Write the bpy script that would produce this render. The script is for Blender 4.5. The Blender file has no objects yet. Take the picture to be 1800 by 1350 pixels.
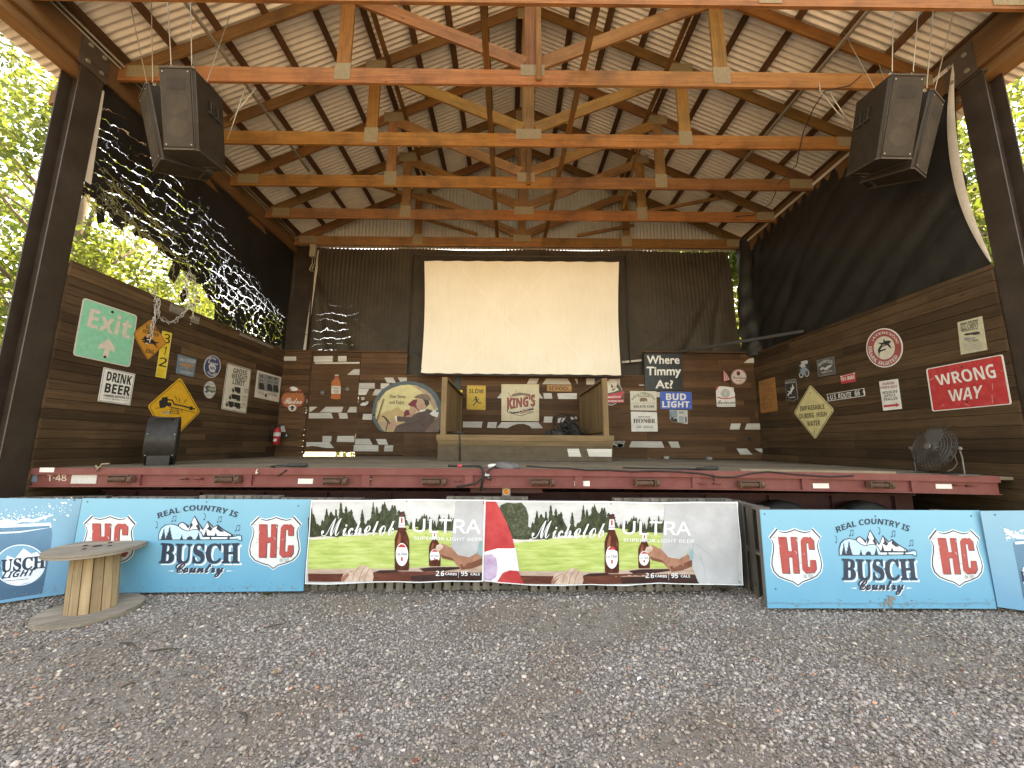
import bpy, bmesh, math, random
import numpy as np
from mathutils import Vector, Matrix
from mathutils.geometry import tessellate_polygon

random.seed(7)
scene = bpy.context.scene
COL = scene.collection
rad = math.radians

# ------------------------------------------------------------------ camera
F_PX, PITCH, ROLL, YAW, EYE = 680.0, rad(8.9), rad(0.35), rad(0.3), 1.8


def ray(x, y):
    """Direction of sight through photo pixel (1800 x 1350)."""
    u, v = (x - 900) / F_PX, (675 - y) / F_PX
    c, s = math.cos(ROLL), math.sin(ROLL)
    u, v = u * c - v * s, u * s + v * c
    d = Vector((u, math.cos(PITCH) - v * math.sin(PITCH), math.sin(PITCH) + v * math.cos(PITCH)))
    c, s = math.cos(YAW), math.sin(YAW)
    return Vector((d.x * c + d.y * s, -d.x * s + d.y * c, d.z))


def A(x, y, X=None, Y=None, Z=None):
    """Where the sight line meets the plane X=, Y= or Z= of the place."""
    d = ray(x, y)
    t = X / d.x if X is not None else Y / d.y if Y is not None else (Z - EYE) / d.z
    return Vector((0, 0, EYE)) + d * t


fw = ray(900, 675)
rt = (ray(901, 675) - fw).normalized()
upv = rt.cross(fw).normalized()
fw.normalize()
cam_data = bpy.data.cameras.new('camera')
cam_data.sensor_width = 36
cam_data.lens = 36 * F_PX / 1800
cam_data.clip_start = 0.05
cam_data.clip_end = 2000
cam = bpy.data.objects.new('camera', cam_data)
COL.objects.link(cam)
M3 = Matrix((rt, upv, -fw)).transposed()
cam.matrix_world = Matrix.Translation((0, 0, EYE)) @ M3.to_4x4()
scene.camera = cam

# ------------------------------------------------------------------ light
SUN_EL, SUN_AZ = rad(58), rad(3)          # azimuth measured from +Y towards +X: the sun stands behind the stage
world = bpy.data.worlds.new('World')
scene.world = world
world.use_nodes = True
wn = world.node_tree.nodes
sky = wn.new('ShaderNodeTexSky')
sky.sky_type = 'NISHITA'
sky.sun_disc = False
sky.sun_elevation = SUN_EL
sky.sun_rotation = SUN_AZ
sky.dust_density = 2.0
wn['Background'].inputs['Strength'].default_value = 0.15
world.node_tree.links.new(sky.outputs[0], wn['Background'].inputs['Color'])
sun = bpy.data.lights.new('sun', 'SUN')
sun.energy = 3.6
sun.angle = rad(0.5)
sun.color = (1.0, 0.93, 0.80)
sun_o = bpy.data.objects.new('sun', sun)
COL.objects.link(sun_o)
sd = Vector((math.sin(SUN_AZ) * math.cos(SUN_EL), math.cos(SUN_AZ) * math.cos(SUN_EL), math.sin(SUN_EL)))
sun_o.rotation_euler = (-sd).to_track_quat('-Z', 'Y').to_euler()
sun_o.location = sd * 60
vs = scene.view_settings
vs.view_transform = 'Standard'
vs.look = 'None'
vs.gamma = 1.0
vs.exposure = 3.0
vs.use_white_balance = True
vs.white_balance_temperature = 10500
vs.white_balance_tint = 12
scene.cycles.max_bounces = 10
scene.cycles.diffuse_bounces = 6
scene.cycles.transparent_max_bounces = 24
scene.cycles.caustics_reflective = False
scene.cycles.caustics_refractive = False
scene.cycles.use_denoising = True

# ------------------------------------------------------------------ materials
MATS = {}


class NT:
    def __init__(s, name, rough=0.7, metal=0.0):
        s.m = bpy.data.materials.new(name)
        s.m.use_nodes = True
        s.n = s.m.node_tree.nodes
        s.l = s.m.node_tree.links
        s.b = s.n['Principled BSDF']
        s.b.inputs['Roughness'].default_value = rough
        s.b.inputs['Metallic'].default_value = metal
        s.b.inputs['Specular IOR Level'].default_value = 0.22
        s.out = s.n['Material Output']

    def node(s, t, **kw):
        nd = s.n.new(t)
        for k, v in kw.items():
            if hasattr(nd, k):
                setattr(nd, k, v)
        return nd

    def link(s, a, b):
        s.l.new(a, b)

    def coord(s, kind='Object', scale=(1, 1, 1)):
        tc = s.node('ShaderNodeTexCoord')
        mp = s.node('ShaderNodeMapping')
        mp.inputs['Scale'].default_value = scale
        s.link(tc.outputs[kind], mp.inputs['Vector'])
        return mp.outputs[0]

    def noise(s, vec, scale, detail=4, rough=0.6, dist=0.0):
        nd = s.node('ShaderNodeTexNoise')
        nd.inputs['Scale'].default_value = scale
        nd.inputs['Detail'].default_value = detail
        nd.inputs['Roughness'].default_value = rough
        nd.inputs['Distortion'].default_value = dist
        if vec is not None:
            s.link(vec, nd.inputs['Vector'])
        return nd.outputs['Fac']

    def ramp(s, fac, stops):
        nd = s.node('ShaderNodeValToRGB')
        e = nd.color_ramp.elements
        while len(e) < len(stops):
            e.new(0.5)
        for el, (p, c) in zip(e, stops):
            el.position = p
            el.color = c if len(c) == 4 else (*c, 1)
        s.link(fac, nd.inputs[0])
        return nd.outputs[0]

    def mix(s, fac, a, b, mode='MIX'):
        nd = s.node('ShaderNodeMix')
        nd.data_type = 'RGBA'
        nd.blend_type = mode
        for sock, v in ((nd.inputs[0], fac), (nd.inputs[6], a), (nd.inputs[7], b)):
            if isinstance(v, (int, float)):
                sock.default_value = v
            elif isinstance(v, tuple):
                sock.default_value = v if len(v) == 4 else (*v, 1)
            else:
                s.link(v, sock)
        return nd.outputs[2]

    def math(s, op, a, b=0.5, clamp=False):
        nd = s.node('ShaderNodeMath')
        nd.operation = op
        nd.use_clamp = clamp
        for i, v in enumerate((a, b)):
            if isinstance(v, (int, float)):
                nd.inputs[i].default_value = v
            else:
                s.link(v, nd.inputs[i])
        return nd.outputs[0]

    def bump(s, h, strength=0.3, dist=0.01):
        nd = s.node('ShaderNodeBump')
        nd.inputs['Strength'].default_value = strength
        nd.inputs['Distance'].default_value = dist
        s.link(h, nd.inputs['Height'])
        s.link(nd.outputs[0], s.b.inputs['Normal'])

    def color(s, c):
        if isinstance(c, tuple):
            s.b.inputs['Base Color'].default_value = (*c, 1)
        else:
            s.link(c, s.b.inputs['Base Color'])


def wood(name, dark, light, rough=0.75, knots=True, stain=0.45, tint=True, freq=26, staincol=None):
    t = NT(name, rough)
    uv = t.coord('UV')
    st = t.node('ShaderNodeMapping')
    st.inputs['Scale'].default_value = (1.1, freq, 1)
    t.link(uv, st.inputs['Vector'])
    g = t.noise(st.outputs[0], 1.6, 6, 0.65, 0.4)
    col = t.ramp(g, [(0.28, dark), (0.72, light)])
    # growth-ring streaks
    st2 = t.node('ShaderNodeMapping')
    st2.inputs['Scale'].default_value = (0.35, 9, 1)
    t.link(uv, st2.inputs['Vector'])
    g2 = t.noise(st2.outputs[0], 2.0, 3, 0.5, 1.2)
    col = t.mix(0.45, col, t.ramp(g2, [(0.35, dark), (0.65, light)]))
    if knots:
        vo = t.node('ShaderNodeTexVoronoi')
        vo.inputs['Scale'].default_value = 1.0
        kp = t.node('ShaderNodeMapping')
        kp.inputs['Scale'].default_value = (1.6, 6.5, 1)
        t.link(uv, kp.inputs['Vector'])
        t.link(kp.outputs[0], vo.inputs['Vector'])
        k = t.ramp(vo.outputs['Distance'], [(0.035, (1, 1, 1)), (0.085, (0, 0, 0))])
        col = t.mix(k, col, tuple(d * 0.35 for d in dark))
    if stain:
        ob = t.coord('Object')
        sn = t.noise(ob, 1.3, 5, 0.7)
        f = t.ramp(sn, [(0.45, (0, 0, 0)), (0.75, (stain, stain, stain))])
        col = t.mix(f, col, staincol or tuple(d * 0.55 for d in dark))
        sp = t.noise(ob, 45, 3, 0.6)
        col = t.mix(t.ramp(sp, [(0.62, (0, 0, 0)), (0.75, (0.35, 0.35, 0.35))]), col, tuple(d * 0.5 for d in dark))
    if tint:
        at = t.node('ShaderNodeAttribute')
        at.attribute_name = 'tint'
        col = t.mix(1.0, col, at.outputs['Color'], 'MULTIPLY')
    t.color(col)
    t.bump(g, 0.35, 0.004)
    MATS[name] = t.m
    return t.m


def paint(name, c, rough=0.5, metal=0.0, wear=0.12, scale=6, dirt=(0.12, 0.09, 0.06), bump=0.0, spec=None, fine=0.06):
    """Painted or printed surface with slight fading, grime and scuffs of its own."""
    t = NT(name, rough, metal)
    ob = t.coord('Object')
    n1 = t.noise(ob, scale, 5, 0.65)
    n2 = t.noise(ob, scale * 9, 4, 0.7)
    c2 = tuple(min(1, v * 1.12 + 0.01) for v in c)
    c3 = tuple(v * 0.86 for v in c)
    col = t.ramp(n1, [(0.3, c3), (0.7, c2)])
    col = t.mix(fine, col, t.ramp(n2, [(0.35, dirt), (0.65, c2)]))
    if wear:
        f = t.math('MULTIPLY', t.ramp(n2, [(0.55, (0, 0, 0)), (0.72, (1, 1, 1))]), t.ramp(n1, [(0.5, (0, 0, 0)), (0.7, (1, 1, 1))]))
        f = t.math('MULTIPLY', f, wear * 5, True)
        col = t.mix(f, col, dirt)
    t.color(col)
    t.link(t.math('ADD', t.math('MULTIPLY', n2, 0.25), rough - 0.12), t.b.inputs['Roughness'])
    if bump:
        t.bump(n2, bump, 0.004)
    MATS[name] = t.m
    return t.m


def M(name, c=None, **kw):
    if name not in MATS:
        paint(name, c, **kw)
    return MATS[name]


wood('truss_wood', (0.160, 0.066, 0.019), (0.37, 0.175, 0.055), 0.7, stain=0.85, staincol=(0.095, 0.048, 0.020))
wood('purlin_wood', (0.060, 0.027, 0.011), (0.125, 0.060, 0.026), 0.85)
wood('beam_wood', (0.115, 0.055, 0.022), (0.21, 0.11, 0.046), 0.75)
wood('wall_wood', (0.050, 0.027, 0.012), (0.125, 0.072, 0.036), 0.72, stain=0.5)
wood('back_wood', (0.062, 0.029, 0.013), (0.140, 0.070, 0.032), 0.7, stain=0.4)
wood('porch_wood', (0.125, 0.075, 0.034), (0.27, 0.175, 0.086), 0.7, stain=0.35)
wood('deck_wood', (0.14, 0.10, 0.063), (0.29, 0.225, 0.15), 0.85, stain=0.5, knots=False)
wood('grey_wood', (0.12, 0.098, 0.076), (0.27, 0.23, 0.185), 0.85, stain=0.5)
wood('pale_board', (0.42, 0.38, 0.32), (0.66, 0.61, 0.53), 0.8, stain=0.35, staincol=(0.22, 0.19, 0.16), knots=False)
wood('spool_wood', (0.24, 0.145, 0.072), (0.46, 0.31, 0.165), 0.75, stain=0.5)
wood('spool_top_wood', (0.19, 0.145, 0.105), (0.40, 0.325, 0.245), 0.85, stain=0.6)
paint('steel_brown', (0.034, 0.023, 0.015), 0.45, wear=0.2, dirt=(0.10, 0.055, 0.03), scale=3)
paint('steel_plate', (0.085, 0.066, 0.048), 0.4, metal=0.3, wear=0.1)
paint('bolt_metal', (0.35, 0.30, 0.24), 0.4, metal=0.6, wear=0)
paint('galv_plate', (0.27, 0.205, 0.115), 0.6, metal=0.1, wear=0.1, scale=20, bump=0.4)
paint('cable_steel', (0.42, 0.37, 0.28), 0.45, metal=0.4, wear=0)
paint('black_rubber', (0.018, 0.017, 0.016), 0.55, wear=0.05)
paint('conduit', (0.27, 0.23, 0.17), 0.5, metal=0.3, wear=0)


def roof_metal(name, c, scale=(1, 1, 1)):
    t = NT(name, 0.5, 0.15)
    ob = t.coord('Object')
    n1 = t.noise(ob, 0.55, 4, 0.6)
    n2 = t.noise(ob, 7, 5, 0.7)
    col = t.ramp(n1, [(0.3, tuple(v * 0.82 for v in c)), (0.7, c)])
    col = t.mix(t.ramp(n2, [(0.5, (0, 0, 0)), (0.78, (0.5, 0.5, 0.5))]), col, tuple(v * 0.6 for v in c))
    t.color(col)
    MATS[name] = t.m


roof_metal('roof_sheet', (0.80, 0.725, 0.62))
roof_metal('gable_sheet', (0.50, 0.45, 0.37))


def leaf_mat(name, c1, c2, trans=.5):
    t = NT(name, .55)
    at = t.node('ShaderNodeAttribute')
    at.attribute_name = 'tint'
    g = t.node('ShaderNodeNewGeometry')
    rdm = t.ramp(g.outputs['Random Per Island'], [(0, c1), (1, c2)])
    t.color(rdm)
    tl__ = t.node('ShaderNodeBsdfTranslucent')
    t.link(t.mix(1.0, rdm, (1.2, 1.25, .75, 1), 'MULTIPLY'), tl__.inputs['Color'])
    mx = t.node('ShaderNodeMixShader')
    mx.inputs[0].default_value = trans
    t.link(t.b.outputs[0], mx.inputs[1])
    t.link(tl__.outputs[0], mx.inputs[2])
    t.link(mx.outputs[0], t.out.inputs['Surface'])
    MATS[name] = t.m



leaf_mat('shred_cloth', (.58, .54, .42), (.70, .66, .53), .8)  # pale fibre, lightened further in place of sunlight on the threads


# ------------------------------------------------------------------ mesh helpers
class MB:
    """Collects shapes with grain-following UVs and a per-board tint."""

    def __init__(s):
        s.bm = bmesh.new()
        s.uv = s.bm.loops.layers.uv.new('UVMap')
        s.tc = s.bm.loops.layers.float_color.new('tint')

    def face(s, vs_, mi=0, uvs=None, tint=1.0, smooth=False):
        try:
            f = s.bm.faces.new(vs_)
        except ValueError:
            return None
        f.material_index = mi
        f.smooth = smooth
        for i, l in enumerate(f.loops):
            if uvs:
                l[s.uv].uv = uvs[i]
            l[s.tc] = (tint, tint, tint, 1) if isinstance(tint, (int, float)) else (*tint, 1)
        return f

    def hexa(s, c, mi=0, tint=1.0, L=None, du=None, dv=None):
        """c: 8 corners, 0-3 start loop, 4-7 end loop (length runs 0->4)."""
        v = [s.bm.verts.new(p) for p in c]
        u0 = random.uniform(0, 50) if du is None else du
        v0 = random.uniform(0, 50) if dv is None else dv
        ln = (Vector(c[4]) - Vector(c[0])).length
        acc = v0
        for i in range(4):
            j = (i + 1) % 4
            w = (Vector(c[j]) - Vector(c[i])).length
            s.face((v[i], v[j], v[4 + j], v[4 + i]), mi, [(u0, acc), (u0, acc + w), (u0 + ln, acc + w), (u0 + ln, acc)], tint)
            acc += w
        w1 = (Vector(c[1]) - Vector(c[0])).length
        w2 = (Vector(c[3]) - Vector(c[0])).length
        q = [(u0, v0), (u0, v0 + w1), (u0 + w2, v0 + w1), (u0 + w2, v0)]
        s.face((v[3], v[2], v[1], v[0]), mi, [q[3], q[2], q[1], q[0]], tint)
        s.face((v[4], v[5], v[6], v[7]), mi, q, tint)

    def beam(s, p0, p1, w, h, up=(0, 0, 1), mi=0, tint=1.0):
        """Board from p0 to p1; w across (side), h along up."""
        p0, p1 = Vector(p0), Vector(p1)
        d = (p1 - p0).normalized()
        side = d.cross(Vector(up)).normalized() * (w / 2)
        u = side.cross(d).normalized() * (h / 2)
        o = [-side - u, -side + u, side + u, side - u]
        s.hexa([p0 + k for k in o] + [p1 + k for k in o], mi, tint)

    def box(s, lo, hi, axis=0, mi=0, tint=1.0):
        lo, hi = Vector(lo), Vector(hi)
        a, b, c = axis, (axis + 1) % 3, (axis + 2) % 3

        def pt(i, j, k):
            p = [0, 0, 0]
            p[a], p[b], p[c] = (lo[a], hi[a])[i], (lo[b], hi[b])[j], (lo[c], hi[c])[k]
            return Vector(p)
        s.hexa([pt(0, 0, 0), pt(0, 0, 1), pt(0, 1, 1), pt(0, 1, 0), pt(1, 0, 0), pt(1, 0, 1), pt(1, 1, 1), pt(1, 1, 0)], mi, tint)

    def tube(s, pts, r, n=6, mi=0, tint=1.0, caps=True):
        pts = [Vector(p) for p in pts]
        rings = []
        u = None
        for i, p in enumerate(pts):
            d = (pts[min(i + 1, len(pts) - 1)] - pts[max(i - 1, 0)]).normalized()
            if u is None:
                u = d.orthogonal().normalized()
            else:
                u = (u - d * u.dot(d))
                u = u.normalized() if u.length > 1e-6 else d.orthogonal().normalized()
            w = d.cross(u)
            rr = r[i] if isinstance(r, (list, tuple)) else r
            rings.append([s.bm.verts.new(p + (u * math.cos(k * 2 * math.pi / n) + w * math.sin(k * 2 * math.pi / n)) * rr) for k in range(n)])
        acc = 0
        for i in range(len(rings) - 1):
            ln = (pts[i + 1] - pts[i]).length
            for k in range(n):
                j = (k + 1) % n
                s.face((rings[i][k], rings[i][j], rings[i + 1][j], rings[i + 1][k]), mi,
                       [(acc, k / 8), (acc, (k + 1) / 8), (acc + ln, (k + 1) / 8), (acc + ln, k / 8)], tint, True)
            acc += ln
        if caps and n > 2:
            s.face(list(reversed(rings[0])), mi, None, tint)
            s.face(rings[-1], mi, None, tint)

    def cyl(s, c, axis, r, h, n=24, mi=0, tint=1.0, r2=None):
        axis = Vector(axis).normalized()
        s.lathe(c, axis, [(r, -h / 2), (r if r2 is None else r2, h / 2)], n, mi, tint, True)

    def lathe(s, c, axis, prof, n=24, mi=0, tint=1.0, caps=True, smooth=True):
        c, axis = Vector(c), Vector(axis).normalized()
        u = axis.orthogonal().normalized()
        w = axis.cross(u)
        rings = [[s.bm.verts.new(c + axis * z + (u * math.cos(k * 2 * math.pi / n) + w * math.sin(k * 2 * math.pi / n)) * max(r, 1e-4)) for k in range(n)] for r, z in prof]
        for i in range(len(rings) - 1):
            for k in range(n):
                j = (k + 1) % n
                s.face((rings[i][k], rings[i][j], rings[i + 1][j], rings[i + 1][k]), mi, None, tint, smooth)
        if caps:
            s.face(list(reversed(rings[0])), mi, None, tint)
            s.face(rings[-1], mi, None, tint)

    def build(s, name, mats, parent=None, loc=None, autosmooth=False):
        me = bpy.data.meshes.new(name)
        bmesh.ops.recalc_face_normals(s.bm, faces=s.bm.faces[:]) if autosmooth else None
        o = bpy.data.objects.new(name, me)
        COL.objects.link(o)
        off = Vector((0, 0, 0))
        if parent is not None:
            o.parent = parent
            off = world_loc(parent)
        if loc is not None:
            o.location = Vector(loc) - off
            off = Vector(loc)
        if off.length:
            bmesh.ops.translate(s.bm, verts=s.bm.verts[:], vec=-off)
        s.bm.to_mesh(me)
        s.bm.free()
        for m in (mats if isinstance(mats, (list, tuple)) else [mats]):
            me.materials.append(MATS[m] if isinstance(m, str) else m)
        return o


def world_loc(o):
    v = Vector((0, 0, 0))
    while o is not None:
        v += o.location
        o = o.parent
    return v


def empty(name, loc):
    o = bpy.data.objects.new(name, None)
    o.empty_display_size = 0.2
    COL.objects.link(o)
    o.location = loc
    return o


def tag(o, label=None, cat=None, group=None, kind=None):
    if label:
        o['label'] = label
    if cat:
        o['category'] = cat
    if group:
        o['group'] = group
    if kind:
        o['kind'] = kind
    return o


def rt_(lo=0.7, hi=1.25):
    return random.uniform(lo, hi)


def tw(lo, hi):
    """Tint of one timber: lighter or darker, redder or greyer."""
    v, g = random.uniform(lo, hi), random.uniform(.86, 1.12)
    return (v, v * g, v * g * random.uniform(.8, 1.35))


def np_mesh(name, verts, faces_flat, nverts_per_face, mat, parent=None, colors=None, attr='tint', smooth=False):
    """Fast mesh from arrays; all faces have the same vertex count. colors: per vertex rgb."""
    me = bpy.data.meshes.new(name)
    nv, nl = len(verts), len(faces_flat)
    nf = nl // nverts_per_face
    me.vertices.add(nv)
    me.vertices.foreach_set('co', np.asarray(verts, np.float32).ravel())
    me.loops.add(nl)
    me.loops.foreach_set('vertex_index', np.asarray(faces_flat, np.int32).ravel())
    me.polygons.add(nf)
    me.polygons.foreach_set('loop_start', np.arange(0, nl, nverts_per_face, dtype=np.int32))
    if colors is not None:
        a = me.attributes.new(attr, 'FLOAT_COLOR', 'POINT')
        c = np.ones((nv, 4), np.float32)
        c[:, :3] = colors
        a.data.foreach_set('color', c.ravel())
    me.update(calc_edges=True)
    me.validate()
    me.materials.append(MATS[mat] if isinstance(mat, str) else mat)
    o = bpy.data.objects.new(name, me)
    COL.objects.link(o)
    if parent is not None:
        o.parent = parent
    return o

# ================================================================== SETTING: ground
def gravel_ground():
    t = NT('gravel_ground', 0.95)
    ob = t.coord('Object')
    vo = t.node('ShaderNodeTexVoronoi')
    vo.inputs['Scale'].default_value = 55
    t.link(ob, vo.inputs['Vector'])
    st = t.ramp(vo.outputs['Color'], [(0.0, (0.17, 0.145, 0.12)), (0.5, (0.28, 0.245, 0.21)), (1.0, (0.40, 0.355, 0.31))])
    n = t.noise(ob, 0.8, 5, 0.65)
    n2 = t.noise(ob, 90, 4, 0.7)
    dirt = t.ramp(n2, [(0.3, (0.17, 0.13, 0.095)), (0.7, (0.30, 0.24, 0.185))])
    col = t.mix(t.ramp(n, [(0.38, (0.25, 0.25, 0.25)), (0.62, (0.85, 0.85, 0.85))]), st, dirt)
    t.color(col)
    t.bump(t.math('ADD', t.math('MULTIPLY', vo.outputs['Distance'], -1.0), n2), 0.8, 0.015)
    MATS['gravel_ground'] = t.m


gravel_ground()
mb = MB()
S = 300
mb.face([mb.bm.verts.new(p) for p in ((-S, -S, 0), (S, -S, 0), (S, S, 0), (-S, S, 0))])
tag(mb.build('gravel_ground', 'gravel_ground'), kind='structure')


def stone_material():
    t = NT('crushed_stone', 0.9)
    at = t.node('ShaderNodeAttribute')
    at.attribute_name = 'tint'
    ob = t.coord('Object')
    n = t.noise(ob, 120, 3, 0.7)
    t.color(t.mix(1.0, at.outputs['Color'], t.ramp(n, [(0.3, (0.75, 0.73, 0.7)), (0.7, (1.15, 1.12, 1.08))]), 'MULTIPLY'))
    MATS['crushed_stone'] = t.m


stone_material()


def scatter_stones():
    rng = np.random.default_rng(5)
    P, D = [], []
    # nearest strip is packed densest; the band by the banners thins out into dirt
    for (x0, x1, y0, y1, n, s0, s1) in ((-4.2, 4.2, 2.05, 3.0, 36000, .006, .017), (-5.2, 5.2, 3.0, 4.0, 36000, .007, .018),
                                        (-6.8, 6.8, 4.0, 5.3, 34000, .007, .019), (-3.2, 3.2, 1.6, 2.05, 5000, .008, .02), (-9, 9, -.5, 5.2, 30000, .009, .02)):
        p = np.empty((n, 3))
        p[:, 0] = rng.uniform(x0, x1, n)
        p[:, 1] = rng.uniform(y0, y1, n)
        p[:, 2] = s0 + (s1 - s0) * rng.random(n) ** 2.6
        # patches of trodden dirt with few stones
        d = np.sin(p[:, 0] * 1.7 + 1.3 * np.sin(p[:, 1] * 2.1)) + np.sin(p[:, 1] * 3.1 + p[:, 0] * .8) + .8 * np.sin(p[:, 0] * 4.3 - p[:, 1] * 3.7)
        keep = rng.random(n) < np.clip(.92 - .34 * (d - .2), .28, 1)
        D.append(d[keep])
        P.append(p[keep])
    P, D = np.concatenate(P), np.concatenate(D)
    big = rng.random(len(P)) < .012
    P[big, 2] *= rng.uniform(1.3, 1.9, big.sum())
    n = len(P)
    ph = (1 + 5 ** .5) / 2
    ico = np.array([(-1, ph, 0), (1, ph, 0), (-1, -ph, 0), (1, -ph, 0), (0, -1, ph), (0, 1, ph), (0, -1, -ph), (0, 1, -ph), (ph, 0, -1), (ph, 0, 1), (-ph, 0, -1), (-ph, 0, 1)]) / 1.9
    fc = np.array([(0, 11, 5), (0, 5, 1), (0, 1, 7), (0, 7, 10), (0, 10, 11), (1, 5, 9), (5, 11, 4), (11, 10, 2), (10, 7, 6), (7, 1, 8), (3, 9, 4), (3, 4, 2), (3, 2, 6), (3, 6, 8), (3, 8, 9), (4, 9, 5), (2, 4, 11), (6, 2, 10), (8, 6, 7), (9, 8, 1)])
    V = ico[None] * rng.uniform(.62, 1.3, (n, 12, 1)) + rng.normal(0, .12, (n, 12, 3))
    sc = P[:, 2:3] * np.stack([rng.uniform(.7, 1.35, n), rng.uniform(.6, 1.1, n), rng.uniform(.42, .8, n)], 1)
    V *= sc[:, None, :]
    # random rotation: tumble a little, spin fully
    a = rng.uniform(0, 2 * np.pi, n)
    b = rng.normal(0, .45, n)
    ca, sa, cb, sb = np.cos(a), np.sin(a), np.cos(b), np.sin(b)
    y, z = V[..., 1] * cb[:, None] - V[..., 2] * sb[:, None], V[..., 1] * sb[:, None] + V[..., 2] * cb[:, None]
    x = V[..., 0]
    X, Yv = x * ca[:, None] - y * sa[:, None], x * sa[:, None] + y * ca[:, None]
    V = np.stack([X + P[:, None, 0], Yv + P[:, None, 1], z + (P[:, 2] * rng.uniform(.0, .55, n))[:, None]], 2)
    g = rng.normal(.275, .080, n).clip(.11, .50)
    pale = rng.random(n) < .035
    g *= 1.05 - .08 * np.clip(D, -.8, 1.3)          # dusty trodden patches are a darker, browner stone
    g[pale] = rng.uniform(.5, .66, pale.sum())
    warm = rng.normal(0, .03, n) + .03 * np.clip(D, -.5, 1.3)
    C = np.stack([g * (1.10 + warm), g * .928, g * (.80 - warm)], 1)
    rusty = rng.random(n) < .01
    C[rusty] = C[rusty] * np.array([1.35, .8, .6])
    F = (fc[None] + (np.arange(n) * 12)[:, None, None]).reshape(-1)
    o = np_mesh('gravel', V.reshape(-1, 3), F, 3, 'crushed_stone', colors=np.repeat(C, 12, 0))
    tag(o, kind='stuff')


scatter_stones()

# ================================================================== PAVILION
XC = 0.34                      # ridge line
XL, XR = -6.5, 7.05            # inner faces of the long sides
ZB = 7.70                      # underside of the trusses
RK = 0.465                     # roof slope
TRUSS_Y = (4.39, 5.59, 6.93, 8.20, 9.50, 10.90)


def z_top(x):                  # top of the rafters
    return 11.16 - RK * abs(x - XC)


def z_roof(x):                 # underside of the sheets
    return 11.27 - RK * abs(x - XC)


pav = empty('stage_pavilion', (XC, 8, 0))
tag(pav, 'open timber and steel stage pavilion with corrugated gable roof', 'pavilion')


def z_top_line(mb, xa, xb, Y, t=0.039, dep=0.25, tint=1.0):
    mb.hexa([Vector((xa, Y - t / 2, z_top(xa) - dep)), Vector((xa, Y - t / 2, z_top(xa))), Vector((xa, Y + t / 2, z_top(xa))), Vector((xa, Y + t / 2, z_top(xa) - dep)),
             Vector((xb, Y - t / 2, z_top(xb) - dep)), Vector((xb, Y - t / 2, z_top(xb))), Vector((xb, Y + t / 2, z_top(xb))), Vector((xb, Y + t / 2, z_top(xb) - dep))], 0, tint)


def make_truss(Y, idx):
    t = empty('roof_truss', (XC, Y, ZB))
    t.parent = pav
    t.location = Vector((XC, Y, ZB)) - world_loc(pav)
    q = 0.045
    mb = MB()
    mb.box((-6.72, Y - q / 2, ZB), (XC - .6 * (-1) ** idx, Y + q / 2, ZB + .285), 0, 0, tw(.75, 1.15))
    mb.box((XC - .6 * (-1) ** idx, Y - q / 2, ZB), (7.32, Y + q / 2, ZB + .285), 0, 0, tw(.75, 1.15))
    mb.build('bottom_chord', 'truss_wood', t)
    for sgn in (-1, 1):
        mb = MB()
        z_top_line(mb, XC + sgn * .0005, XC + sgn * 7.9, Y, tint=tw(.55, .85))
        mb.build('rafter', 'truss_wood', t)
    mb = MB()
    kx = XC + random.uniform(-.02, .02)
    mb.box((kx - .12, Y - q / 2, ZB + .287), (kx + .12, Y + q / 2, 11.16 - .27), 2, 0, tw(.7, 1.05))
    mb.build('king_post', 'truss_wood', t)
    for sgn in (-1, 1):
        xw = XC + sgn * 3.16
        mb = MB()
        mb.box((xw - .115, Y - q / 2, ZB + .287), (xw + .115, Y + q / 2, z_top(xw) - .27), 2, 0, tw(.75, 1.15))
        mb.build('web_post', 'truss_wood', t)
        mb = MB()
        p0, p1 = Vector((XC + sgn * .13, Y - .003, ZB + .42)), Vector((xw - sgn * .12, Y - .003, z_top(xw) - .30))
        mb.beam(p0, p1, q, .235, (0, 0, 1), 0, tw(.75, 1.15))
        mb.build('diagonal_brace', 'truss_wood', t)
    # toothed steel nail plates on the front face of every joint
    pts = [(XC, ZB + .27, .40, .20), (XC, 10.85, .34, .26)]
    for sgn in (-1, 1):
        pts += [(XC + sgn * 3.16, ZB + .21, .26, .30), (XC + sgn * 3.16, z_top(XC + sgn * 3.16) - .16, .40, .22), (XC + sgn * 6.45, ZB + .17, .42, .20)]
    for (x, z, w, h) in pts:
        mb = MB()
        w *= rt_(1.0, 1.35)
        h *= rt_(1.0, 1.2)
        mb.box((x - w / 2, Y - q / 2 - .009, z - h / 2), (x + w / 2, Y - q / 2 - .0045, z + h / 2), 0, 0, 1)
        n = int(w / .022)
        for k in range(n):
            xx = x - w / 2 + (k + .5) * w / n
            mb.box((xx - .003, Y - q / 2 - .013, z - h / 2 + .01), (xx + .003, Y - q / 2 - .009, z + h / 2 - .01), 2)
        mb.build('nail_plate', 'galv_plate', t)
    return t


for i, Y in enumerate(TRUSS_Y):
    make_truss(Y, i)

# purlins and ridge
PUR = (.17, .90, 1.63, 2.36, 3.10, 3.83, 4.56, 5.30, 6.03, 6.74, 7.48)
for sgn in (-1, 1):
    for d in PUR:
        mb = MB()
        x = XC + sgn * d
        ang = math.atan(RK) * sgn
        nrm = Vector((math.sin(ang), 0, math.cos(ang)))
        c = Vector((x, 0, z_top(x))) + nrm * .04
        far = d > 7
        mb.beam(c + Vector((0, 4.28, 0)), c + Vector((0, 11.3, 0)), .115 if not far else .09, .075, nrm, 0, rt_(.8, 1.2))
        mb.build('purlin', 'purlin_wood' if not far else 'truss_wood', pav)


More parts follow.
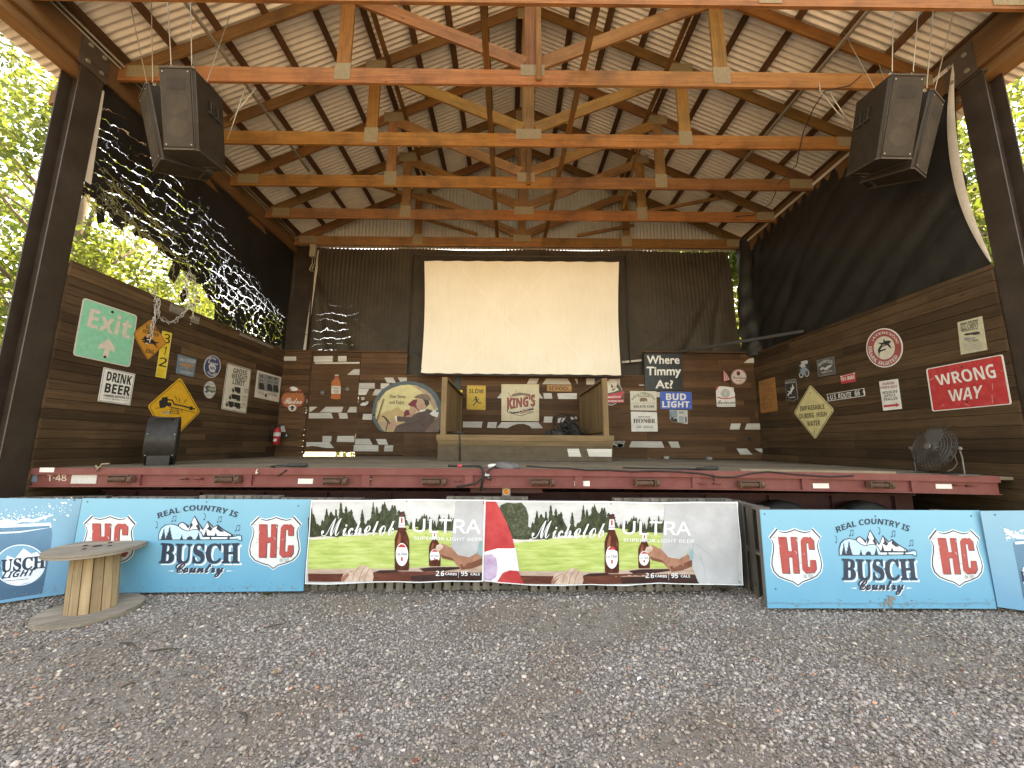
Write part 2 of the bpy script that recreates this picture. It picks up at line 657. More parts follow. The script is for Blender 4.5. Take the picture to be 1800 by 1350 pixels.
def corrugated(name, mat, prof_axis, a0, a1, pitch, amp, rows, parent, per=6):
    """rows: function(s, t, off) -> point; s along the corrugation profile."""
    n = int((a1 - a0) / pitch * per)
    V, Fc = [], []
    for i in range(n + 1):
        s_ = a0 + (a1 - a0) * i / n
        off = amp * math.cos(2 * math.pi * (s_ - a0) / pitch)
        V += [rows(s_, 0, off), rows(s_, 1, off)]
    for i in range(n):
        Fc += [2 * i, 2 * i + 1, 2 * i + 3, 2 * i + 2]
    o = np_mesh(name, V, Fc, 4, mat)
    o.data.polygons.foreach_set('use_smooth', [True] * len(o.data.polygons))
    o.parent = parent
    o.location = -world_loc(parent)
    return o


for sgn in (-1, 1):
    nx, nz = sgn * math.sin(math.atan(RK)), math.cos(math.atan(RK))

    def rows(s_, t, off, sgn=sgn, nx=nx, nz=nz):
        x = XC + sgn * (0.0 if t == 0 else 7.78)
        return (x + nx * off * (t > 0), s_, z_roof(x) + .012 + nz * off)
    corrugated('roof_sheet', 'roof_sheet', 1, 4.22, 11.35, .102, .022, rows, pav)
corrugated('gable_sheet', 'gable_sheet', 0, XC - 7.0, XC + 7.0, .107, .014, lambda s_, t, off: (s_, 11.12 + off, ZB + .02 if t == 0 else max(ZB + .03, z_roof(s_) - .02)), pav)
# rear wall sheet seen below the last truss is behind the tarp: none needed

# eave beams, their steel plates and the steel columns
for sgn, X in ((-1, XL), (1, XR)):
    x0, x1 = sorted((X + sgn * .10, X + sgn * .32))
    mb = MB()
    mb.box((x0, 4.2, 7.36), (x1, 11.25, ZB - .004), 1, 0, 1.0)
    for k in range(1):
        a, b = sorted((X + sgn * .02, X + sgn * .099))
        mb.box((a, 4.2, 7.50), (b, 11.25, 8.05), 1, 0, .85)
    mb.build('eave_beam', 'beam_wood', pav)
    mb = MB()
    a, b = sorted((X + sgn * .321, X + sgn * .40))
    mb.box((a, 4.2, 7.52), (b, 11.25, 7.66), 1, 0, 1.0)
    mb.build('eave_ledger', 'truss_wood', pav)
    mb = MB()
    pl = X + sgn * .0
    a, b = sorted((X - sgn * .002, X + sgn * .018))
    mb.box((a, 5.02, 7.45), (b, 5.42, 7.98), 2)
    o = mb.build('splice_plate', 'steel_plate', pav)
    for yy in (5.12, 5.32):
        for zz in (7.56, 7.84):
            mb = MB()
            mb.cyl((X - sgn * .012, yy, zz), (1, 0, 0), .034, .022, 6)
            mb.build('bolt', 'bolt_metal', o)


def i_column(X, sgn, Y0, Y1, top, name='steel_column', W=.30):
    """H section, flanges facing the stage and the outside, web across."""
    mb = MB()
    xi, xo = X + sgn * .02, X + sgn * (.02 + W)
    for xa in (xi, xo - sgn * .018):
        a, b = sorted((xa, xa + sgn * .018))
        mb.box((a, Y0, -.2), (b, Y1, top if xa == xi else top + .06), 2)
    a, b = sorted((xi + sgn * .018, xo - sgn * .018))
    ym = (Y0 + Y1) / 2
    mb.box((a, ym - .008, -.2), (b, ym + .008, top), 2)
    c = mb.build(name, 'steel_brown', pav)
    mb = MB()
    a, b = sorted((xi - sgn * .03, xo))
    mb.box((a, Y0 + .0, top + .001 - .0), (b, Y1, top + .02), 0)
    mb.build('cap_plate', 'steel_plate', c)
    return c


i_column(XL, -1, 5.08, 5.40, 7.60)
i_column(XR, 1, 4.97, 5.28, 7.40)
i_column(-5.86, -1, 10.92, 11.16, 7.66, W=.72)
i_column(XR, 1, 10.72, 11.0, 7.34)

# long lateral braces lying on the chords and under the rafters
mb = MB(); mb.beam((-.42, 4.2, ZB + .312), (-.42, 11.0, ZB + .312), .10, .045, (0, 0, 1), 0, .62); mb.build('lateral_brace', 'truss_wood', pav)
mb = MB(); mb.beam((1.22, 4.2, ZB + .312), (1.02, 11.0, ZB + .312), .10, .045, (0, 0, 1), 0, .7); mb.build('lateral_brace', 'truss_wood', pav)
for sgn in (-1, 1):
    x = XC + sgn * 2.86
    mb = MB(); mb.beam((x, 4.2, z_top(x) - .34), (x, 11.0, z_top(x) - .34), .09, .04, (0, 0, 1), 0, .7); mb.build('lateral_brace', 'truss_wood', pav)
for (a, b) in (((-3.9, 9.55, 8.75), (-1.1, 9.62, 8.0)), ((3.6, 9.6, 8.05), (6.3, 9.6, 8.6)), ((3.2, 8.3, 9.4), (2.95, 9.4, 8.0)), ((2.0, 10.8, 8.02), (3.7, 10.75, 8.35)), ((-2.9, 10.8, 8.6), (-1.0, 10.78, 8.02))):
    mb = MB(); mb.beam(a, b, .04, .09, (0, 0, 1), 0, .8); mb.build('sway_brace', 'truss_wood', pav)
mb = MB(); mb.beam((XC + .10, 5.545, ZB + .06), (XC + .10, 5.545, 10.8), .085, .04, (0, 1, 0), 0, .95); mb.build('king_post_stud', 'truss_wood', pav)
mb = MB(); mb.beam((XC + .06, 8.15, ZB + .06), (XC + .06, 8.15, 10.8), .085, .04, (0, 1, 0), 0, .7); mb.build('king_post_stud', 'truss_wood', pav)

# slotted strut channels and conduits along the slopes, junction box in the corner
for sgn, x in ((-1, XC - 5.30), (1, XC + 5.16)):
    mb = MB()
    zz = z_top(x) - .30
    mb.beam((x, 4.3, zz), (x, 8.6, zz), .045, .045, (0, 0, 1))
    for k in range(42):
        mb.box((x - .012, 4.35 + k * .1, zz - .0245), (x + .012, 4.4 + k * .1, zz - .0226), 1, 1)
    mb.build('strut_channel', ['conduit', 'bolt_metal'], pav)
for dx, dz in ((.0, 0), (.055, .035)):
    mb = MB(); mb.tube([(XL + .005 + dx, 4.2, 7.92 + dz), (XL + .005 + dx, 10.5, 7.92 + dz), (XL + .09 + dx, 10.75, 7.78 + dz)], .016, 6); mb.build('conduit', 'conduit', pav)

# ================================================================== STAGE WALLS
YB = 10.88                     # face of the back wall
WALL_TOP = 4.45


def z_deck(x):                 # the flatbed is arched a little
    return 1.462 - (.0006 if x < 0 else .0013) * x * x


def plank_run(mb, axis, a0, a1, z0, z1, face, back, h=.14, gap=.004, jmin=1.8, jmax=4.2, lo=.65, hi=1.3, holes=()):
    """Rows of boards with random butt joints. axis 0: along X with face at y; axis 1: along Y with face at x."""
    z = z0
    while z < z1 - .03:
        zt = min(z + h, z1)
        a = a0 - random.uniform(0, 1.5)
        while a < a1:
            b = a + random.uniform(jmin, jmax)
            s_, e_ = max(a, a0), min(b, a1)
            if e_ - s_ > .02:
                j = random.uniform(-.002, .002)
                f_, k_ = face + j, back
                lo_, hi_ = min(f_, k_), max(f_, k_)
                if axis == 0:
                    mb.box((s_ + .001, lo_, z + gap), (e_ - .001, hi_, zt), 0, 0, rt_(lo, hi))
                else:
                    mb.box((lo_, s_ + .001, z + gap), (hi_, e_ - .001, zt), 1, 0, rt_(lo, hi))
            a = b
        z += h


mb = MB()
plank_run(mb, 1, 5.405, YB, .02, WALL_TOP, XL + .02, XL - .02, gap=.007, lo=.5, hi=1.4)  # courses below the deck are added to keep the space under it dark
mb.box((XL - .05, 5.405, .02), (XL - .024, YB, WALL_TOP - .03), 1, 0, .4)
lw = mb.build('side_wall', 'wall_wood', None, (XL, 8.1, 1.4))
tag(lw, 'dark plank side wall below the torn tarp, carrying the green exit sign', 'wall')
mb = MB()
# loose lighter batten pieces nailed near the top of the left wall
for (x, y, l, h) in ((310, 545, .30, .16), (342, 562, .2, .16), (452, 600, 1.3, .07)):
    p = A(x, y, X=XL + .022)
    mb.box((XL + .024, p.y - l / 2, p.z - h / 2), (XL + .042, p.y + l / 2, p.z + h / 2), 1, 0, rt_(.9, 1.1))
mb.build('batten', 'grey_wood', lw)
mb = MB()
plank_run(mb, 1, 5.29, YB, .0, WALL_TOP, XR - .02, XR + .02, h=.175, gap=.007, lo=.5, hi=1.1)  # carried on to the ground, added to shut out light below the deck
mb.box((XR + .024, 5.29, .02), (XR + .05, YB, WALL_TOP - .03), 1, 0, .4)
rw = mb.build('side_wall', 'wall_wood', None, (XR, 8.1, 1.4))
tag(rw, 'dark plank side wall below the whole black tarp, carrying the red sign', 'wall')

bwall = empty('back_wall', (XC, YB, 1.45))
tag(bwall, 'brown plank back wall of the stage with scattered white painted pieces', 'wall')
LO, HI = .75, 1.2
mb = MB()
plank_run(mb, 0, XL + .021, -5.70, 1.40, 4.40, YB, YB + .025, h=.155, gap=.009, jmin=3, jmax=5, lo=.62, hi=1.3)
plank_run(mb, 0, -4.28, -2.95, 2.2, 4.40, YB - .002, YB + .023, h=.155, gap=.005, jmin=3, jmax=5, lo=.62, hi=1.3)
plank_run(mb, 0, -4.28, -2.95, 1.50, 2.2, YB - .002, YB + .023, h=.155, gap=.004, jmin=3, jmax=5, lo=.62, hi=1.3)
mb.box((-4.28, YB + .03, 1.45), (-2.96, YB + .045, 3.7), 0, 0, .5)
mb.build('plank_panel', 'back_wood', bwall)
mb = MB()
plank_run(mb, 0, -2.948, -1.60, 1.45, 3.70, YB - .004, YB + .021, h=.165, gap=.003, lo=.62, hi=1.3)
plank_run(mb, 0, -1.40, 2.42, 1.45, 3.76, YB - .006, YB + .019, h=.165, gap=.003, lo=.62, hi=1.3)
plank_run(mb, 0, 2.60, 3.84, 1.45, 3.74, YB - .004, YB + .021, h=.165, gap=.003, lo=.62, hi=1.3)
mb.box((-2.95, YB + .03, .02), (3.84, YB + .045, 3.68), 0, 0, .45)  # backing extended to the ground, added to darken beneath the deck
mb.build('plank_panel', 'back_wood', bwall)
mb = MB()
plank_run(mb, 0, 3.845, XR - .03, 1.285, 4.45, YB, YB + .025, h=.165, gap=.003, lo=.62, hi=1.3)
mb.box((3.85, YB + .03, .02), (XR, YB + .045, 4.42), 0, 0, .45)  # lower part likewise added to block light under the deck
mb.build('plank_panel', 'back_wood', bwall)
mb = MB()
for (xa, xb, z, dd) in ((-2.95, -1.60, 3.70, 0), (2.60, 3.84, 3.74, 0), (-6.45, -2.95, 4.402, .002)):
    mb.box((xa, YB - .035, z), (xb, YB + .05, z + .035), 0, 0, 1.1)
mb.box((3.845, YB - .034, 4.452), (XR - .03, YB + .05, 4.487), 0, 0, 1)
mb.build('top_cap', 'back_wood', bwall)
for x in (-1.5, 2.51):
    mb = MB()
    mb.box((x - .095, YB - .012, 1.46), (x + .095, YB + .06, 3.78), 2, 0, 1)
    mb.build('slate_post', M('slate_paint', (.040, .046, .048), rough=.6), bwall)
mb = MB()
plank_run(mb, 0, -5.655, -4.283, 1.565, 4.24, YB - .02, YB + .005, h=.155, gap=.003, jmin=4, jmax=5, lo=.8, hi=1.05)
mb.box((-5.65, YB + .006, 1.60), (-4.31, YB + .02, 4.22), 0, 0, .5)
door = mb.build('door', 'back_wood', bwall)
mb = MB()
mb.box((-5.70, YB - .022, 1.50), (-5.660, YB + .02, 4.40), 2, 0, .6)
mb.box((-5.655, YB - .010, 4.26), (-4.29, YB + .02, 4.385), 0, 0, .7)
mb.build('door_frame', 'back_wood', door)
mb = MB()
for (x, y) in ((540, 705), (539, 722)):
    p = A(x, y, Y=YB - .03)
    mb.box((p.x - .02, p.y - .02, p.z - .05), (p.x + .02, p.y + .008, p.z + .05), 2)
mb.build('hinge', 'bolt_metal', door)

# ------------------------------------------------------------------ white painted plank pieces (reused sign boards)


def zf(x0, y0, s):
    return lambda *pts: [(x0 + x / s, y0 + y / s) for x, y in pts]


z7 = zf(480, 600, 6.0)
z8 = zf(760, 640, 1800 / 340)
z9 = zf(1040, 600, 1800 / 320)
W7 = [((115, 160), (243, 160), (243, 205), (115, 205)), ((430, 157), (628, 155), (628, 215), (430, 217)), ((685, 155), (775, 155), (775, 213), (685, 213)),
      ((440, 222), (912, 218), (912, 235), (440, 238)), ((780, 353), (852, 293), (912, 293), (912, 355)),
      ((1172, 382), (1265, 382), (1298, 440), (1203, 437)), ((1315, 382), (1410, 382), (1410, 420), (1375, 440), (1340, 425)),
      ((902, 440), (1073, 440), (1073, 498), (902, 500)), ((1135, 443), (1225, 443), (1225, 500), (1135, 500)),
      ((895, 503), (1013, 503), (978, 565), (895, 565)), ((1078, 505), (1165, 505), (1120, 570), (1045, 570)),
      ((383, 690), (470, 690), (405, 738), (383, 742)), ((555, 690), (742, 690), (720, 750), (490, 750)), ((810, 690), (882, 690), (880, 750), (780, 750)),
      ((378, 755), (612, 755), (635, 812), (375, 814)), ((688, 755), (780, 757), (790, 815), (702, 815)), ((950, 765), (1045, 765), (1040, 828), (942, 825)),
      ((523, 998), (618, 998), (612, 1060), (520, 1060)), ((680, 998), (858, 998), (856, 1062), (670, 1060)),
      ((352, 1063), (592, 1063), (642, 1125), (560, 1125), (470, 1110), (410, 1103), (350, 1112)),
      ((860, 1028), (1015, 1028), (1050, 1090), (855, 1088)), ((1085, 1030), (1190, 1030), (1212, 1090), (1113, 1090)),
      ((852, 1093), (1110, 1095), (1112, 1160), (848, 1158)), ((1178, 1097), (1268, 1097), (1262, 1160), (1170, 1160))]
W8 = [((905, 133), (995, 133), (968, 183), (880, 183)), ((1060, 135), (1258, 135), (1292, 190), (1022, 187)), ((1322, 137), (1352, 137), (1350, 188)),
      ((1432, 132), (1575, 133), (1500, 190), (1432, 190)), ((645, 265), (645, 318), (602, 315)), ((992, 262), (1032, 320), (992, 318)), ((1032, 270), (1108, 270), (1118, 322), (1040, 322)),
      ((1162, 272), (1345, 270), (1345, 325), (1172, 325)), ((1042, 488), (1120, 488), (1112, 545), (1034, 543)), ((1170, 492), (1245, 492), (1245, 545), (1165, 545)), ((1285, 490), (1345, 490), (1345, 510), (1285, 520)),
      ((285, 535), (467, 535), (458, 592), (283, 590)), ((518, 540), (602, 540), (592, 595), (508, 592)),
      ((645, 540), (985, 540), (1030, 597), (925, 597), (900, 572), (850, 555), (790, 557), (745, 572), (700, 597), (600, 590)),
      ((1640, 715), (1792, 715), (1770, 773), (1660, 773))]
W9 = [((203, 985), (330, 985), (312, 1047), (203, 1047)), ((395, 988), (692, 990), (720, 1052), (370, 1048)), ((757, 990), (855, 992), (875, 1053), (788, 1050)),
      ((1380, 812), (1475, 812), (1460, 872), (1365, 872)), ((1535, 812), (1672, 812), (1676, 872), (1514, 872)), ((1433, 1060), (1533, 1060), (1592, 1120), (1470, 1118)), ((1612, 1060), (1692, 1060), (1694, 1105), (1650, 1090)),
      ((1620, 158), (1622, 213), (1503, 213), (1550, 175)), ((300, 195), (375, 190), (375, 210), (300, 215)), ((388, 187), (492, 178), (492, 196), (388, 208)), ((635, 500), (675, 500), (675, 552), (640, 552)), ((470, 428), (520, 428), (520, 438), (470, 438)),
      ((160, 372), (280, 372), (282, 440), (250, 420), (200, 395))]
mbw = MB()
for zc, lst in ((z7, W7), (z8, W8), (z9, W9)):
    for pl in lst:
        P = [A(x, y, Y=YB - .008) for x, y in zc(*pl)]
        if 1 and P[0].x > -5.65 and P[0].x < -4.31 and zc is z7:
            P = [A(x, y, Y=YB - .026) for x, y in zc(*pl)]
        u0, v0 = random.uniform(0, 30), random.uniform(0, 30)
        tn = rt_(.85, 1.05)
        front = [mbw.bm.verts.new(p) for p in P]
        back = [mbw.bm.verts.new(p + Vector((0, .0035, 0))) for p in P]
        mbw.face(front, 0, [(u0 + p.x, v0 + p.z) for p in P], tn)
        for i in range(len(P)):
            j = (i + 1) % len(P)
            mbw.face((front[j], front[i], back[i], back[j]), 0, None, tn)
mbw.build('white_painted_pieces', 'pale_board', bwall)

# small fixtures on the back wall: conduit outlet, floor brackets
mb = MB()
for (x, y, w, h) in ((1319, 771, .09, .10), (1317, 770, .06, .05)):
    p = A(x, y, Y=YB - .02)
    mb.box((p.x - w / 2, p.y - .02 - (w < .08) * .02, p.z - h / 2), (p.x + w / 2, p.y + .01, p.z + h / 2), 2)
mb.build('outlet_box', M('outlet_black', (.03, .028, .026)), bwall)

# ================================================================== FLATBED TRAILERS
M('trailer_red', (.185, .045, .038), rough=.6, wear=.6, scale=5, dirt=(.16, .10, .075), fine=.2)
M('trailer_dark_red', (.085, .028, .026), rough=.7, wear=.3, scale=3)
M('white_label', (.70, .68, .62), rough=.5, wear=.05)
M('winch_rust', (.115, .060, .038), rough=.75, wear=.2, scale=18, bump=.5)
M('worn_white_paint', (.58, .47, .38), rough=.7, wear=.4, scale=25, dirt=(.26, .09, .07))
YF = 5.42
TX0, TX1 = -6.47, 6.72
DX1 = 7.02


def arch_strip(mb, x0, x1, y0, y1, dz0, dz1, mi=0, n=24, tint=1.0, tj=0.0):
    for i in range(n):
        a, b = x0 + (x1 - x0) * i / n, x0 + (x1 - x0) * (i + 1) / n
        za, zb = z_deck(a), z_deck(b)
        mb.hexa([Vector((a, y0, za + dz0)), Vector((a, y0, za + dz1)), Vector((a, y1, za + dz1)), Vector((a, y1, za + dz0)),
                 Vector((b, y0, zb + dz0)), Vector((b, y0, zb + dz1)), Vector((b, y1, zb + dz1)), Vector((b, y1, zb + dz0))], mi, tint + random.uniform(-tj, tj), du=a, dv=dz0 + y0)


def trailer(y0, y1, front, label):
    t = empty('flatbed_trailer', (0, (y0 + y1) / 2, 0))
    tag(t, label, 'trailer', 'flatbed trailers forming the stage')
    mb = MB()
    n = 15
    w = (y1 - y0 - .06) / n
    for k in range(n):
        arch_strip(mb, TX0, DX1, y0 + .06 + k * w + .003, y0 + .06 + (k + 1) * w - .003, -.045, random.uniform(-.003, .003), 0, 14, rt_(.8, 1.15), .06)
    mb.build('deck', 'deck_wood', t)
    if not front:
        mb = MB()
        arch_strip(mb, TX0, TX1, y0 + .002, y0 + .055, -.20, -.008)
        mb.build('side_rail', 'trailer_red', t)
        return t
    mb = MB()
    arch_strip(mb, TX0, TX1, y0 - .03, y0 + .055, -.015, .008)          # top lip
    arch_strip(mb, TX0, TX1, y0 - .03, y0 - .022, -.072, -.0155)        # rub rail face
    arch_strip(mb, TX0, TX1, y0 - .03, y0 + .02, -.080, -.0725)
    rail = mb.build('rub_rail', 'trailer_red', t)
    mb = MB()
    arch_strip(mb, TX0, TX1, y0 + .01, y0 + .03, -.228, -.0805)
    arch_strip(mb, TX0, TX1, y0 - .02, y0 + .06, -.243, -.2285)
    for x in (-5.05, -3.55, -1.95, -.55, .95, 2.55, 4.05, 5.55):
        za = z_deck(x)
        mb.box((x - .055, y0 - .02, za - .227), (x + .055, y0 + .009, za - .0815), 2)
    mb.build('side_rail', 'trailer_red', t)
    # strap winches slung under the rail
    for (x, y) in ((212, 842), (398, 843), (587, 846), (760, 847), (950, 848), (1133, 849), (1316, 852), (1543, 853)):
        p = A(x, y, Y=y0 - .05)
        mb = MB()
        L = .135
        mb.box((p.x - L, y0 - .022, p.z - .045), (p.x - L + .012, y0 - .10, p.z + .045), 2)
        mb.box((p.x + L - .012, y0 - .022, p.z - .045), (p.x + L, y0 - .10, p.z + .045), 2)
        mb.box((p.x - L, y0 - .0221, p.z + .0451), (p.x + L, y0 - .098, p.z + .055), 0)
        wi = mb.build('winch', 'winch_rust', t)
        mb = MB()
        mb.cyl((p.x - .01, y0 - .07, p.z), (1, 0, 0), .033, 2 * L - .04, 14)
        for k in range(-4, 5):
            mb.cyl((p.x - .01 + k * .022, y0 - .07, p.z), (1, 0, 0), .037, .010, 14)
        mb.cyl((p.x + L + .03, y0 - .07, p.z), (1, 0, 0), .044, .045, 12)
        for a in (0, 1.57):
            d = Vector((0, math.cos(a), math.sin(a)))
            mb.cyl(Vector((p.x + L + .03, y0 - .07, p.z)) + d * .0, d, .010, .098, 8)
        mb.build('winch_drum', 'winch_rust', wi)
    # rope hooks
    for (x, y) in ((325, 841), (351, 841), (780, 845), (805, 845), (1232, 849), (1259, 849), (1680, 852), (1703, 853)):
        p = A(x, y, Y=y0)
        mb = MB()
        mb.tube([(p.x - .035, y0 + .008, p.z - .01), (p.x - .035, y0 - .05, p.z + .0), (p.x + .035, y0 - .05, p.z + .003), (p.x + .035, y0 + .008, p.z - .008)], .011, 6)
        mb.build('rope_hook', 'trailer_red', t)
    for (x, y, w, h) in ((537, 846, 27, 9), (1023, 850, 27, 9), (1443, 854, 27, 8.5), (1659, 855, 27, 8)):
        a, b = A(x - w / 2, y + h / 2, Y=y0 + .006), A(x + w / 2, y - h / 2, Y=y0 + .006)
        mb = MB()
        mb.box((a.x, y0 + .004, a.z), (b.x, y0 + .0095, b.z), 0)
        mb.build('reflector_label', 'white_label', t)
    a, b = A(69, 830, Y=y0 - .032), A(96, 822, Y=y0 - .032)
    mb = MB(); mb.box((a.x, y0 - .034, a.z), (b.x, y0 - .0305, b.z), 0); mb.build('reflector_label', 'white_label', t)
    # number plate
    a, b = A(124, 850, Y=y0), A(171, 834, Y=y0)
    mb = MB(); mb.box((a.x, y0 - .002, a.z), (b.x, y0 + .0095, b.z), 0)
    pl = mb.build('number_plate', M('plate_worn', (.50, .47, .42), rough=.55, wear=.4, scale=30, dirt=(.25, .2, .16)), t)
    # square lamp with round amber lens
    p = A(890, 864, Y=y0 + .1)
    mb = MB(); mb.box((p.x - .058, p.y - .012, p.z - .058), (p.x + .058, p.y + .012, p.z + .058), 0)
    lamp = mb.build('marker_lamp', M('lamp_base', (.36, .29, .23), rough=.6), t)
    mb = MB(); mb.lathe((p.x, p.y - .012, p.z), (0, -1, 0), [(.047, 0), (.047, .012), (.036, .014), (.034, .010)], 24)
    mb.build('lamp_ring', M('lamp_ring', (.80, .55, .34), rough=.4), lamp)
    mb = MB(); mb.lathe((p.x, p.y - .020, p.z), (0, -1, 0), [(.034, 0), (.03, .008), (.014, .012)], 24)
    mb.build('lens', M('amber_lens', (.85, .22, .02), rough=.25), lamp)
    mb = MB(); mb.box((p.x - .5, p.y + .013, p.z - .02), (p.x + .5, p.y + .03, p.z + .045), 0); mb.build('lamp_bracket', 'trailer_dark_red', t)
    # frame below
    for yy in (y0 + .75, y0 + 1.75):
        mb = MB()
        mb.box((TX0 + .2, yy, .70), (TX1 - .4, yy + .14, .73), 0)
        mb.box((TX0 + .2, yy + .06, .7301), (TX1 - .4, yy + .08, 1.05), 0)
        mb.box((TX0 + .2, yy, 1.0501), (TX1 - .4, yy + .14, 1.08), 0)
        for k in range(13):
            x = TX0 + .7 + k * .98
            mb.box((x, yy + .005, .7302), (x + .02, yy + .0595, 1.0500), 2)
        mb.build('frame_beam', 'trailer_dark_red', t)
    mb = MB()
    for k in range(26):
        x = TX0 + .3 + k * .5
        mb.box((x, y0 + .08, 1.24), (x + .05, y1 - .05, 1.35), 1)
    mb.build('cross_members', 'trailer_dark_red', t)
    for x in (4.05, 5.30):
        mb = MB()
        mb.lathe((x, y0 + .55, .5), (0, -1, 0), [(.30, -.12), (.46, -.12), (.50, -.08), (.50, .08), (.46, .12), (.30, .12), (.26, .06)], 36)
        w = mb.build('wheel', 'black_rubber', t)
        mb = MB()
        mb.lathe((x, y0 + .55, .5), (0, -1, 0), [(.27, .08), (.25, .02), (.12, .03), (.11, .12), (.02, .13)], 24)
        mb.build('rim', M('rim_grey', (.30, .29, .28)), w)
    return t


trailer(YF, 8.05, True, 'faded red flatbed trailer forming the front of the stage')
trailer(8.06, YB - .012, False, 'second flatbed trailer behind, weathered boards reaching the back wall')

# ================================================================== PORCH (raised platform)
porch = empty('porch_platform', (.32, 9.3, 1.5))
tag(porch, 'small raised lumber porch with picket railings in the middle of the stage', 'porch')
PX0, PX1, PY0 = -1.46, 2.10, 8.0
mb = MB()
mb.box((PX0 - .02, PY0, 1.955), (PX1 + .02, PY0 + .14, 1.99), 0, 0, 1.0)
for k in range(1, 19):
    mb.box((PX0, PY0 + .145 * k, 1.955), (PX1, PY0 + .145 * k + .14, 1.988), 0, 0, rt_(.7, .95))
mb.build('floor', 'porch_wood', porch)
mb = MB()
mb.box((PX0 - .03, PY0 - .045, 1.875), (PX1 + .03, PY0 - .001, 1.993), 0, 0, .95)
mb.build('rim_board', 'porch_wood', porch)
mb = MB()
mb.box((PX0, PY0 - .035, 1.775), (PX1 + .01, PY0 - .0015, 1.872), 0, 0, .72)
mb.build('rim_board', 'porch_wood', porch)
mb = MB()
mb.box((PX0, PY0 - .025, 1.62), (PX1, PY0 - .002, 1.773), 0, 0, 1.5)
mb.box((PX0, PY0 - .022, 1.468), (PX1 - .02, PY0 - .003, 1.618), 0, 0, 1.25)
sk = mb.build('skirt_board', M('skirt_wood', (.092, .063, .037), rough=.8, scale=8), porch)
mb = MB()
for pl in (((1255, 788), (1362, 788), (1387, 862), (1270, 860)), ((1437, 790), (1670, 790), (1670, 863), (1458, 860))):
    P = [A(x, y, Y=PY0 - .028) for x, y in z8(*pl)]
    f_ = [mb.bm.verts.new(p) for p in P]
    k_ = [mb.bm.verts.new(p + Vector((0, .0025, 0))) for p in P]
    mb.face(f_, 0, [(p.x, p.z) for p in P], 1.05)
    for i in range(4):
        mb.face((f_[(i + 1) % 4], f_[i], k_[i], k_[(i + 1) % 4]), 0, None, 1)
mb.build('white_painted_pieces', 'pale_board', sk)
mb = MB()
for x in (PX0 + .1, 0.3, PX1 - .2):
    mb.box((x, PY0 + .01, 1.50), (x + .09, PY0 + .10, 1.95), 2, 0, .7)
    mb.box((x, 10.5, 1.45), (x + .09, 10.6, 1.95), 2, 0, .7)
mb.build('leg', 'porch_wood', porch)
for side, x in ((-1, PX0 + .09), (1, PX1 - .11)):
    mb = MB()
    mb.box((x - .055, PY0 + .005, 1.992), (x + .055, PY0 + .115, 3.19), 2, 0, 1.0)
    mb.build('post', 'porch_wood', porch)
    mb = MB()
    mb.box((x - .045, 10.72, 1.99), (x + .045, 10.81, 3.19), 2, 0, .8)
    mb.build('post', 'porch_wood', porch)
    mb = MB()
    mb.box((x - .06, PY0 + .117, 3.15), (x + .06, 10.84, 3.19), 1, 0, .85)
    mb.build('handrail', 'porch_wood', porch)
    mb = MB()
    mb.box((x - side * .03 - .02, PY0 + .117, 2.07), (x - side * .03 + .018, 10.715, 2.15), 1, 0, .8)
    mb.build('bottom_rail', 'porch_wood', porch)
    yy = PY0 + .17
    while yy < 10.7:
        mb = MB()
        mb.box((x + side * .010 - .012, yy, 2.04), (x + side * .010 + .012, yy + .135, 3.148), 2, 0, rt_(.7, 1.05))
        mb.build('picket', 'porch_wood', porch)
        yy += .165

# ================================================================== TARPS
def tarp_material(name, c, tear=False, rough=.32, wrinkle=.55):
    t = NT(name, rough)
    ob = t.coord('Object')
    n = t.noise(ob, 1.2, 5, .65)
    n2 = t.noise(ob, 14, 5, .7)
    t.color(t.ramp(n, [(.3, tuple(v * .7 for v in c)), (.7, tuple(v * 1.25 for v in c))]))
    t.link(t.math('ADD', t.math('MULTIPLY', n2, .25), rough), t.b.inputs['Roughness'])
    t.bump(t.noise(ob, 5, 4, .6), wrinkle, .03)
    if tear:
        # real rips: long cracks that follow the sag of the cloth, widest beside the hole
        at = t.node('ShaderNodeAttribute')
        at.attribute_name = 'tint'
        sep = t.node('ShaderNodeSeparateColor')
        t.link(at.outputs['Color'], sep.inputs[0])
        uv = t.coord('UV')
        xyz = t.node('ShaderNodeSeparateXYZ')
        t.link(uv, xyz.inputs[0])

        def sn(sc, detail=3):
            mp = t.node('ShaderNodeMapping')
            mp.inputs['Scale'].default_value = sc
            t.link(uv, mp.inputs['Vector'])
            return t.noise(mp.outputs[0], 1.0, detail, .6)
        res = None
        for (cu, cv, wid, gsc) in ((.5, 5.2, sep.outputs[0], (1.8, 8.0, 1)), (4.2, -2.2, sep.outputs[1], (5.0, 2.6, 1)), (3.0, 3.2, sep.outputs[1], (4.0, 4.0, 7))):
            p = t.math('ADD', t.math('MULTIPLY', xyz.outputs[0], cu), t.math('MULTIPLY', xyz.outputs[1], cv))
            p = t.math('ADD', p, t.math('MULTIPLY', sn((1.3 + cu * .1, 2.2, 1)), 2.6))
            p = t.math('ADD', p, t.math('MULTIPLY', sn((11, 11, 1), 4), .55))
            d = t.math('ABSOLUTE', t.math('SUBTRACT', t.math('FRACT', p), .5))
            gate = t.ramp(sn(gsc), [(.43, (0, 0, 0)), (.60, (1, 1, 1))])
            f = t.math('LESS_THAN', d, t.math('MULTIPLY', wid, gate))
            res = f if res is None else t.math('MAXIMUM', res, f)
        tr = t.node('ShaderNodeBsdfTransparent')
        mx = t.node('ShaderNodeMixShader')
        t.link(res, mx.inputs[0])
        t.link(t.b.outputs[0], mx.inputs[1])
        t.link(tr.outputs[0], mx.inputs[2])
        t.link(mx.outputs[0], t.out.inputs['Surface'])
    MATS[name] = t.m


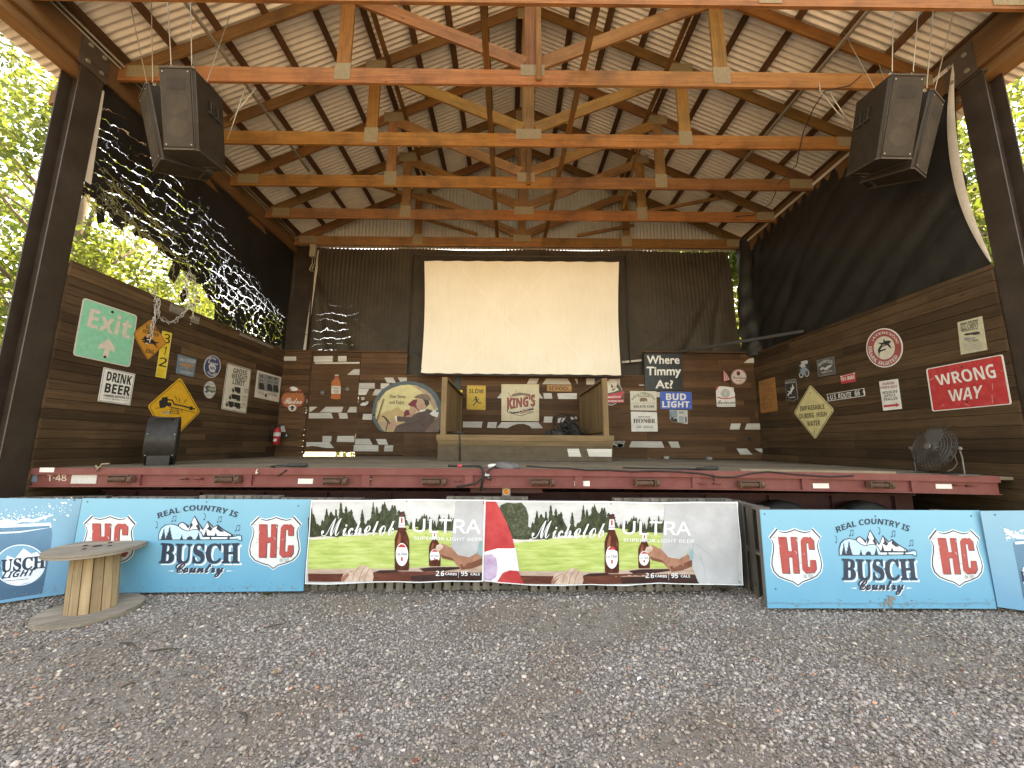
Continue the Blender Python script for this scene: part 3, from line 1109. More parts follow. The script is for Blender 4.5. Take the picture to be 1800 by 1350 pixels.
tarp_material('black_tarp', (.020, .018, .015))
tarp_material('torn_tarp', (.017, .015, .013), True)
tarp_material('back_tarp', (.050, .038, .025), True, rough=.45, wrinkle=.5)
M('tarp_hem', (.58, .50, .40), rough=.6, wear=.1, dirt=(.3, .24, .17))


def in_poly(x, y, P):
    c = False
    j = len(P) - 1
    for i in range(len(P)):
        if (P[i][1] > y) != (P[j][1] > y) and x < (P[j][0] - P[i][0]) * (y - P[i][1]) / (P[j][1] - P[i][1]) + P[i][0]:
            c = not c
        j = i
    return c


# --- left, torn: the hole outline was read off the photograph and laid on the plane of the tarp
zt = zf(100, 150, 1321 / 460)
HOLE = zt((95, 560), (150, 545), (210, 600), (262, 640), (268, 700), (330, 730), (378, 700), (400, 760), (470, 775), (520, 800), (545, 862), (600, 885), (612, 950), (655, 935), (678, 985), (740, 1010), (770, 1075), (800, 1110), (792, 1185), (300, 1120), (40, 900), (60, 600))
HOLE = [(p.y, p.z) for p in (A(x, y, X=XL - .06) for x, y in HOLE)]
tl = empty('black_tarp', (XL - .06, 8, 4.4))
tag(tl, 'ragged black tarp torn into a gaping hole and shreds, beside the trees', 'tarp')
nY, nZ = 150, 92
ya, yb, za, zb = 5.42, 10.95, 4.40, 7.86
me = MB()
grid = {}
rr = random.Random(3)
for i in range(nY + 1):
    for j in range(nZ + 1):
        y, z = ya + (yb - ya) * i / nY, za + (zb - za) * j / nZ
        jx = rr.uniform(-.35, .35) * (yb - ya) / nY
        jz = rr.uniform(-.35, .35) * (zb - za) / nZ
        if i in (0, nY): jx = 0
        if j in (0, nZ): jz = 0
        bulge = .10 * math.sin(math.pi * i / nY) * math.sin(math.pi * j / nZ) + .02 * math.sin(y * 3.1 + z * 2.2)
        grid[i, j] = (me.bm.verts.new((XL - .06 - bulge, y + jx, z + jz)), y + jx, z + jz)


def tear_w(y, z):
    """How wide the rips are: strongest beside the hole and towards the lower rear corner."""
    a = max(0, 1 - math.hypot((y - 6.6) / 2.4, (z - 5.7) / 1.5))
    b = max(0, 1 - math.hypot((y - 8.3) / 1.9, (z - 5.25) / 1.0))
    c = max(0, 1 - math.hypot((y - 9.7) / 1.7, (z - 4.85) / .9))
    e = max(0, 1 - math.hypot((y - 5.6) / .9, (z - 7.0) / 1.3))
    r = .092 * max(a, b * .9, e * .5, c * .45) ** .8
    s_ = .060 * max(c, b * .6, a * .1)
    return r, s_


for i in range(nY):
    for j in range(nZ):
        q = [grid[i, j], grid[i + 1, j], grid[i + 1, j + 1], grid[i, j + 1]]
        cy, cz = sum(k[1] for k in q) / 4, sum(k[2] for k in q) / 4
        if in_poly(cy, cz, HOLE):
            continue
        sag = [(k[1], k[2] + .12 * (k[1] - 8.5) ** 2 * .35) for k in q]
        f = me.face([k[0] for k in q], 0, sag, 1, True)
        if f:
            for l, k in zip(f.loops, q):
                r_, s_ = tear_w(k[1], k[2])
                l[me.tc] = (r_, s_, 0, 1)
me.build('cloth', 'torn_tarp', tl)
# shreds still hanging across the hole, with their frayed ends
ms = MB()
rs = random.Random(11)


def shred(y, z, y2, z2, sag_, r, n=14, jit=.03):
    pts = []
    for k in range(n + 1):
        u = k / n
        pts.append((XL - .07 + rs.uniform(-.02, .02), y + (y2 - y) * u + rs.uniform(-jit, jit), z + (z2 - z) * u - sag_ * 4 * u * (1 - u) + rs.uniform(-jit, jit)))
    ms.tube(pts, [r * rs.uniform(.5, 1.3) for _ in pts], 3, 0, 1, False)
    for p in pts:
        if rs.random() < .55:
            q = Vector(p) + Vector((rs.uniform(-.02, .02), rs.uniform(-.05, .05), rs.uniform(-.10, .04)))
            ms.tube([p, q], [r * .8, r * .3], 3, 0, 1, False)


for k in range(11):
    y = 5.45
    z = 6.25 - k * .07 + rs.uniform(-.03, .03)
    shred(y, z, y + rs.uniform(.9, 2.3), z - rs.uniform(.2, .55), rs.uniform(.02, .18), rs.uniform(.006, .012), 20)
for k in range(9):
    y = 5.5 + rs.uniform(0, .5)
    z = rs.uniform(5.35, 5.9)
    for a in range(3):
        cx, cz, rd = y + rs.uniform(-.1, .15), z + rs.uniform(-.1, .1), rs.uniform(.05, .13)
        ms.tube([(XL - .07 + rs.uniform(-.02, .02), cx + rd * math.cos(t_ * .6) * rs.uniform(.8, 1.2), cz + rd * math.sin(t_ * .6) * rs.uniform(.8, 1.2)) for t_ in range(12)], rs.uniform(.004, .008), 3, 0, 1, False)
for k in range(12):
    y = rs.uniform(6.0, 8.4)
    z = 5.75 - (y - 6.0) * .35 + rs.uniform(-.15, .1)
    shred(y, z, y + rs.uniform(-.3, .8), z - rs.uniform(.3, 1.0), rs.uniform(-.05, .15), rs.uniform(.003, .009), 12, .035)
ms.build('frayed_shreds', 'shred_cloth', tl)
# dark flaps left in the hole
for (pts) in (((580, 905), (610, 900), (625, 940), (590, 1000), (560, 960)), ((620, 1060), (650, 1010), (665, 1050), (635, 1100)), ((195, 610), (245, 625), (240, 690), (205, 700)), ((275, 640), (330, 660), (325, 700), (285, 700)), ((480, 775), (560, 790), (600, 880), (540, 830))):
    mfl = MB()
    P = [A(x, y, X=XL - .075) for x, y in zt(*pts)]
    v = [mfl.bm.verts.new(p) for p in P]
    mfl.face(v)
    v = [mfl.bm.verts.new(p - Vector((.004, 0, 0))) for p in P]
    mfl.face(list(reversed(v)))
    mfl.build('flap', 'black_tarp', tl)
# light strip of hem along the column
mh = MB()
p0, p1 = A(181, 150, X=XL - .03), A(152, 330, X=XL - .03)
mh.hexa([Vector((XL - .03, 5.41, 7.35)), Vector((XL - .05, 5.41, 7.35)), Vector((XL - .05, 5.44, 7.35)), Vector((XL - .03, 5.44, 7.35)),
         Vector((XL - .03, 5.41, 5.75)), Vector((XL - .05, 5.41, 5.75)), Vector((XL - .05, 5.50, 5.75)), Vector((XL - .03, 5.50, 5.75))])
mh.build('hem', 'tarp_hem', tl)

# tangle of clear string lights dangling off the wall top
tg = MB()
rs2 = random.Random(4)
path = [A(x, y, X=XL + .06) for x, y in ((262, 505), (272, 520), (274, 545), (280, 560), (300, 566), (318, 552), (330, 535), (322, 505), (332, 478), (341, 500), (338, 540), (334, 572))]
path2 = [A(x, y, X=XL + .07) for x, y in ((273, 520), (271, 545), (268, 565), (262, 585), (256, 605))]
for base in (path, path2):
    for rep in range(3):
        pts = [p + Vector((rs2.uniform(0, .06), rs2.uniform(-.05, .05), rs2.uniform(-.05, .05))) for a_, b_ in zip(base, base[1:]) for p in (a_, a_.lerp(b_, .33), a_.lerp(b_, .66))]
        tg.tube(pts, .006, 4, 0, 1, False)
    for a_, b_ in zip(base, base[1:]):
        for u in (.2, .6, .9):
            p = a_.lerp(b_, u)
            q = p + Vector((rs2.uniform(.0, .05), rs2.uniform(-.06, .06), rs2.uniform(-.08, .0)))
            tg.tube([p, q], [.011, .006], 5)
M('cloudy_plastic', (.50, .47, .42), rough=.3, wear=.1)
sl = tg.build('string_lights', 'cloudy_plastic', None, (XL + .06, 6.6, 4.3))
tag(sl, 'tangled string of clear bulbs dangling over the wall top above the retriever sign', 'string lights')

# --- right, whole
tr_ = empty('black_tarp', (XR + .05, 8, 4.4))
tag(tr_, 'unbroken black tarp hung along the side above the red sign wall', 'tarp')
mt = MB()
nY, nZ = 96, 60
ya, yb = 5.36, 10.98
gr = {}
for i in range(nY + 1):
    for j in range(nZ + 1):
        u, w = i / nY, j / nZ
        z = 4.36 + (7.93 - 4.36) * w
        # the front edge sags inwards half way up
        yfront = 5.32 + .16 * math.sin(math.pi * w) - .05 * w
        y = yfront + (yb - yfront) * u
        x = XR + .05 - .20 * math.sin(math.pi * w) * math.sin(math.pi * u) ** .6
        # diagonal drag folds
        x += .040 * math.sin(9 * (y * .8 + (z - 4.4) * 1.1)) * (1 - w) ** 1.2 * u ** .3
        x += .085 * math.exp(-((y - 6.6 + (z - 5.0) * 1.2) / .16) ** 2) * (1 - w)
        x += .085 * math.exp(-((y - 9.2 + (z - 5.6) * .9) / .14) ** 2) * (1 - w * .6)
        x += .03 * math.sin(22 * y) * math.exp(-(1 - w) * 9) + .05 * math.sin(16 * y + 2 * z) * max(0, u - .8) * 3
        x -= max(0, u - .93) / .07 * (.26 + .10 * (1 - w)) + .03 * math.sin(60 * u) * (u > .93)
        gr[i, j] = mt.bm.verts.new((x, y, z))
for i in range(nY):
    for j in range(nZ):
        mt.face((gr[i, j], gr[i + 1, j], gr[i + 1, j + 1], gr[i, j + 1]), 0, None, 1, True)
mt.build('cloth', 'black_tarp', tr_)
mt = MB()
n = 26
prev = None
for k in range(n + 1):
    w = k / n
    z = 4.5 + (7.88 - 4.5) * w
    y = 5.30 + .17 * math.sin(math.pi * w) - .03 * w + .01 * math.sin(9 * w)
    wd = .012 + .045 * math.sin(math.pi * min(1, w * 1.1)) ** .7 + .02 * w
    x = XR + .01 - .06 * math.sin(math.pi * w)
    row = [mt.bm.verts.new((x, y - wd, z)), mt.bm.verts.new((x - .012, y, z)), mt.bm.verts.new((x, y + wd, z))]
    if prev:
        mt.face((prev[0], prev[1], row[1], row[0]), 0, None, 1, True)
        mt.face((prev[1], prev[2], row[2], row[1]), 0, None, 1, True)
    prev = row
for (x, y) in ((1686, 177), (1702, 253), (1714, 333), (1733, 413)):
    p = A(x, y, X=XR - .055)
    mt.lathe(p, (-1, 0, .0), [(.010, 0), (.026, .002), (.026, .006), (.012, .007)], 12, 1)
mt.box((XR - .022, 5.34, 7.80), (XR - .012, 10.98, 7.87), 1, 0)
mt.build('hem', ['tarp_hem', M('grommet', (.14, .11, .08), metal=.5)], tr_)

# --- back curtain
tb = empty('back_tarp', (XC, 11.03, 3.6))
tag(tb, 'dusty dark curtain tarp hung behind the white screen', 'tarp')
mt = MB()
nX, nZ = 330, 34
gr = {}
for i in range(nX + 1):
    for j in range(nZ + 1):
        u, w = i / nX, j / nZ
        xl = A(532, 620, Y=11.03).x + (A(557, 437, Y=11.03).x - A(532, 620, Y=11.03).x) * w
        xr = A(1309, 610, Y=11.03).x + (A(1281, 437, Y=11.03).x - A(1309, 610, Y=11.03).x) * w - .05 * math.sin(math.pi * w)
        x = xl + (xr - xl) * u
        z = 3.4 + (7.665 - 3.4) * w
        edge = max(0, 1 - min(u, 1 - u) / .30)
        fold = math.sin(x * 2 * math.pi / .115 + .6 * math.sin(x * 3) + .8 * (1 - w) * math.sin(x * 5))
        amp = (.004 + .030 * w ** 2.5) * (.35 + edge)
        amp *= .55 + .45 * math.sin(x * 1.3 + 1)
        y = 11.03 + amp * fold + .03 * math.sin(x * 1.9 + z * 1.3) + .02 * math.sin(x * .9 - z * 2.1)
        for (px_, sl_, wd_, a_) in ((-4.9, .55, .12, .10), (-3.6, 1.7, .16, -.08), (-5.5, .2, .1, .07), (5.3, -.5, .14, .09), (4.2, -1.4, .13, -.07), (6.0, -.2, .1, .06)):
            y += a_ * math.exp(-((x - px_ - (4.8 - z) * sl_) / wd_) ** 2) * (1 - w * .5)
        gr[i, j] = (mt.bm.verts.new((x, y, z)), x, z)
for i in range(nX):
    for j in range(nZ):
        q = [gr[i, j], gr[i + 1, j], gr[i + 1, j + 1], gr[i, j + 1]]
        f = mt.face([k[0] for k in q], 0, [(k[1] * .8, k[2] * .8 - .06 * k[1]) for k in q], 1, True)
        for l, k in zip(f.loops, q):
            # a few thin rips in the lower left part
            l[mt.tc] = (.032 * max(0, 1 - math.hypot((k[1] + 5.1) / .9, (k[2] - 4.9) / 1.1)), 0, 0, 1)
mt.build('cloth', 'back_tarp', tb)
mt = MB()
pa, pb = A(560, 440, Y=10.98), A(536, 615, Y=10.98)
mt.hexa([pa + Vector((dx, dy, 0)) for dx, dy in ((-.03, 0), (-.03, .01), (.045, .01), (.045, 0))] + [pb + Vector((dx, dy, 0)) for dx, dy in ((-.05, 0), (-.05, .01), (.03, .01), (.03, 0))])
for (x, y) in ((555, 467), (549, 510), (543, 548), (538, 588)):
    p = A(x, y, Y=10.97)
    mt.lathe(p, (0, -1, 0), [(.008, 0), (.02, .002), (.02, .008)], 10, 1)
mt.build('hem', ['tarp_hem', 'grommet'], tb)
mt = MB()
for k in range(62):
    x = -5.3 + k * (XR - 1.2 + 5.3) / 61
    mt.tube([(x, 11.02, 7.66), (x + random.uniform(-.01, .01), 11.0, 7.705)], .006, 4)
mt.build('tie_cord', 'cable_steel', tb)
mt = MB()
for (x, y) in ((723, 445), (708, 640)):
    pass
for (xa, ya_, xb, yb_) in ((726, 450, 716, 640), (1100, 450, 1107, 640)):
    mt.tube([A(xa, ya_, Y=10.95), A(xb, yb_, Y=10.95)], .012, 5)
mt.build('seam', M('seam_dark', (.02, .018, .015)), tb)

# bare pole lying across the right rear corner
mb = MB()
mb.beam(A(1196, 618, Y=10.80), (XR - .04, 8.9, 4.52), .04, .07, (0, 0, 1), 0, 1)
po = mb.build('curtain_pole', M('pole_dark', (.02, .016, .012)), None, tuple(A(1196, 618, Y=10.80)))
tag(po, 'dark pole laid across the corner on the top of the plank walls', 'pole')

# ================================================================== PROJECTION SCREEN
scr = empty('projection_screen', (.3, 10.5, 3.7))
tag(scr, 'big cream projection screen cloth hanging above the porch', 'screen')


def screen_mat():
    t = NT('screen_cloth', .8)
    ob = t.coord('Object')
    n = t.noise(ob, .9, 4, .6)
    mp = t.node('ShaderNodeMapping'); mp.inputs['Scale'].default_value = (9, 1, .5); t.link(ob, mp.inputs['Vector'])
    n2 = t.noise(mp.outputs[0], 2, 4, .65)
    col = t.ramp(n, [(.3, (.74, .665, .525)), (.7, (.82, .745, .61))])
    col = t.mix(t.ramp(n2, [(.50, (0, 0, 0)), (.8, (.30, .30, .30))]), col, (.58, .48, .34))
    # paler lines along the old fold creases
    sx = t.node('ShaderNodeSeparateXYZ'); t.link(ob, sx.inputs[0])
    for (k, c) in ((.62, -2.55), (-.62, -2.15), (.58, -1.1)):
        v = t.math('ADD', t.math('MULTIPLY', sx.outputs[0], k * 2), t.math('ADD', sx.outputs[2], c))
        a = t.math('ABSOLUTE', v)
        col = t.mix(t.ramp(a, [(.006, (.38, .38, .38)), (.035, (0, 0, 0))]), col, (.90, .82, .66))
    t.color(col)
    t.bump(n2, .12, .01)
    MATS['screen_cloth'] = t.m


screen_mat()
mb = MB()
nX, nZ = 60, 30
cs = {k: A(x, y, Y=10.5) for k, (x, y) in {'tl': (746, 459), 'tr': (1088, 461), 'bl': (740, 655), 'br': (1092, 659)}.items()}
g = {}
for i in range(nX + 1):
    for j in range(nZ + 1):
        u, w = i / nX, j / nZ
        a = cs['bl'].lerp(cs['br'], u)
        b = cs['tl'].lerp(cs['tr'], u)
        p = a.lerp(b, w)
        p.x -= (u - .5) * .10 * math.sin(math.pi * w)
        p.z += .012 * abs(math.sin(u * 30)) * (w ** 6) - .014 * abs(math.sin(u * 34)) * ((1 - w) ** 6)
        p.y += .02 * math.sin(u * 7) * (1 - w) + .012 * math.sin(u * 60) * (w ** 8 + (1 - w) ** 8)
        g[i, j] = mb.bm.verts.new(p)
for i in range(nX):
    for j in range(nZ):
        mb.face((g[i, j], g[i + 1, j], g[i + 1, j + 1], g[i, j + 1]), 0, None, 1, True)
mb.build('cloth', 'screen_cloth', scr)
mb = MB()
mb.tube([A(728, 449, Y=10.5), A(1100, 452, Y=10.5)], .022, 8)
mb.build('top_pipe', M('pipe_dark', (.05, .045, .04)), scr)
mb = MB()
mb.tube([A(738, 658, Y=10.5), A(1094, 662, Y=10.5)], .022, 8)
mb.build('bottom_pipe', 'pipe_dark', scr)
mb = MB()
for x, y in ((762, 436), (1066, 439)):
    p = A(x, y, Y=10.6)
    q = A(x - 14 if x < 900 else x + 12, 450, Y=10.5)
    mb.tube([p + Vector((0, 0, .25)), p, q], .007, 5)
for x0, y0, x1, y1 in ((728, 449, 746, 478), (1100, 452, 1088, 480), (742, 650, 720, 600), (1092, 655, 1104, 610)):
    mb.tube([A(x0, y0, Y=10.5), A(x1, y1, Y=10.5)], .006, 5)
mb.build('rope', 'pipe_dark', scr)
for x, y in ((762, 437), (1066, 440)):
    mb = MB()
    mb.lathe(A(x, y, Y=10.57), (0, -1, 0), [(.01, -.02), (.04, -.02), (.034, 0), (.04, .02), (.01, .02)], 16)
    mb.build('pulley', M('pulley_grey', (.42, .39, .34), metal=.3), scr)

# ================================================================== SPEAKERS
M('speaker_box', (.025, .0175, .010), rough=.55, wear=.25, scale=7, dirt=(.045, .036, .025), bump=.25)
M('speaker_edge', (.050, .038, .026), rough=.6, wear=.3, scale=12)
M('recess_shade', (.008, .007, .006), rough=.9, wear=0)


def speaker(q, mirror, label, anchors):
    x, y, z, yaw, pit, rol = q
    w, h, d, wb = .517, 1.107, .687, .303
    R = Matrix.Rotation(yaw, 3, 'Z') @ Matrix.Rotation(pit, 3, 'X') @ Matrix.Rotation(rol, 3, 'Y')
    t = empty('loudspeaker', (x, y, z))
    tag(t, label, 'loudspeaker', 'loudspeakers hung from the rafters')

    def P(a, b, c):
        return Vector((x, y, z)) + R @ Vector((a, b, c))

    def half(b):
        return w / 2 + (wb - w) / 2 * b / d
    mb = MB()
    ch = .035
    prof = [(-w / 2 + ch, 0), (w / 2 - ch, 0), (half(ch), ch), (half(d), d), (-half(d), d), (-half(ch), ch)]
    top = [mb.bm.verts.new(P(a, b, h / 2)) for a, b in prof]
    bot = [mb.bm.verts.new(P(a, b, -h / 2)) for a, b in prof]
    for i in range(6):
        j = (i + 1) % 6
        mb.face((bot[i], bot[j], top[j], top[i]))
    mb.face(list(reversed(bot)))
    mb.face(top)
    mb.build('cabinet', 'speaker_box', t)
    # grille panel with the drivers showing through
    mb = MB()

    def slab(pts, b0, b1, mi):
        a = [mb.bm.verts.new(P(u, b0, v)) for u, v in pts]
        c = [mb.bm.verts.new(P(u, b1, v)) for u, v in pts]
        mb.face(a, mi)
        for i in range(len(pts)):
            j = (i + 1) % len(pts)
            mb.face((a[j], a[i], c[i], c[j]), mi)
    gx, gz = w / 2 - ch - .012, h / 2 - .03
    slab([(-gx, -gz), (gx, -gz), (gx, gz), (-gx, gz)], -.012, .001, 0)
    mb.build('grille', 'grille_cloth', t)
    mb = MB()
    for (u0, v0, r_, sq) in ((0, .33, .13, True),):
        slab([(-r_, v0 - .085), (r_, v0 - .085), (r_, v0 + .085), (-r_, v0 + .085)], -.0135, -.0121, 0)
    for v0 in (.06, -.26):
        slab([(.165 * math.cos(k * .3142), v0 + .135 * math.sin(k * .3142)) for k in range(20)], -.0134, -.0121, 1)
    mb.build('driver_patch', [M('driver_dark', (.019, .014, .0085), rough=.8), M('driver_mid', (.035, .025, .015), rough=.8)], t)
    mb = MB()
    for (u, v) in ((-gx + .03, gz - .03), (gx - .03, gz - .03), (-gx + .03, -gz + .03), (gx - .03, -gz + .03)):
        mb.lathe(P(u, -.012, v), R @ Vector((0, -1, 0)), [(.011, 0), (.008, .006)], 8)
    mb.build('screw', 'bolt_metal', t)
    mb = MB()      # corner trims along the edges of the base and the lid
    for v in (-h / 2, h / 2):
        ring = prof
        for i in (5, 0, 1, 2, 4) if v < 0 else (0, 1, 5):
            a, b = ring[i], ring[(i + 1) % 6]
            mb.beam(P(a[0], a[1] - .003, v), P(b[0], b[1] - .003, v), .022, .022, R @ Vector((0, 0, 1)))
    for i in (0, 1, 2):
        a = prof[i]
        mb.tube([P(a[0], a[1], -h / 2), P(a[0], a[1], h / 2)], .008, 5)
    mb.build('edge_trim', 'speaker_edge', t)
    # raised plates for twin hand holes, recess shade painted black, on the flank that faces the stage centre
    sg = 1 if not mirror else -1
    for kk, b0 in enumerate((.30, .47)):
        mb = MB()
        b1 = b0 + .115
        o = .004
        for (za, zb_, mi) in ((.10, .30, 0),):
            c = [P(sg * (half(b0) + o), b0, za), P(sg * (half(b1) + o), b1, za), P(sg * (half(b1) + o), b1, zb_), P(sg * (half(b0) + o), b0, zb_)]
            k_ = [P(sg * (half(b0) - .0), b0, za), P(sg * (half(b1) - .0), b1, za), P(sg * (half(b1) - .0), b1, zb_), P(sg * (half(b0) - .0), b0, zb_)]
            a = [mb.bm.verts.new(p) for p in c]
            e = [mb.bm.verts.new(p) for p in k_]
            mb.face(a, 0)
            for i in range(4):
                mb.face((a[(i + 1) % 4], a[i], e[i], e[(i + 1) % 4]), 0)
        ho = mb.build('hand_hole_plate', 'recess_shade', t)
        mb = MB()
        mb.beam(P(sg * (half(b0) + .012), b0 - .005, .135), P(sg * (half(b1) + .012), b1 + .005, .135), .018, .022, R @ Vector((0, 0, 1)))
        bm_ = (b0 + b1) / 2
        mb.beam(P(sg * (half(bm_) + .010), bm_, .13), P(sg * (half(bm_) + .010), bm_, .30), .012, .014, R @ Vector((0, 1, 0)))
        mb.build('handle', 'speaker_edge', ho)
    mb = MB()
    for (a, b) in ((-.15, .1), (.15, .1), (0, .55)):
        p = P(a, b, h / 2)
        mb.tube([p, p + Vector((.0, 0, .05)), p + Vector((.025, 0, .085)), p + Vector((0, 0, .11)), p + Vector((-.025, 0, .085)), p + Vector((0, 0, .05))], .007, 5)
    mb.build('eye_bolt', 'cable_steel', t)
    for (a, b), an in zip(((-.15, .1), (.15, .1), (0, .55)), anchors):
        mb = MB()
        p = P(a, b, h / 2 + .1)
        an = Vector(an)
        mb.tube([p, p + Vector((0, 0, .04)), an], .0065, 5)
        mb.build('hanging_cable', 'cable_steel', t)
    mb = MB()      # pull-back lug under the base
    mb.beam(P(-.1, d - .12, -h / 2 - .006), P(.12, d - .12, -h / 2 - .006), .04, .012, R @ Vector((0, 0, 1)))
    mb.tube([P(.0, d - .12, -h / 2 - .012), P(-.03, d - .16, -h / 2 - .06), P(.05, d - .16, -h / 2 - .06)], .008, 5)
    mb.build('lug', 'speaker_edge', t)
    return t


M('grille_cloth', (.030, .021, .012), rough=.8, wear=.12, scale=5, dirt=(.036, .029, .02), bump=.3, fine=.25)
speaker((-4.796, 4.904, 6.532, -.01, .248, .017), False, 'dark loudspeaker beside the torn tarp, nearer the stage centre, facing straight out', ((-4.96, 4.45, 9.0), (-4.62, 4.45, 9.1), (-4.75, 5.50, 8.95)))
speaker((-5.64, 5.38, 6.64, -.665, .27, .03), False, 'dark loudspeaker turned outward beside the steel column next to the torn tarp', ((-5.85, 4.9, 8.6), (-5.5, 4.9, 8.7), (-5.3, 5.6, 8.6)))
speaker((5.639, 4.892, 6.506, -.027, .30, .026), True, 'dark loudspeaker beside the unbroken tarp, nearer the stage centre, two hand holes in its flank', ((5.42, 4.45, 8.75), (5.80, 4.45, 8.6), (5.6, 5.50, 8.7)))
speaker((6.36, 5.20, 6.50, .50, .30, -.02), True, 'dark loudspeaker turned outward beside the pale hem of the unbroken tarp', ((6.1, 4.6, 8.35), (6.5, 4.7, 8.25), (6.2, 5.6, 8.35)))
# guy wires that hold the pairs back to the second truss
mb = MB()
for pts in (((400, 245), (432, 152)), ((404, 212), (450, 155))):
    mb.tube([A(pts[0][0], pts[0][1], Y=5.6), A(pts[1][0], pts[1][1], Y=5.54)], .008, 5)
g1 = mb.build('guy_wire', 'cable_steel', None, tuple(A(432, 152, Y=5.5)))
tag(g1, 'thin wires tying the hung loudspeakers by the torn tarp back to a truss', 'wire')
mb = MB()
for pts in (((1500, 232), (1440, 158)), ((1497, 222), (1455, 158)), ((1437, 130), (1442, 160))):
    mb.tube([A(pts[0][0], pts[0][1], Y=5.6), A(pts[1][0], pts[1][1], Y=5.54)], .008, 5)
g2 = mb.build('guy_wire', 'cable_steel', None, tuple(A(1440, 158, Y=5.5)))
tag(g2, 'thin wires tying the hung loudspeakers by the unbroken tarp back to a truss', 'wire')
mb = MB()
pts = [A(x, y, Y=Y) for x, y, Y in ((1515, 132, 5.50), (1495, 150, 5.50), (1450, 160, 5.50), (1430, 190, 5.9), (1412, 232, 6.85), (1405, 265, 6.86), (1400, 290, 7.5), (1380, 312, 8.12), (1368, 322, 8.13), (1362, 342, 8.4), (1355, 357, 8.8), (1325, 378, 9.45), (1300, 380, 9.45), (1270, 386, 9.6), (1266, 402, 10.2), (1275, 418, 10.8))]
mb.tube(pts, .009, 5)
c_ = mb.build('power_cable', 'black_rubber', None, tuple(A(1400, 290, Y=7.5)))
tag(c_, 'black power cable drooping from truss to truss near the unbroken tarp', 'cable')
# grey junction box with flexible conduits in the left rear corner
jb = empty('junction_box', tuple(A(551, 441, Y=10.8)))
tag(jb, 'small beige electrical junction box where the eave beam meets the back curtain', 'junction box')
a, b = A(545, 452, Y=10.8), A(556, 431, Y=10.8)
mb = MB(); mb.box((a.x, 10.74, a.z), (b.x, 10.84, b.z), 2); mb.build('case', M('box_beige', (.34, .30, .22)), jb)
mb = MB()
for dx in (0, 4):
    mb.tube([A(549 + dx, 452, Y=10.8), A(549 + dx, 463, Y=10.8), A(544 + dx, 474, Y=10.8), A(548 + dx, 478, Y=10.85)], .02, 6)
mb.build('flexible_conduit', 'conduit', jb)

# ================================================================== SIGN KIT
def _style(s, st):
    """Map plain letters onto the bundled font's bold / serif / script alphabets."""
    base = {'bold': (0x1D5D4, 0x1D5EE, 0x1D7EC), 'bolditalic': (0x1D63C, 0x1D656, 0x1D7EC), 'sans': (0x1D5A0, 0x1D5BA, 0x1D7E2), 'serif': (0x1D400, 0x1D41A, 0x1D7CE),
            'script': (0x1D4D0, 0x1D4EA, 0x1D7CE), 'serifitalic': (0x1D468, 0x1D482, 0x1D7CE)}.get(st)
    if not base:
        return s
    o = ''
    for ch in s:
        if 'A' <= ch <= 'Z':
            o += chr(base[0] + ord(ch) - 65)
        elif 'a' <= ch <= 'z':
            o += chr(base[1] + ord(ch) - 97)
        elif '0' <= ch <= '9':
            o += chr(base[2] + ord(ch) - 48)
        else:
            o += ch
    return o


_tc = {}


def text_mesh(s, st='bold'):
    """2D outline mesh of a line of lettering, scaled to the unit square; returns (verts, faces)."""
    key = (s, st)
    if key in _tc:
        return _tc[key]
    cu = bpy.data.curves.new('lettering', 'FONT')
    cu.body = _style(s, st)
    cu.resolution_u = 3
    ob = bpy.data.objects.new('lettering', cu)
    me = ob.to_mesh()
    V = [(v.co.x, v.co.y) for v in me.vertices]
    Fc = [tuple(p.vertices) for p in me.polygons]
    ob.to_mesh_clear()
    bpy.data.objects.remove(ob)
    bpy.data.curves.remove(cu)
    x0, x1 = min(v[0] for v in V), max(v[0] for v in V)
    y0, y1 = min(v[1] for v in V), max(v[1] for v in V)
    asp = (x1 - x0) / max(1e-6, y1 - y0)
    V = [((x - x0) / (x1 - x0), (y - y0) / (y1 - y0)) for x, y in V]
    _tc[key] = (V, Fc, asp)
    return _tc[key]


class Plane:
    def __init__(s, o, n, up=None):
        s.o, s.n = Vector(o), Vector(n).normalized()
        up = Vector(up or (0, 0, 1))
        s.v = (up - s.n * up.dot(s.n)).normalized()
        s.u = s.v.cross(s.n)

    def hit(s, x, y):
        d = ray(x, y)
        e = Vector((0, 0, EYE))
        return e + d * ((s.o - e).dot(s.n) / d.dot(s.n))


P_LEFT = Plane((XL + .034, 8, 3), (1, 0, 0))
P_RIGHT = Plane((XR - .034, 8, 3), (-1, 0, 0))
P_BACK = Plane((0, YB - .030, 3), (0, -1, 0))


def rounded(pts, r, n=4):
    """Round the corners of a pixel polygon."""
    out = []
    N = len(pts)
    for i in range(N):
        p, a, b = Vector(pts[i]), Vector(pts[i - 1]), Vector(pts[(i + 1) % N])
        ra = min(r, (a - p).length * .45)
        rb = min(r, (b - p).length * .45)
        q0, q1 = p + (a - p).normalized() * ra, p + (b - p).normalized() * rb
        for k in range(n + 1):
            t = k / n
            out.append(tuple((1 - t) ** 2 * q0 + 2 * t * (1 - t) * p + t * t * q1))
    return out


def inset(pts, d):
    c = Vector((sum(p[0] for p in pts) / len(pts), sum(p[1] for p in pts) / len(pts)))
    R = sum((Vector(p) - c).length for p in pts) / len(pts)
    return [tuple(c + (Vector(p) - c) * (1 - d / R)) for p in pts]


def ell(cx, cy, rx, ry, rot=0, n=40, a0=0, a1=360):
    r_ = rad(rot)
    out = []
    for k in range(n + (1 if a1 - a0 < 360 else 0)):
        a = rad(a0 + (a1 - a0) * k / n)
        x, y = rx * math.cos(a), ry * math.sin(a)
        out.append((cx + x * math.cos(r_) - y * math.sin(r_), cy + x * math.sin(r_) + y * math.cos(r_)))
    return out


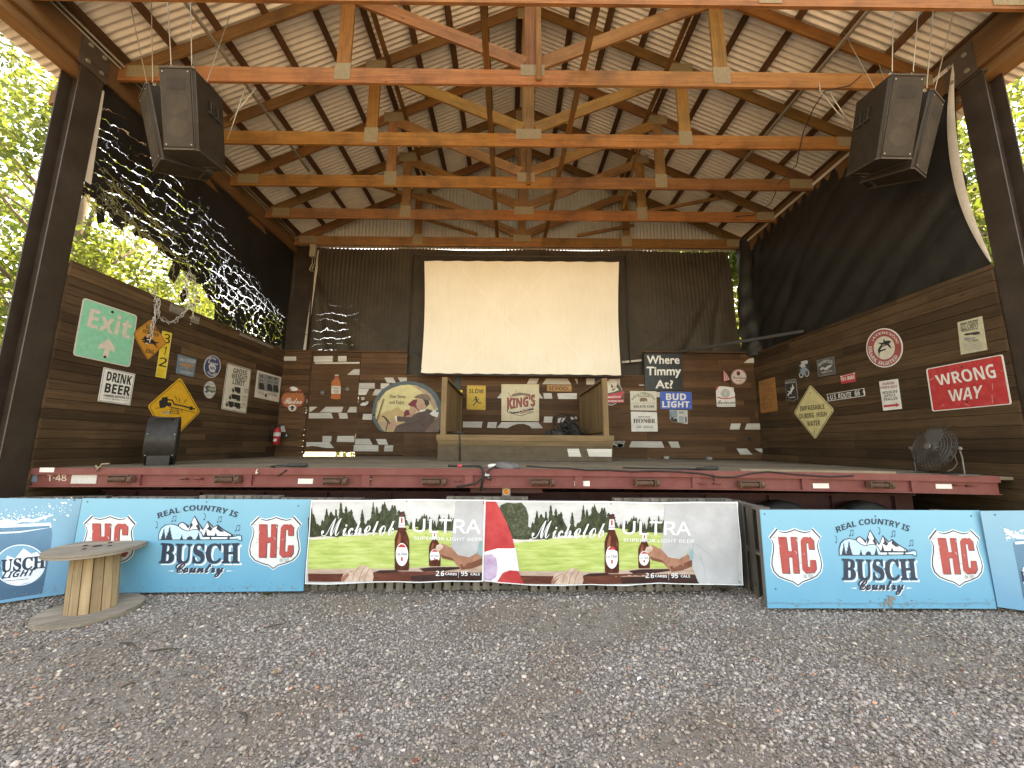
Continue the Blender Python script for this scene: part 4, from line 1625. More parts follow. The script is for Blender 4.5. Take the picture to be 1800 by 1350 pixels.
class Sign:
    """A flat board on a plane of the place; its printing is laid on it in thin layers."""

    def __init__(s, name, pts, plane, mat, label, cat, group=None, thick=.008, top=None, xf=None):
        s.pl, s.xf = plane, xf
        s.parts = {}
        s.lz = 0
        P = [s.hit(p) for p in pts]
        c = sum(P, Vector()) / len(P)
        mb = MB()
        n = plane.n
        a = [mb.bm.verts.new(p) for p in P]
        b = [mb.bm.verts.new(p - n * thick) for p in P]
        mb.face(a, 0, [((p - c).dot(plane.u), (p - c).dot(plane.v)) for p in P])
        mb.face(list(reversed(b)), 0)
        for i in range(len(P)):
            j = (i + 1) % len(P)
            mb.face((a[j], a[i], b[i], b[j]), 0)
        s.root = mb.build(name, mat, None, c, autosmooth=True)
        tag(s.root, label, cat, group)

    def hit(s, p):
        x, y = s.xf(p) if s.xf else p
        return s.pl.hit(x, y)

    def mb(s, part):
        if part not in s.parts:
            s.parts[part] = (MB(), [])
        return s.parts[part]

    def mi(s, part, mat):
        mb, mats = s.mb(part)
        if mat not in mats:
            mats.append(mat)
        return mats.index(mat)

    def poly(s, part, pts, mat, L=1):
        mb = s.mb(part)[0]
        mi = s.mi(part, mat)
        s.cnt = getattr(s, 'cnt', 0) + 1
        off = s.pl.n * (.0009 * L + 4.5e-5 * (s.cnt % 19))
        vs_ = [mb.bm.verts.new(s.hit(p) + off) for p in pts]
        tri = tessellate_polygon([[Vector((p[0], p[1], 0)) for p in pts]])
        for t_ in tri:
            mb.face([vs_[k] for k in t_], mi)

    def line(s, part, pts, w, mat, L=1, closed=False):
        """Stroke of pixel width w along a pixel path, as one ribbon."""
        mb = s.mb(part)[0]
        mi = s.mi(part, mat)
        s.cnt = getattr(s, 'cnt', 0) + 1
        off = s.pl.n * (.0009 * L + 4.5e-5 * (s.cnt % 19))
        N = len(pts)
        rows = []
        for i, p in enumerate(pts):
            p = Vector(p)
            a = Vector(pts[i - 1] if (i or closed) else pts[i])
            b = Vector(pts[(i + 1) % N] if (i < N - 1 or closed) else pts[i])
            d = (b - a)
            d = d.normalized() if d.length else Vector((1, 0))
            ww = (w[i] if isinstance(w, (list, tuple)) else w) / 2
            nn = Vector((-d.y, d.x)) * ww
            rows.append((mb.bm.verts.new(s.hit(tuple(p + nn)) + off), mb.bm.verts.new(s.hit(tuple(p - nn)) + off)))
        for i in range(N - 1 + (1 if closed else 0)):
            j = (i + 1) % N
            mb.face((rows[i][0], rows[i][1], rows[j][1], rows[j][0]), mi)

    def text(s, part, txt, ll, lr, ul, mat, L=2, st='bold', fat=0.0, warp=None):
        """Lettering fitted to the parallelogram lower-left, lower-right, upper-left (pixels)."""
        s.lz += 1
        part = '%s#%s' % (part, s.lz if '#' not in part else part)
        mb = s.mb(part)[0]
        mi = s.mi(part, mat)
        V, Fc, asp = text_mesh(txt, st)
        k = fat * .55
        for q, (da, db) in enumerate([(0, 0)] + ([(k, k), (-k, -k), (k, -k), (-k, k)] if fat else [])):
            off = s.pl.n * (.0009 * (L + .5) + .00008 * q)
            vs_ = []
            for (a, b) in V:
                a, b = a + da / asp, b + db
                if warp:
                    p = warp(a, b)
                else:
                    p = (ll[0] + (lr[0] - ll[0]) * a + (ul[0] - ll[0]) * b, ll[1] + (lr[1] - ll[1]) * a + (ul[1] - ll[1]) * b)
                vs_.append(mb.bm.verts.new(s.hit(p) + off))
            for f in Fc:
                mb.face([vs_[k_] for k_ in f], mi)

    def arc_text(s, part, txt, c, rx, ry, a0, a1, h, mat, L=2, st='bold', fat=0.0, skew=0.0, inner=False):
        """Letters along an arc (degrees, screen sense: -90 is the top). inner: reads along the lower rim."""
        def warp(a, b):
            t = rad(a0 + (a1 - a0) * a)
            k = (h * b) if not inner else -(h * b)
            return (c[0] + (rx + k) * math.cos(t), c[1] + (ry + k) * math.sin(t) + skew * (rx * math.cos(t)))
        s.text(part, txt, None, None, None, mat, L, st, fat, warp)

    def done(s):
        for part, (mb, mats) in s.parts.items():
            # faces of every layer look towards the viewer side
            for f in mb.bm.faces:
                f.normal_update()
                if f.normal.dot(s.pl.n) < 0:
                    f.normal_flip()
            mb.build(part.split('#')[0], mats, s.root)
        return s.root


def ring(s, part, outer, d, mat, L=1):
    """Border line of width d inside a polygon."""
    s.line(part, inset(outer, d * .5), d, mat, L, True)


def bolts(s, pts, mat='bolt_metal', r=.010):
    for p in pts:
        mb = MB()
        mb.lathe(s.hit(p) + s.pl.n * .001, s.pl.n, [(r, 0), (r, .004), (r * .5, .007)], 8)
        mb.build('bolt', mat, s.root)


M('ink_black', (.020, .019, .018), rough=.5, wear=.0)
M('ink_soft_black', (.035, .033, .03), rough=.6, wear=.1)
M('sign_white', (.70, .67, .60), rough=.45, wear=.10)
M('aged_white', (.60, .55, .44), rough=.5, wear=.25, scale=9)
M('sign_green', (.19, .53, .34), rough=.5, wear=.3, scale=14, dirt=(.24, .40, .27))
M('reflective_pink', (.62, .52, .43), rough=.5, wear=.35, scale=20, dirt=(.30, .35, .25))
M('sign_orange', (.56, .24, .035), rough=.5, wear=.15)
M('sign_yellow', (.70, .37, .030), rough=.45, wear=.15, scale=10)
M('stripe_yellow', (.72, .52, .05), rough=.5, wear=.15)
M('faded_yellow', (.66, .56, .27), rough=.5, wear=.15)
M('ochre_yellow', (.52, .33, .05), rough=.5, wear=.3, scale=10)
M('sign_red', (.48, .028, .030), rough=.4, wear=.2, scale=11, dirt=(.60, .45, .38))
M('brick_red', (.33, .075, .065), rough=.5, wear=.2)
M('bright_red', (.50, .05, .06), rough=.45, wear=.1)
M('navy', (.035, .05, .13), rough=.45, wear=.05)
M('royal_blue', (.035, .10, .42), rough=.4, wear=.05)
M('dusty_blue', (.125, .18, .22), rough=.55, wear=.1)
M('copper_print', (.36, .19, .09), rough=.55, wear=.15)
M('copper_plate', (.40, .175, .055), rough=.5, wear=.15, metal=.2)
M('pale_grey', (.50, .49, .45), rough=.5, wear=.1)
M('mid_grey', (.24, .24, .225), rough=.55, wear=.1)
M('dark_grey', (.085, .083, .08), rough=.5, wear=.1)
M('old_paper', (.46, .42, .28), rough=.5, wear=.35, scale=14, dirt=(.24, .20, .10))

z5 = zf(120, 500, 4.5)
z4 = zf(0, 450, 3.0)
z6 = zf(300, 580, 1350 / 260)
zR = zf(1320, 560, 1688 / 300)
zR2 = zf(1500, 540, 4.5)
o1 = lambda z, x, y: z((x, y))[0]

# ------------------------------------------------------------------ left wall
out = rounded(z5((120, 103), (548, 245), (488, 657), (38, 560)), 6)
s = Sign('exit_sign', out, P_LEFT, 'reflective_pink', 'large square mint green exit sign with an upward arrow', 'road sign', None, .006)
s.poly('green_panel', rounded(inset(z5((120, 103), (548, 245), (488, 657), (38, 560)), 2.6), 5), 'sign_green', 1)
s.text('lettering', 'Exit', o1(z5, 146, 331), o1(z5, 480, 432), o1(z5, 178, 178), 'reflective_pink', 3, 'bold', .01)
s.poly('arrow', z5((318, 430), (366, 495), (362, 542), (328, 512), (312, 580), (270, 568), (288, 500), (232, 512), (240, 478)), 'reflective_pink', 3)
bolts(s, z5((348, 218), (288, 573)), 'ink_black', .022)
s.done()

out = z5((283, 655), (530, 708), (490, 957), (235, 922))
s = Sign('metal_sign', out, P_LEFT, 'sign_white', 'white square sign with bold black drink beer lettering under the exit sign', 'sign')
ring(s, 'border', inset(out, 1.6), .9, 'ink_black', 1)
s.text('lettering', 'DRINK', o1(z5, 299, 758), o1(z5, 493, 797), o1(z5, 312, 688), 'ink_black', 2, 'bold', .03)
s.text('lettering', 'BEER', o1(z5, 284, 852), o1(z5, 482, 882), o1(z5, 297, 780), 'ink_black', 2, 'bold', .03)
s.text('lettering', '10 BARREL BREWING CO', o1(z5, 275, 886), o1(z5, 478, 909), o1(z5, 278, 867), 'ink_black', 2, 'bold')
s.line('rule', z5((272, 899), (335, 906)), .5, 'ink_black', 2)
s.line('rule', z5((412, 913), (470, 921)), .5, 'ink_black', 2)
s.text('lettering', 'BEND OREGON', o1(z5, 343, 911), o1(z5, 405, 918), o1(z5, 344, 903), 'ink_black', 2, 'bold')
s.done()

out = z5((655, 275), (782, 465), (630, 597), (510, 387))
s = Sign('crossing_sign', rounded(out, 4), P_LEFT, 'sign_orange', 'small orange diamond crossing sign with a running dog', 'road sign')
# it overlaps the height marker: sits slightly proud
ring(s, 'border', rounded(inset(out, 1.5), 4), .7, 'ink_black', 1)
s.text('lettering', 'GOLDEN', o1(z5, 610, 345), o1(z5, 704, 375), o1(z5, 616, 318), 'ink_black', 2, 'bold', 0)
s.text('lettering', 'RETRIEVER', o1(z5, 588, 378), o1(z5, 714, 418), o1(z5, 592, 352), 'ink_black', 2, 'bold', 0)
s.text('lettering', 'XING', o1(z5, 606, 540), o1(z5, 672, 553), o1(z5, 612, 505), 'ink_black', 2, 'bold', 0)
s.poly('dog_silhouette', z5((578, 432), (592, 428), (600, 412), (612, 408), (618, 420), (640, 425), (672, 440), (690, 456), (716, 455), (718, 460), (694, 468), (692, 478), (706, 496), (702, 500), (682, 480), (668, 470), (650, 468), (640, 470), (632, 462), (618, 458), (608, 466), (585, 452), (582, 446), (602, 448), (600, 440), (582, 440)), 'ink_black', 2)
s.done()

out = z5((745, 365), (820, 385), (768, 745), (690, 730))
pl2 = Plane(P_LEFT.o - Vector((.0085, 0, 0)), P_LEFT.n)
s = Sign('height_marker', out, pl2, 'stripe_yellow', 'narrow upright yellow strip numbered three one two', 'sign', None, .004)
s.text('lettering', '3', o1(z5, 752, 460), o1(z5, 798, 470), o1(z5, 762, 388), 'ink_black', 2, 'sans', .02)
s.text('lettering', '1', o1(z5, 748, 552), o1(z5, 764, 556), o1(z5, 764, 490), 'ink_black', 2, 'sans', .02)
s.text('lettering', '2', o1(z5, 714, 643), o1(z5, 774, 655), o1(z5, 724, 574), 'ink_black', 2, 'sans', .02)
for k, (w_) in enumerate((.9, 1, .8, .7)):
    a, b = (704 - k * 2.2, 668 + k * 15), (704 - k * 2.2 + 56 * w_, 680 + k * 15)
    s.line('fine_print', z5(a, b), 1.2, 'ochre_yellow', 2)
ring(s, 'border', out, .8, 'faded_yellow', 1)
s.done()

out = z4((952, 640), (1057, 822), (885, 992), (780, 790))
s = Sign('warning_sign', rounded(out, 5), P_LEFT, 'sign_yellow', 'big yellow diamond sign picturing a grounded truck and trailer with sparks', 'road sign')
ring(s, 'border', rounded(inset(out, 2.6), 5), 1.0, 'ink_black', 1)
s.poly('truck_pictogram', z4((838, 766), (852, 756), (852, 746), (884, 742), (884, 772), (902, 772), (904, 790), (840, 792)), 'ink_black', 2)
for cx, cy, r_ in ((851, 792, 10), (866, 790, 9), (893, 786, 9), (1007, 803, 10)):
    s.poly('truck_pictogram', ell(cx / 3, 450 + cy / 3, r_ / 3, r_ * 1.1 / 3, 0, 16), 'ink_black', 2)
s.line('truck_pictogram', z4((884, 758), (908, 760), (918, 782), (960, 790), (1028, 808)), 2.6, 'ink_black', 2)
s.line('truck_pictogram', z4((820, 803), (862, 798)), 1.0, 'ink_black', 2)
s.line('truck_pictogram', z4((900, 795), (1028, 826)), 1.0, 'ink_black', 2)
for y in (803, 812, 821, 830):
    s.line('rail_pictogram', z4((897, y - 3), (946, y + 4)), 1.0, 'ink_black', 2)
s.line('rail_pictogram', z4((905, 797), (896, 832)), .9, 'ink_black', 2)
s.line('rail_pictogram', z4((940, 800), (936, 836)), .9, 'ink_black', 2)
for pts in (((922, 740), (930, 752), (928, 754), (936, 766)), ((944, 752), (948, 762), (945, 764), (950, 778)), ((985, 757), (972, 768), (976, 770), (962, 782)), ((952, 810), (960, 816), (957, 818), (966, 826))):
    s.line('spark', z4(*pts), [1.6, 1.2, 1.2, .3], 'ink_black', 2)
bolts(s, z4((948, 664)), 'ink_black', .010)
s.done()

out = rounded(z4((940, 517), (1037, 545), (1022, 640), (928, 618)), 2)
s = Sign('metal_sign', out, P_LEFT, 'dusty_blue', 'small slate blue rectangular sign with a copper winged emblem', 'sign')
s.text('lettering', 'HARLEY-DAVIDSON', o1(z6, 78, 282), o1(z6, 222, 305), o1(z6, 82, 252), 'pale_grey', 2, 'bold')
s.poly('winged_emblem', z6((70, 295), (105, 305), (135, 300), (150, 292), (165, 308), (222, 318), (200, 340), (172, 345), (150, 365), (128, 340), (95, 330)), 'copper_print', 2)
s.poly('winged_emblem', ell(*o1(z6, 148, 322), 4.3, 4.6, 0, 20), 'mid_grey', 3)
s.poly('winged_emblem', ell(*o1(z6, 148, 322), 3.2, 3.5, 0, 20), 'copper_print', 4)
for y in (378, 392):
    s.line('fine_print', z6((84, y - 6), (205, y + 14)), .9, 'pale_grey', 2)
s.line('fine_print', z6((80, 340), (98, 344)), 1.4, 'copper_print', 2)
s.line('fine_print', z6((188, 360), (210, 366)), 1.4, 'copper_print', 2)
s.done()

cc = o1(z6, 380, 334)
s = Sign('metal_sign', ell(*cc, 14.6, 19.8, 8), P_LEFT, 'pale_grey', 'oval navy auto parts sign with a hexagon in its middle', 'sign')
s.poly('navy_field', ell(*cc, 13.3, 18.4, 8), 'navy', 1)
s.arc_text('lettering', 'WE USE', (cc[0], cc[1]), 9, 13.2, -125, -55, 3.6, 'sign_white', 2, 'bold', 0, .1)
s.arc_text('lettering', 'AUTO PARTS', (cc[0], cc[1]), 12.2, 16.6, 140, 45, 3.4, 'sign_white', 2, 'bold', 0, .1, True)
s.text('lettering', 'Genuine', o1(z6, 338, 300), o1(z6, 428, 322), o1(z6, 344, 276), 'sign_white', 3, 'script', .02)
s.poly('hexagon', z6((345, 330), (362, 308), (400, 316), (414, 346), (398, 388), (358, 380)), 'sign_white', 2)
s.poly('hexagon', z6((352, 332), (366, 314), (396, 320), (407, 346), (394, 380), (362, 373)), 'pale_grey', 3)
s.text('lettering', 'NAPA', o1(z6, 356, 356), o1(z6, 402, 366), o1(z6, 357, 330), 'navy', 4, 'bold', .03)
s.done()

cc = o1(z6, 358, 546)
s = Sign('metal_sign', ell(*cc, 10.2, 15.2, 6), P_LEFT, 'pale_grey', 'little grey-green oval sign with a fish picture', 'sign')
M('sage_print', (.30, .31, .23), rough=.5)
s.poly('fish_picture', z6((306, 520), (340, 505), (372, 520), (408, 522), (402, 545), (410, 562), (375, 575), (352, 560), (330, 575), (306, 565), (328, 548)), 'dark_grey', 1)
s.poly('fish_picture', z6((338, 528), (372, 524), (402, 535), (398, 556), (370, 556), (345, 545)), 'sage_print', 2)
s.line('fine_print', z6((325, 490), (392, 496)), 1.6, 'sage_print', 2)
s.line('fine_print', z6((322, 592), (390, 600)), 1.6, 'sage_print', 2)
s.done()

out = rounded(z6((520, 302), (738, 362), (690, 764), (462, 722)), 3)
s = Sign('weight_limit_sign', out, P_LEFT, 'aged_white', 'tall weathered white gross weight limit sign with three lorry pictograms', 'road sign')
ring(s, 'border', inset(out, 1.2), .8, 'ink_black', 1)
s.text('lettering', 'GROSS', o1(z6, 568, 392), o1(z6, 692, 418), o1(z6, 574, 346), 'ink_black', 2, 'bold')
s.text('lettering', 'WEIGHT', o1(z6, 553, 440), o1(z6, 694, 470), o1(z6, 559, 394), 'ink_black', 2, 'bold')
s.text('lettering', 'LIMIT', o1(z6, 563, 492), o1(z6, 672, 515), o1(z6, 569, 446), 'ink_black', 2, 'bold')
for (x0, y0, w_, t_, tx, n_) in ((558, 518, 78, '18T', 664, 1), (530, 583, 104, '27T', 650, 1), (500, 648, 136, '27T', 640, 2)):
    q = lambda a, b: (x0 + a, y0 + b + a * .20)
    s.poly('lorry_pictogram', z6(q(6, 10), q(22, 0), q(22, 38), q(0, 38), q(0, 24)), 'ink_black', 2)
    if n_ == 1:
        s.poly('lorry_pictogram', z6(q(26, -6), q(w_, -6), q(w_, 38), q(26, 38)), 'ink_black', 2)
    else:
        s.poly('lorry_pictogram', z6(q(26, -6), q(w_ / 2 + 8, -6), q(w_ / 2 + 8, 38), q(26, 38)), 'ink_black', 2)
        s.poly('lorry_pictogram', z6(q(w_ / 2 + 12, -6), q(w_, -6), q(w_, 38), q(w_ / 2 + 12, 38)), 'ink_black', 2)
    for wx in ((12, w_ - 26, w_ - 10) if n_ == 1 else (12, 40, 56, w_ - 30, w_ - 12)):
        s.poly('lorry_pictogram', ell(*o1(z6, *q(wx, 42)), 1.5, 1.7, 0, 12), 'ink_black', 2)
    s.poly('lorry_window', z6(q(7, 14), q(17, 7), q(17, 20), q(5, 20)), 'aged_white', 3)
    s.text('lettering', t_, o1(z6, tx, y0 + 50 + (tx - x0) * .08), o1(z6, tx + 40, y0 + 58 + (tx - x0) * .08), o1(z6, tx + 4, y0 + 8 + (tx - x0) * .08), 'ink_black', 2, 'sans')
bolts(s, z6((634, 352), (588, 734)), 'ink_black', .008)
s.done()

out = z6((793, 367), (1010, 432), (987, 660), (765, 612))
s = Sign('poster', out, P_LEFT, 'aged_white', 'white framed black and white poster of three people, near the back corner', 'poster')
s.poly('photograph', z6((805, 392), (995, 440), (976, 580), (790, 540)), 'mid_grey', 1)
for k, (x, y) in enumerate(((828, 468), (902, 480), (958, 490))):
    f = lambda *p: z6(*[(x + a, y + b + .22 * a) for a, b in p])
    s.poly('figure_print', f((-20, 75), (-24, 30), (-10, 12), (-12, -6), (0, -14), (11, -6), (10, 12), (24, 30), (26, 75)), 'ink_soft_black', 2)
    s.poly('figure_print', f((-7, 2), (0, -5), (7, 2), (5, 12), (-5, 12)), 'pale_grey', 3)
    s.line('caption', f((-14, -50), (16, -50)), 1.5, 'ink_soft_black', 2)
    s.line('caption', f((-10, -38), (12, -38)), 1.5, 'ink_soft_black', 2)
s.text('lettering', 'ICE FILTERS', o1(z6, 886, 592), o1(z6, 970, 610), o1(z6, 889, 572), 'ink_black', 2, 'bold')
s.poly('round_mark', ell(*o1(z6, 868, 597), 2.1, 3.2, 0, 16), 'ink_soft_black', 2)
for y in (556, 566, 576):
    s.line('fine_print', z6((796, y), (852, y + 13)), .9, 'mid_grey', 2)
s.done()

# ------------------------------------------------------------------ back wall
M('rodeo_orange', (.42, .13, .045), rough=.5, wear=.2)
cc = o1(z7, 210, 605)
pts = z7((215, 472), (245, 482), (262, 500), (300, 512), (318, 548), (336, 590), (330, 640), (300, 680), (250, 700), (205, 706), (150, 700), (108, 680), (86, 640), (86, 600), (105, 560), (130, 540), (132, 505), (165, 495), (180, 478))
s = Sign('metal_sign', pts, P_BACK, 'brick_red', 'scalloped red and orange rodeo sign with a little cowboy disc below, in the left corner', 'sign')
s.poly('orange_field', inset(pts, 1.6), 'rodeo_orange', 1)
s.poly('snowy_peak', z7((215, 476), (248, 488), (268, 508), (230, 525), (200, 520), (172, 510), (186, 482)), 'sign_white', 2)
s.text('lettering', 'Coors', o1(z7, 130, 548), o1(z7, 302, 548), o1(z7, 138, 500), 'ink_black', 3, 'script', .03)
s.text('lettering', 'Rodeo', o1(z7, 118, 656), o1(z7, 300, 660), o1(z7, 128, 596), 'sign_white', 3, 'script', .02)
s.poly('cowboy_disc', ell(*o1(z7, 203, 702), 7.8, 6.6, 0, 28), 'brick_red', 2)
s.poly('cowboy_disc', ell(*o1(z7, 203, 702), 7.2, 6.0, 0, 28), 'aged_white', 3)
s.poly('cowboy_disc', z7((175, 702), (190, 692), (196, 680), (214, 680), (218, 694), (236, 700), (214, 704), (218, 724), (190, 726), (194, 706)), 'ink_soft_black', 4)
s.done()

pts = z7((650, 352), (694, 352), (692, 372), (690, 388), (700, 410), (712, 432), (714, 470), (714, 555), (706, 570), (714, 590), (708, 608), (660, 612), (612, 606), (606, 590), (616, 570), (612, 550), (614, 470), (616, 430), (640, 405), (652, 388))
P_DOOR = Plane((0, YB - .05, 3), (0, -1, 0))
s = Sign('bottle_sign', pts, P_DOOR, M('amber_print', (.44, .12, .035), rough=.4), 'metal sign cut out as an amber beer bottle on the plank door', 'sign')
s.poly('bottle_label', z7((618, 468), (712, 474), (712, 552), (614, 550)), 'aged_white', 2)
s.text('lettering', 'COORS', o1(z7, 624, 504), o1(z7, 700, 508), o1(z7, 625, 482), 'navy', 3, 'serif')
s.line('caption', z7((632, 522), (698, 524)), 1.6, 'brick_red', 3)
s.line('caption', z7((640, 538), (690, 540)), 1.3, 'mid_grey', 3)
s.poly('bottle_cap', z7((650, 352), (694, 352), (692, 362), (652, 362)), 'pale_grey', 2)
s.poly('bottle_neck', z7((652, 366), (690, 366), (690, 384), (652, 384)), 'brick_red', 2)
s.poly('bottle_highlight', z7((626, 440), (634, 425), (640, 430), (636, 462), (626, 462)), 'rodeo_orange', 3)
s.done()
for (x, y), lb in (((520, 541), 'tiny round metal badge left of the amber bottle sign on the door'), ((783, 503), 'tiny dark round badge right of the amber bottle sign on the door')):
    s = Sign('badge', ell(*o1(z7, x, y), 3.4, 3.4, 0, 20), P_DOOR, 'mid_grey', lb, 'badge')
    s.poly('badge_face', ell(*o1(z7, x, y), 2.7, 2.7, 0, 20), 'dark_grey', 1)
    s.line('badge_mark', z7((x - 8, y - 2), (x, y + 3), (x + 8, y - 2)), .7, 'pale_grey', 2)
    s.done()
s = Sign('sticker', z7((932, 590), (962, 590), (960, 612), (947, 622), (933, 612)), P_BACK, 'sign_white', 'small white shield sticker left of the slow down sign', 'sticker', None, .003)
s.poly('sticker_mark', z7((938, 595), (957, 595), (955, 609), (947, 615), (939, 609)), 'mid_grey', 1); s.done()
s = Sign('sticker', z7((918, 660), (940, 655), (936, 645), (975, 645), (985, 632), (1008, 632), (1000, 660), (975, 680), (925, 680)), P_BACK, 'pale_grey', 'jagged pale sticker left of the slow down sign', 'sticker', None, .003)
s.poly('sticker_mark', z7((945, 650), (970, 650), (965, 662), (945, 664)), 'sign_white', 1); s.done()

# round-topped picture of a couple motoring
M('pewter_rim', (.085, .11, .115), rough=.55, wear=.15)
M('art_cream', (.62, .52, .26), rough=.6)
M('art_sand', (.42, .30, .19), rough=.6)
M('art_haze', (.50, .36, .17), rough=.6)
M('art_brown', (.115, .075, .062), rough=.6)
M('art_dark_brown', (.06, .038, .032), rough=.6)
M('art_tweed', (.21, .14, .10), rough=.6)
M('art_maroon', (.20, .035, .045), rough=.6)
M('art_skin', (.50, .30, .20), rough=.6)
M('art_rose', (.42, .24, .18), rough=.6)
dome = [(1150, 955), (1110, 930), (1072, 870), (1042, 810), (1045, 730), (1060, 650), (1095, 575), (1150, 510), (1220, 462), (1300, 432), (1400, 418), (1490, 422), (1590, 450), (1670, 500), (1730, 560), (1775, 650), (1792, 740), (1792, 830), (1780, 890), (1758, 940), (1745, 960)]
P_DOME = Plane((0, YB - .045, 3), (0, -1, 0))
s = Sign('picture_sign', z7(*dome), P_DOME, 'pewter_rim', 'round-topped picture of a couple in hats driving an open car', 'sign', None, .02)
inn = [(1190, 955), (1150, 930), (1110, 860), (1080, 800), (1085, 720), (1105, 650), (1140, 590), (1190, 530), (1260, 490), (1340, 464), (1430, 457), (1520, 470), (1600, 510), (1665, 560), (1710, 630), (1735, 700), (1752, 760), (1755, 830), (1748, 900), (1735, 957)]
s.poly('painted_scene', z7(*inn), 'art_cream', 1)
s.poly('painted_scene', z7((1110, 860), (1085, 790), (1140, 770), (1200, 735), (1260, 722), (1320, 690), (1345, 720), (1380, 735), (1400, 800), (1300, 955), (1190, 955), (1150, 930)), 'art_haze', 2)
s.poly('painted_scene', z7((1470, 468), (1530, 475), (1610, 515), (1668, 565), (1710, 632), (1735, 700), (1700, 720), (1650, 640), (1640, 590), (1560, 530)), 'art_sand', 2)
s.poly('painted_scene', z7((1098, 640), (1120, 610), (1100, 700), (1098, 760), (1086, 740)), 'art_sand', 2)
s.text('lettering', 'Slow Down', o1(z7, 1228, 600), o1(z7, 1396, 603), o1(z7, 1230, 560), 'ink_soft_black', 4, 'serif')
s.text('lettering', 'and Enjoy.', o1(z7, 1226, 668), o1(z7, 1390, 670), o1(z7, 1228, 622), 'ink_soft_black', 4, 'serif')
s.line('windscreen_frame', z7((1165, 605), (1092, 840)), 1.5, 'art_dark_brown', 3)
s.line('windscreen_frame', z7((1175, 610), (1102, 842)), .9, 'art_dark_brown', 3)
# car side and door
s.poly('painted_car', z7((1110, 850), (1200, 840), (1300, 850), (1180, 955), (1150, 930)), 'art_sand', 3)
s.poly('painted_car', z7((1560, 905), (1650, 830), (1752, 780), (1755, 850), (1735, 957), (1560, 957)), 'art_tweed', 4)
s.poly('painted_car', z7((1590, 880), (1680, 810), (1752, 800), (1700, 830)), 'art_rose', 5)
# woman
s.poly('painted_woman', z7((1378, 795), (1380, 750), (1400, 722), (1440, 725), (1455, 800), (1410, 810)), 'art_maroon', 3)
s.poly('painted_woman', z7((1450, 690), (1440, 720), (1432, 735), (1440, 760), (1480, 770), (1520, 740), (1500, 680)), 'art_skin', 4)
s.poly('painted_woman', z7((1422, 665), (1450, 640), (1480, 615), (1530, 612), (1560, 640), (1565, 700), (1535, 740), (1510, 710), (1490, 690), (1450, 685)), 'art_maroon', 5)
s.poly('painted_woman', z7((1395, 790), (1450, 770), (1500, 760), (1540, 790), (1500, 830), (1400, 820)), 'art_rose', 4)
# man
s.poly('painted_man', z7((1300, 890), (1400, 850), (1480, 780), (1540, 740), (1620, 710), (1680, 730), (1720, 790), (1690, 850), (1620, 930), (1600, 957), (1270, 957)), 'art_brown', 6)
s.poly('painted_man', z7((1300, 790), (1380, 795), (1460, 800), (1500, 830), (1400, 850), (1310, 845)), 'art_brown', 6)
s.poly('painted_man', z7((1520, 620), (1515, 650), (1505, 668), (1515, 680), (1515, 700), (1535, 722), (1570, 725), (1620, 700), (1640, 660), (1630, 610), (1570, 600)), 'art_skin', 7)
s.poly('painted_man', z7((1580, 610), (1640, 615), (1650, 660), (1620, 690), (1600, 660), (1595, 630)), 'art_dark_brown', 8)
s.poly('painted_man', z7((1488, 590), (1520, 568), (1570, 552), (1630, 560), (1660, 590), (1665, 630), (1620, 620), (1560, 605), (1510, 602)), 'art_tweed', 9)
s.poly('painted_man', z7((1535, 750), (1555, 725), (1620, 712), (1600, 735)), 'sign_white', 8)
s.poly('painted_man', z7((1285, 790), (1305, 785), (1310, 850), (1290, 850)), 'sign_white', 8)
s.poly('painted_man', z7((1215, 885), (1250, 865), (1290, 855), (1310, 870), (1290, 910), (1250, 932), (1220, 920)), 'art_skin', 9)
s.poly('painted_man', z7((1245, 850), (1290, 825), (1300, 850), (1260, 862)), 'art_skin', 9)
for pts in (((1320, 900), (1440, 870), (1560, 840)), ((1500, 800), (1560, 790), (1600, 800)), ((1540, 860), (1600, 900))):
    s.line('painted_man', z7(*pts), .9, 'art_dark_brown', 8)
s.poly('scarf', z7((1650, 765), (1690, 730), (1720, 720), (1720, 745), (1750, 745), (1735, 800), (1690, 790)), 'sign_white', 8)
s.poly('scarf', z7((1680, 740), (1715, 715), (1745, 730), (1750, 780), (1715, 790)), 'pewter_rim', 7)
s.line('steering_wheel', z7((1148, 790), (1180, 800), (1215, 840), (1240, 890), (1250, 925)), 2.0, 'art_dark_brown', 8)
s.line('steering_wheel', z7((1160, 785), (1210, 850), (1190, 955)), 1.6, 'art_dark_brown', 8)
bolts(s, z7((1062, 777)), 'ink_black', .03)
s.done()

out = z8((322, 197), (498, 200), (495, 428), (318, 422))
s = Sign('school_sign', rounded(out, 2), P_BACK, 'ochre_yellow', 'weathered yellow slow sign with a running child', 'road sign')
ring(s, 'border', rounded(inset(out, 1.1), 2), .5, 'copper_print', 1)
s.text('lettering', 'SLOW', o1(z8, 342, 270), o1(z8, 478, 273), o1(z8, 342, 230), 'ink_black', 2, 'bold')
s.poly('child_pictogram', ell(*o1(z8, 405, 311), 1.9, 2.0, 0, 14), 'ink_black', 2)
s.line('child_pictogram', z8((408, 322), (414, 345)), [2.6, 3.0], 'ink_black', 2)
s.line('child_pictogram', z8((408, 326), (426, 335), (434, 320)), 1.3, 'ink_black', 2)
s.line('child_pictogram', z8((404, 326), (386, 334), (380, 345)), 1.3, 'ink_black', 2)
s.line('child_pictogram', z8((413, 342), (432, 362), (456, 363)), 1.7, 'ink_black', 2)
s.line('child_pictogram', z8((411, 342), (398, 365), (378, 386)), 1.7, 'ink_black', 2)
bolts(s, z8((410, 228), (406, 405)), 'ink_black', .010)
s.done()

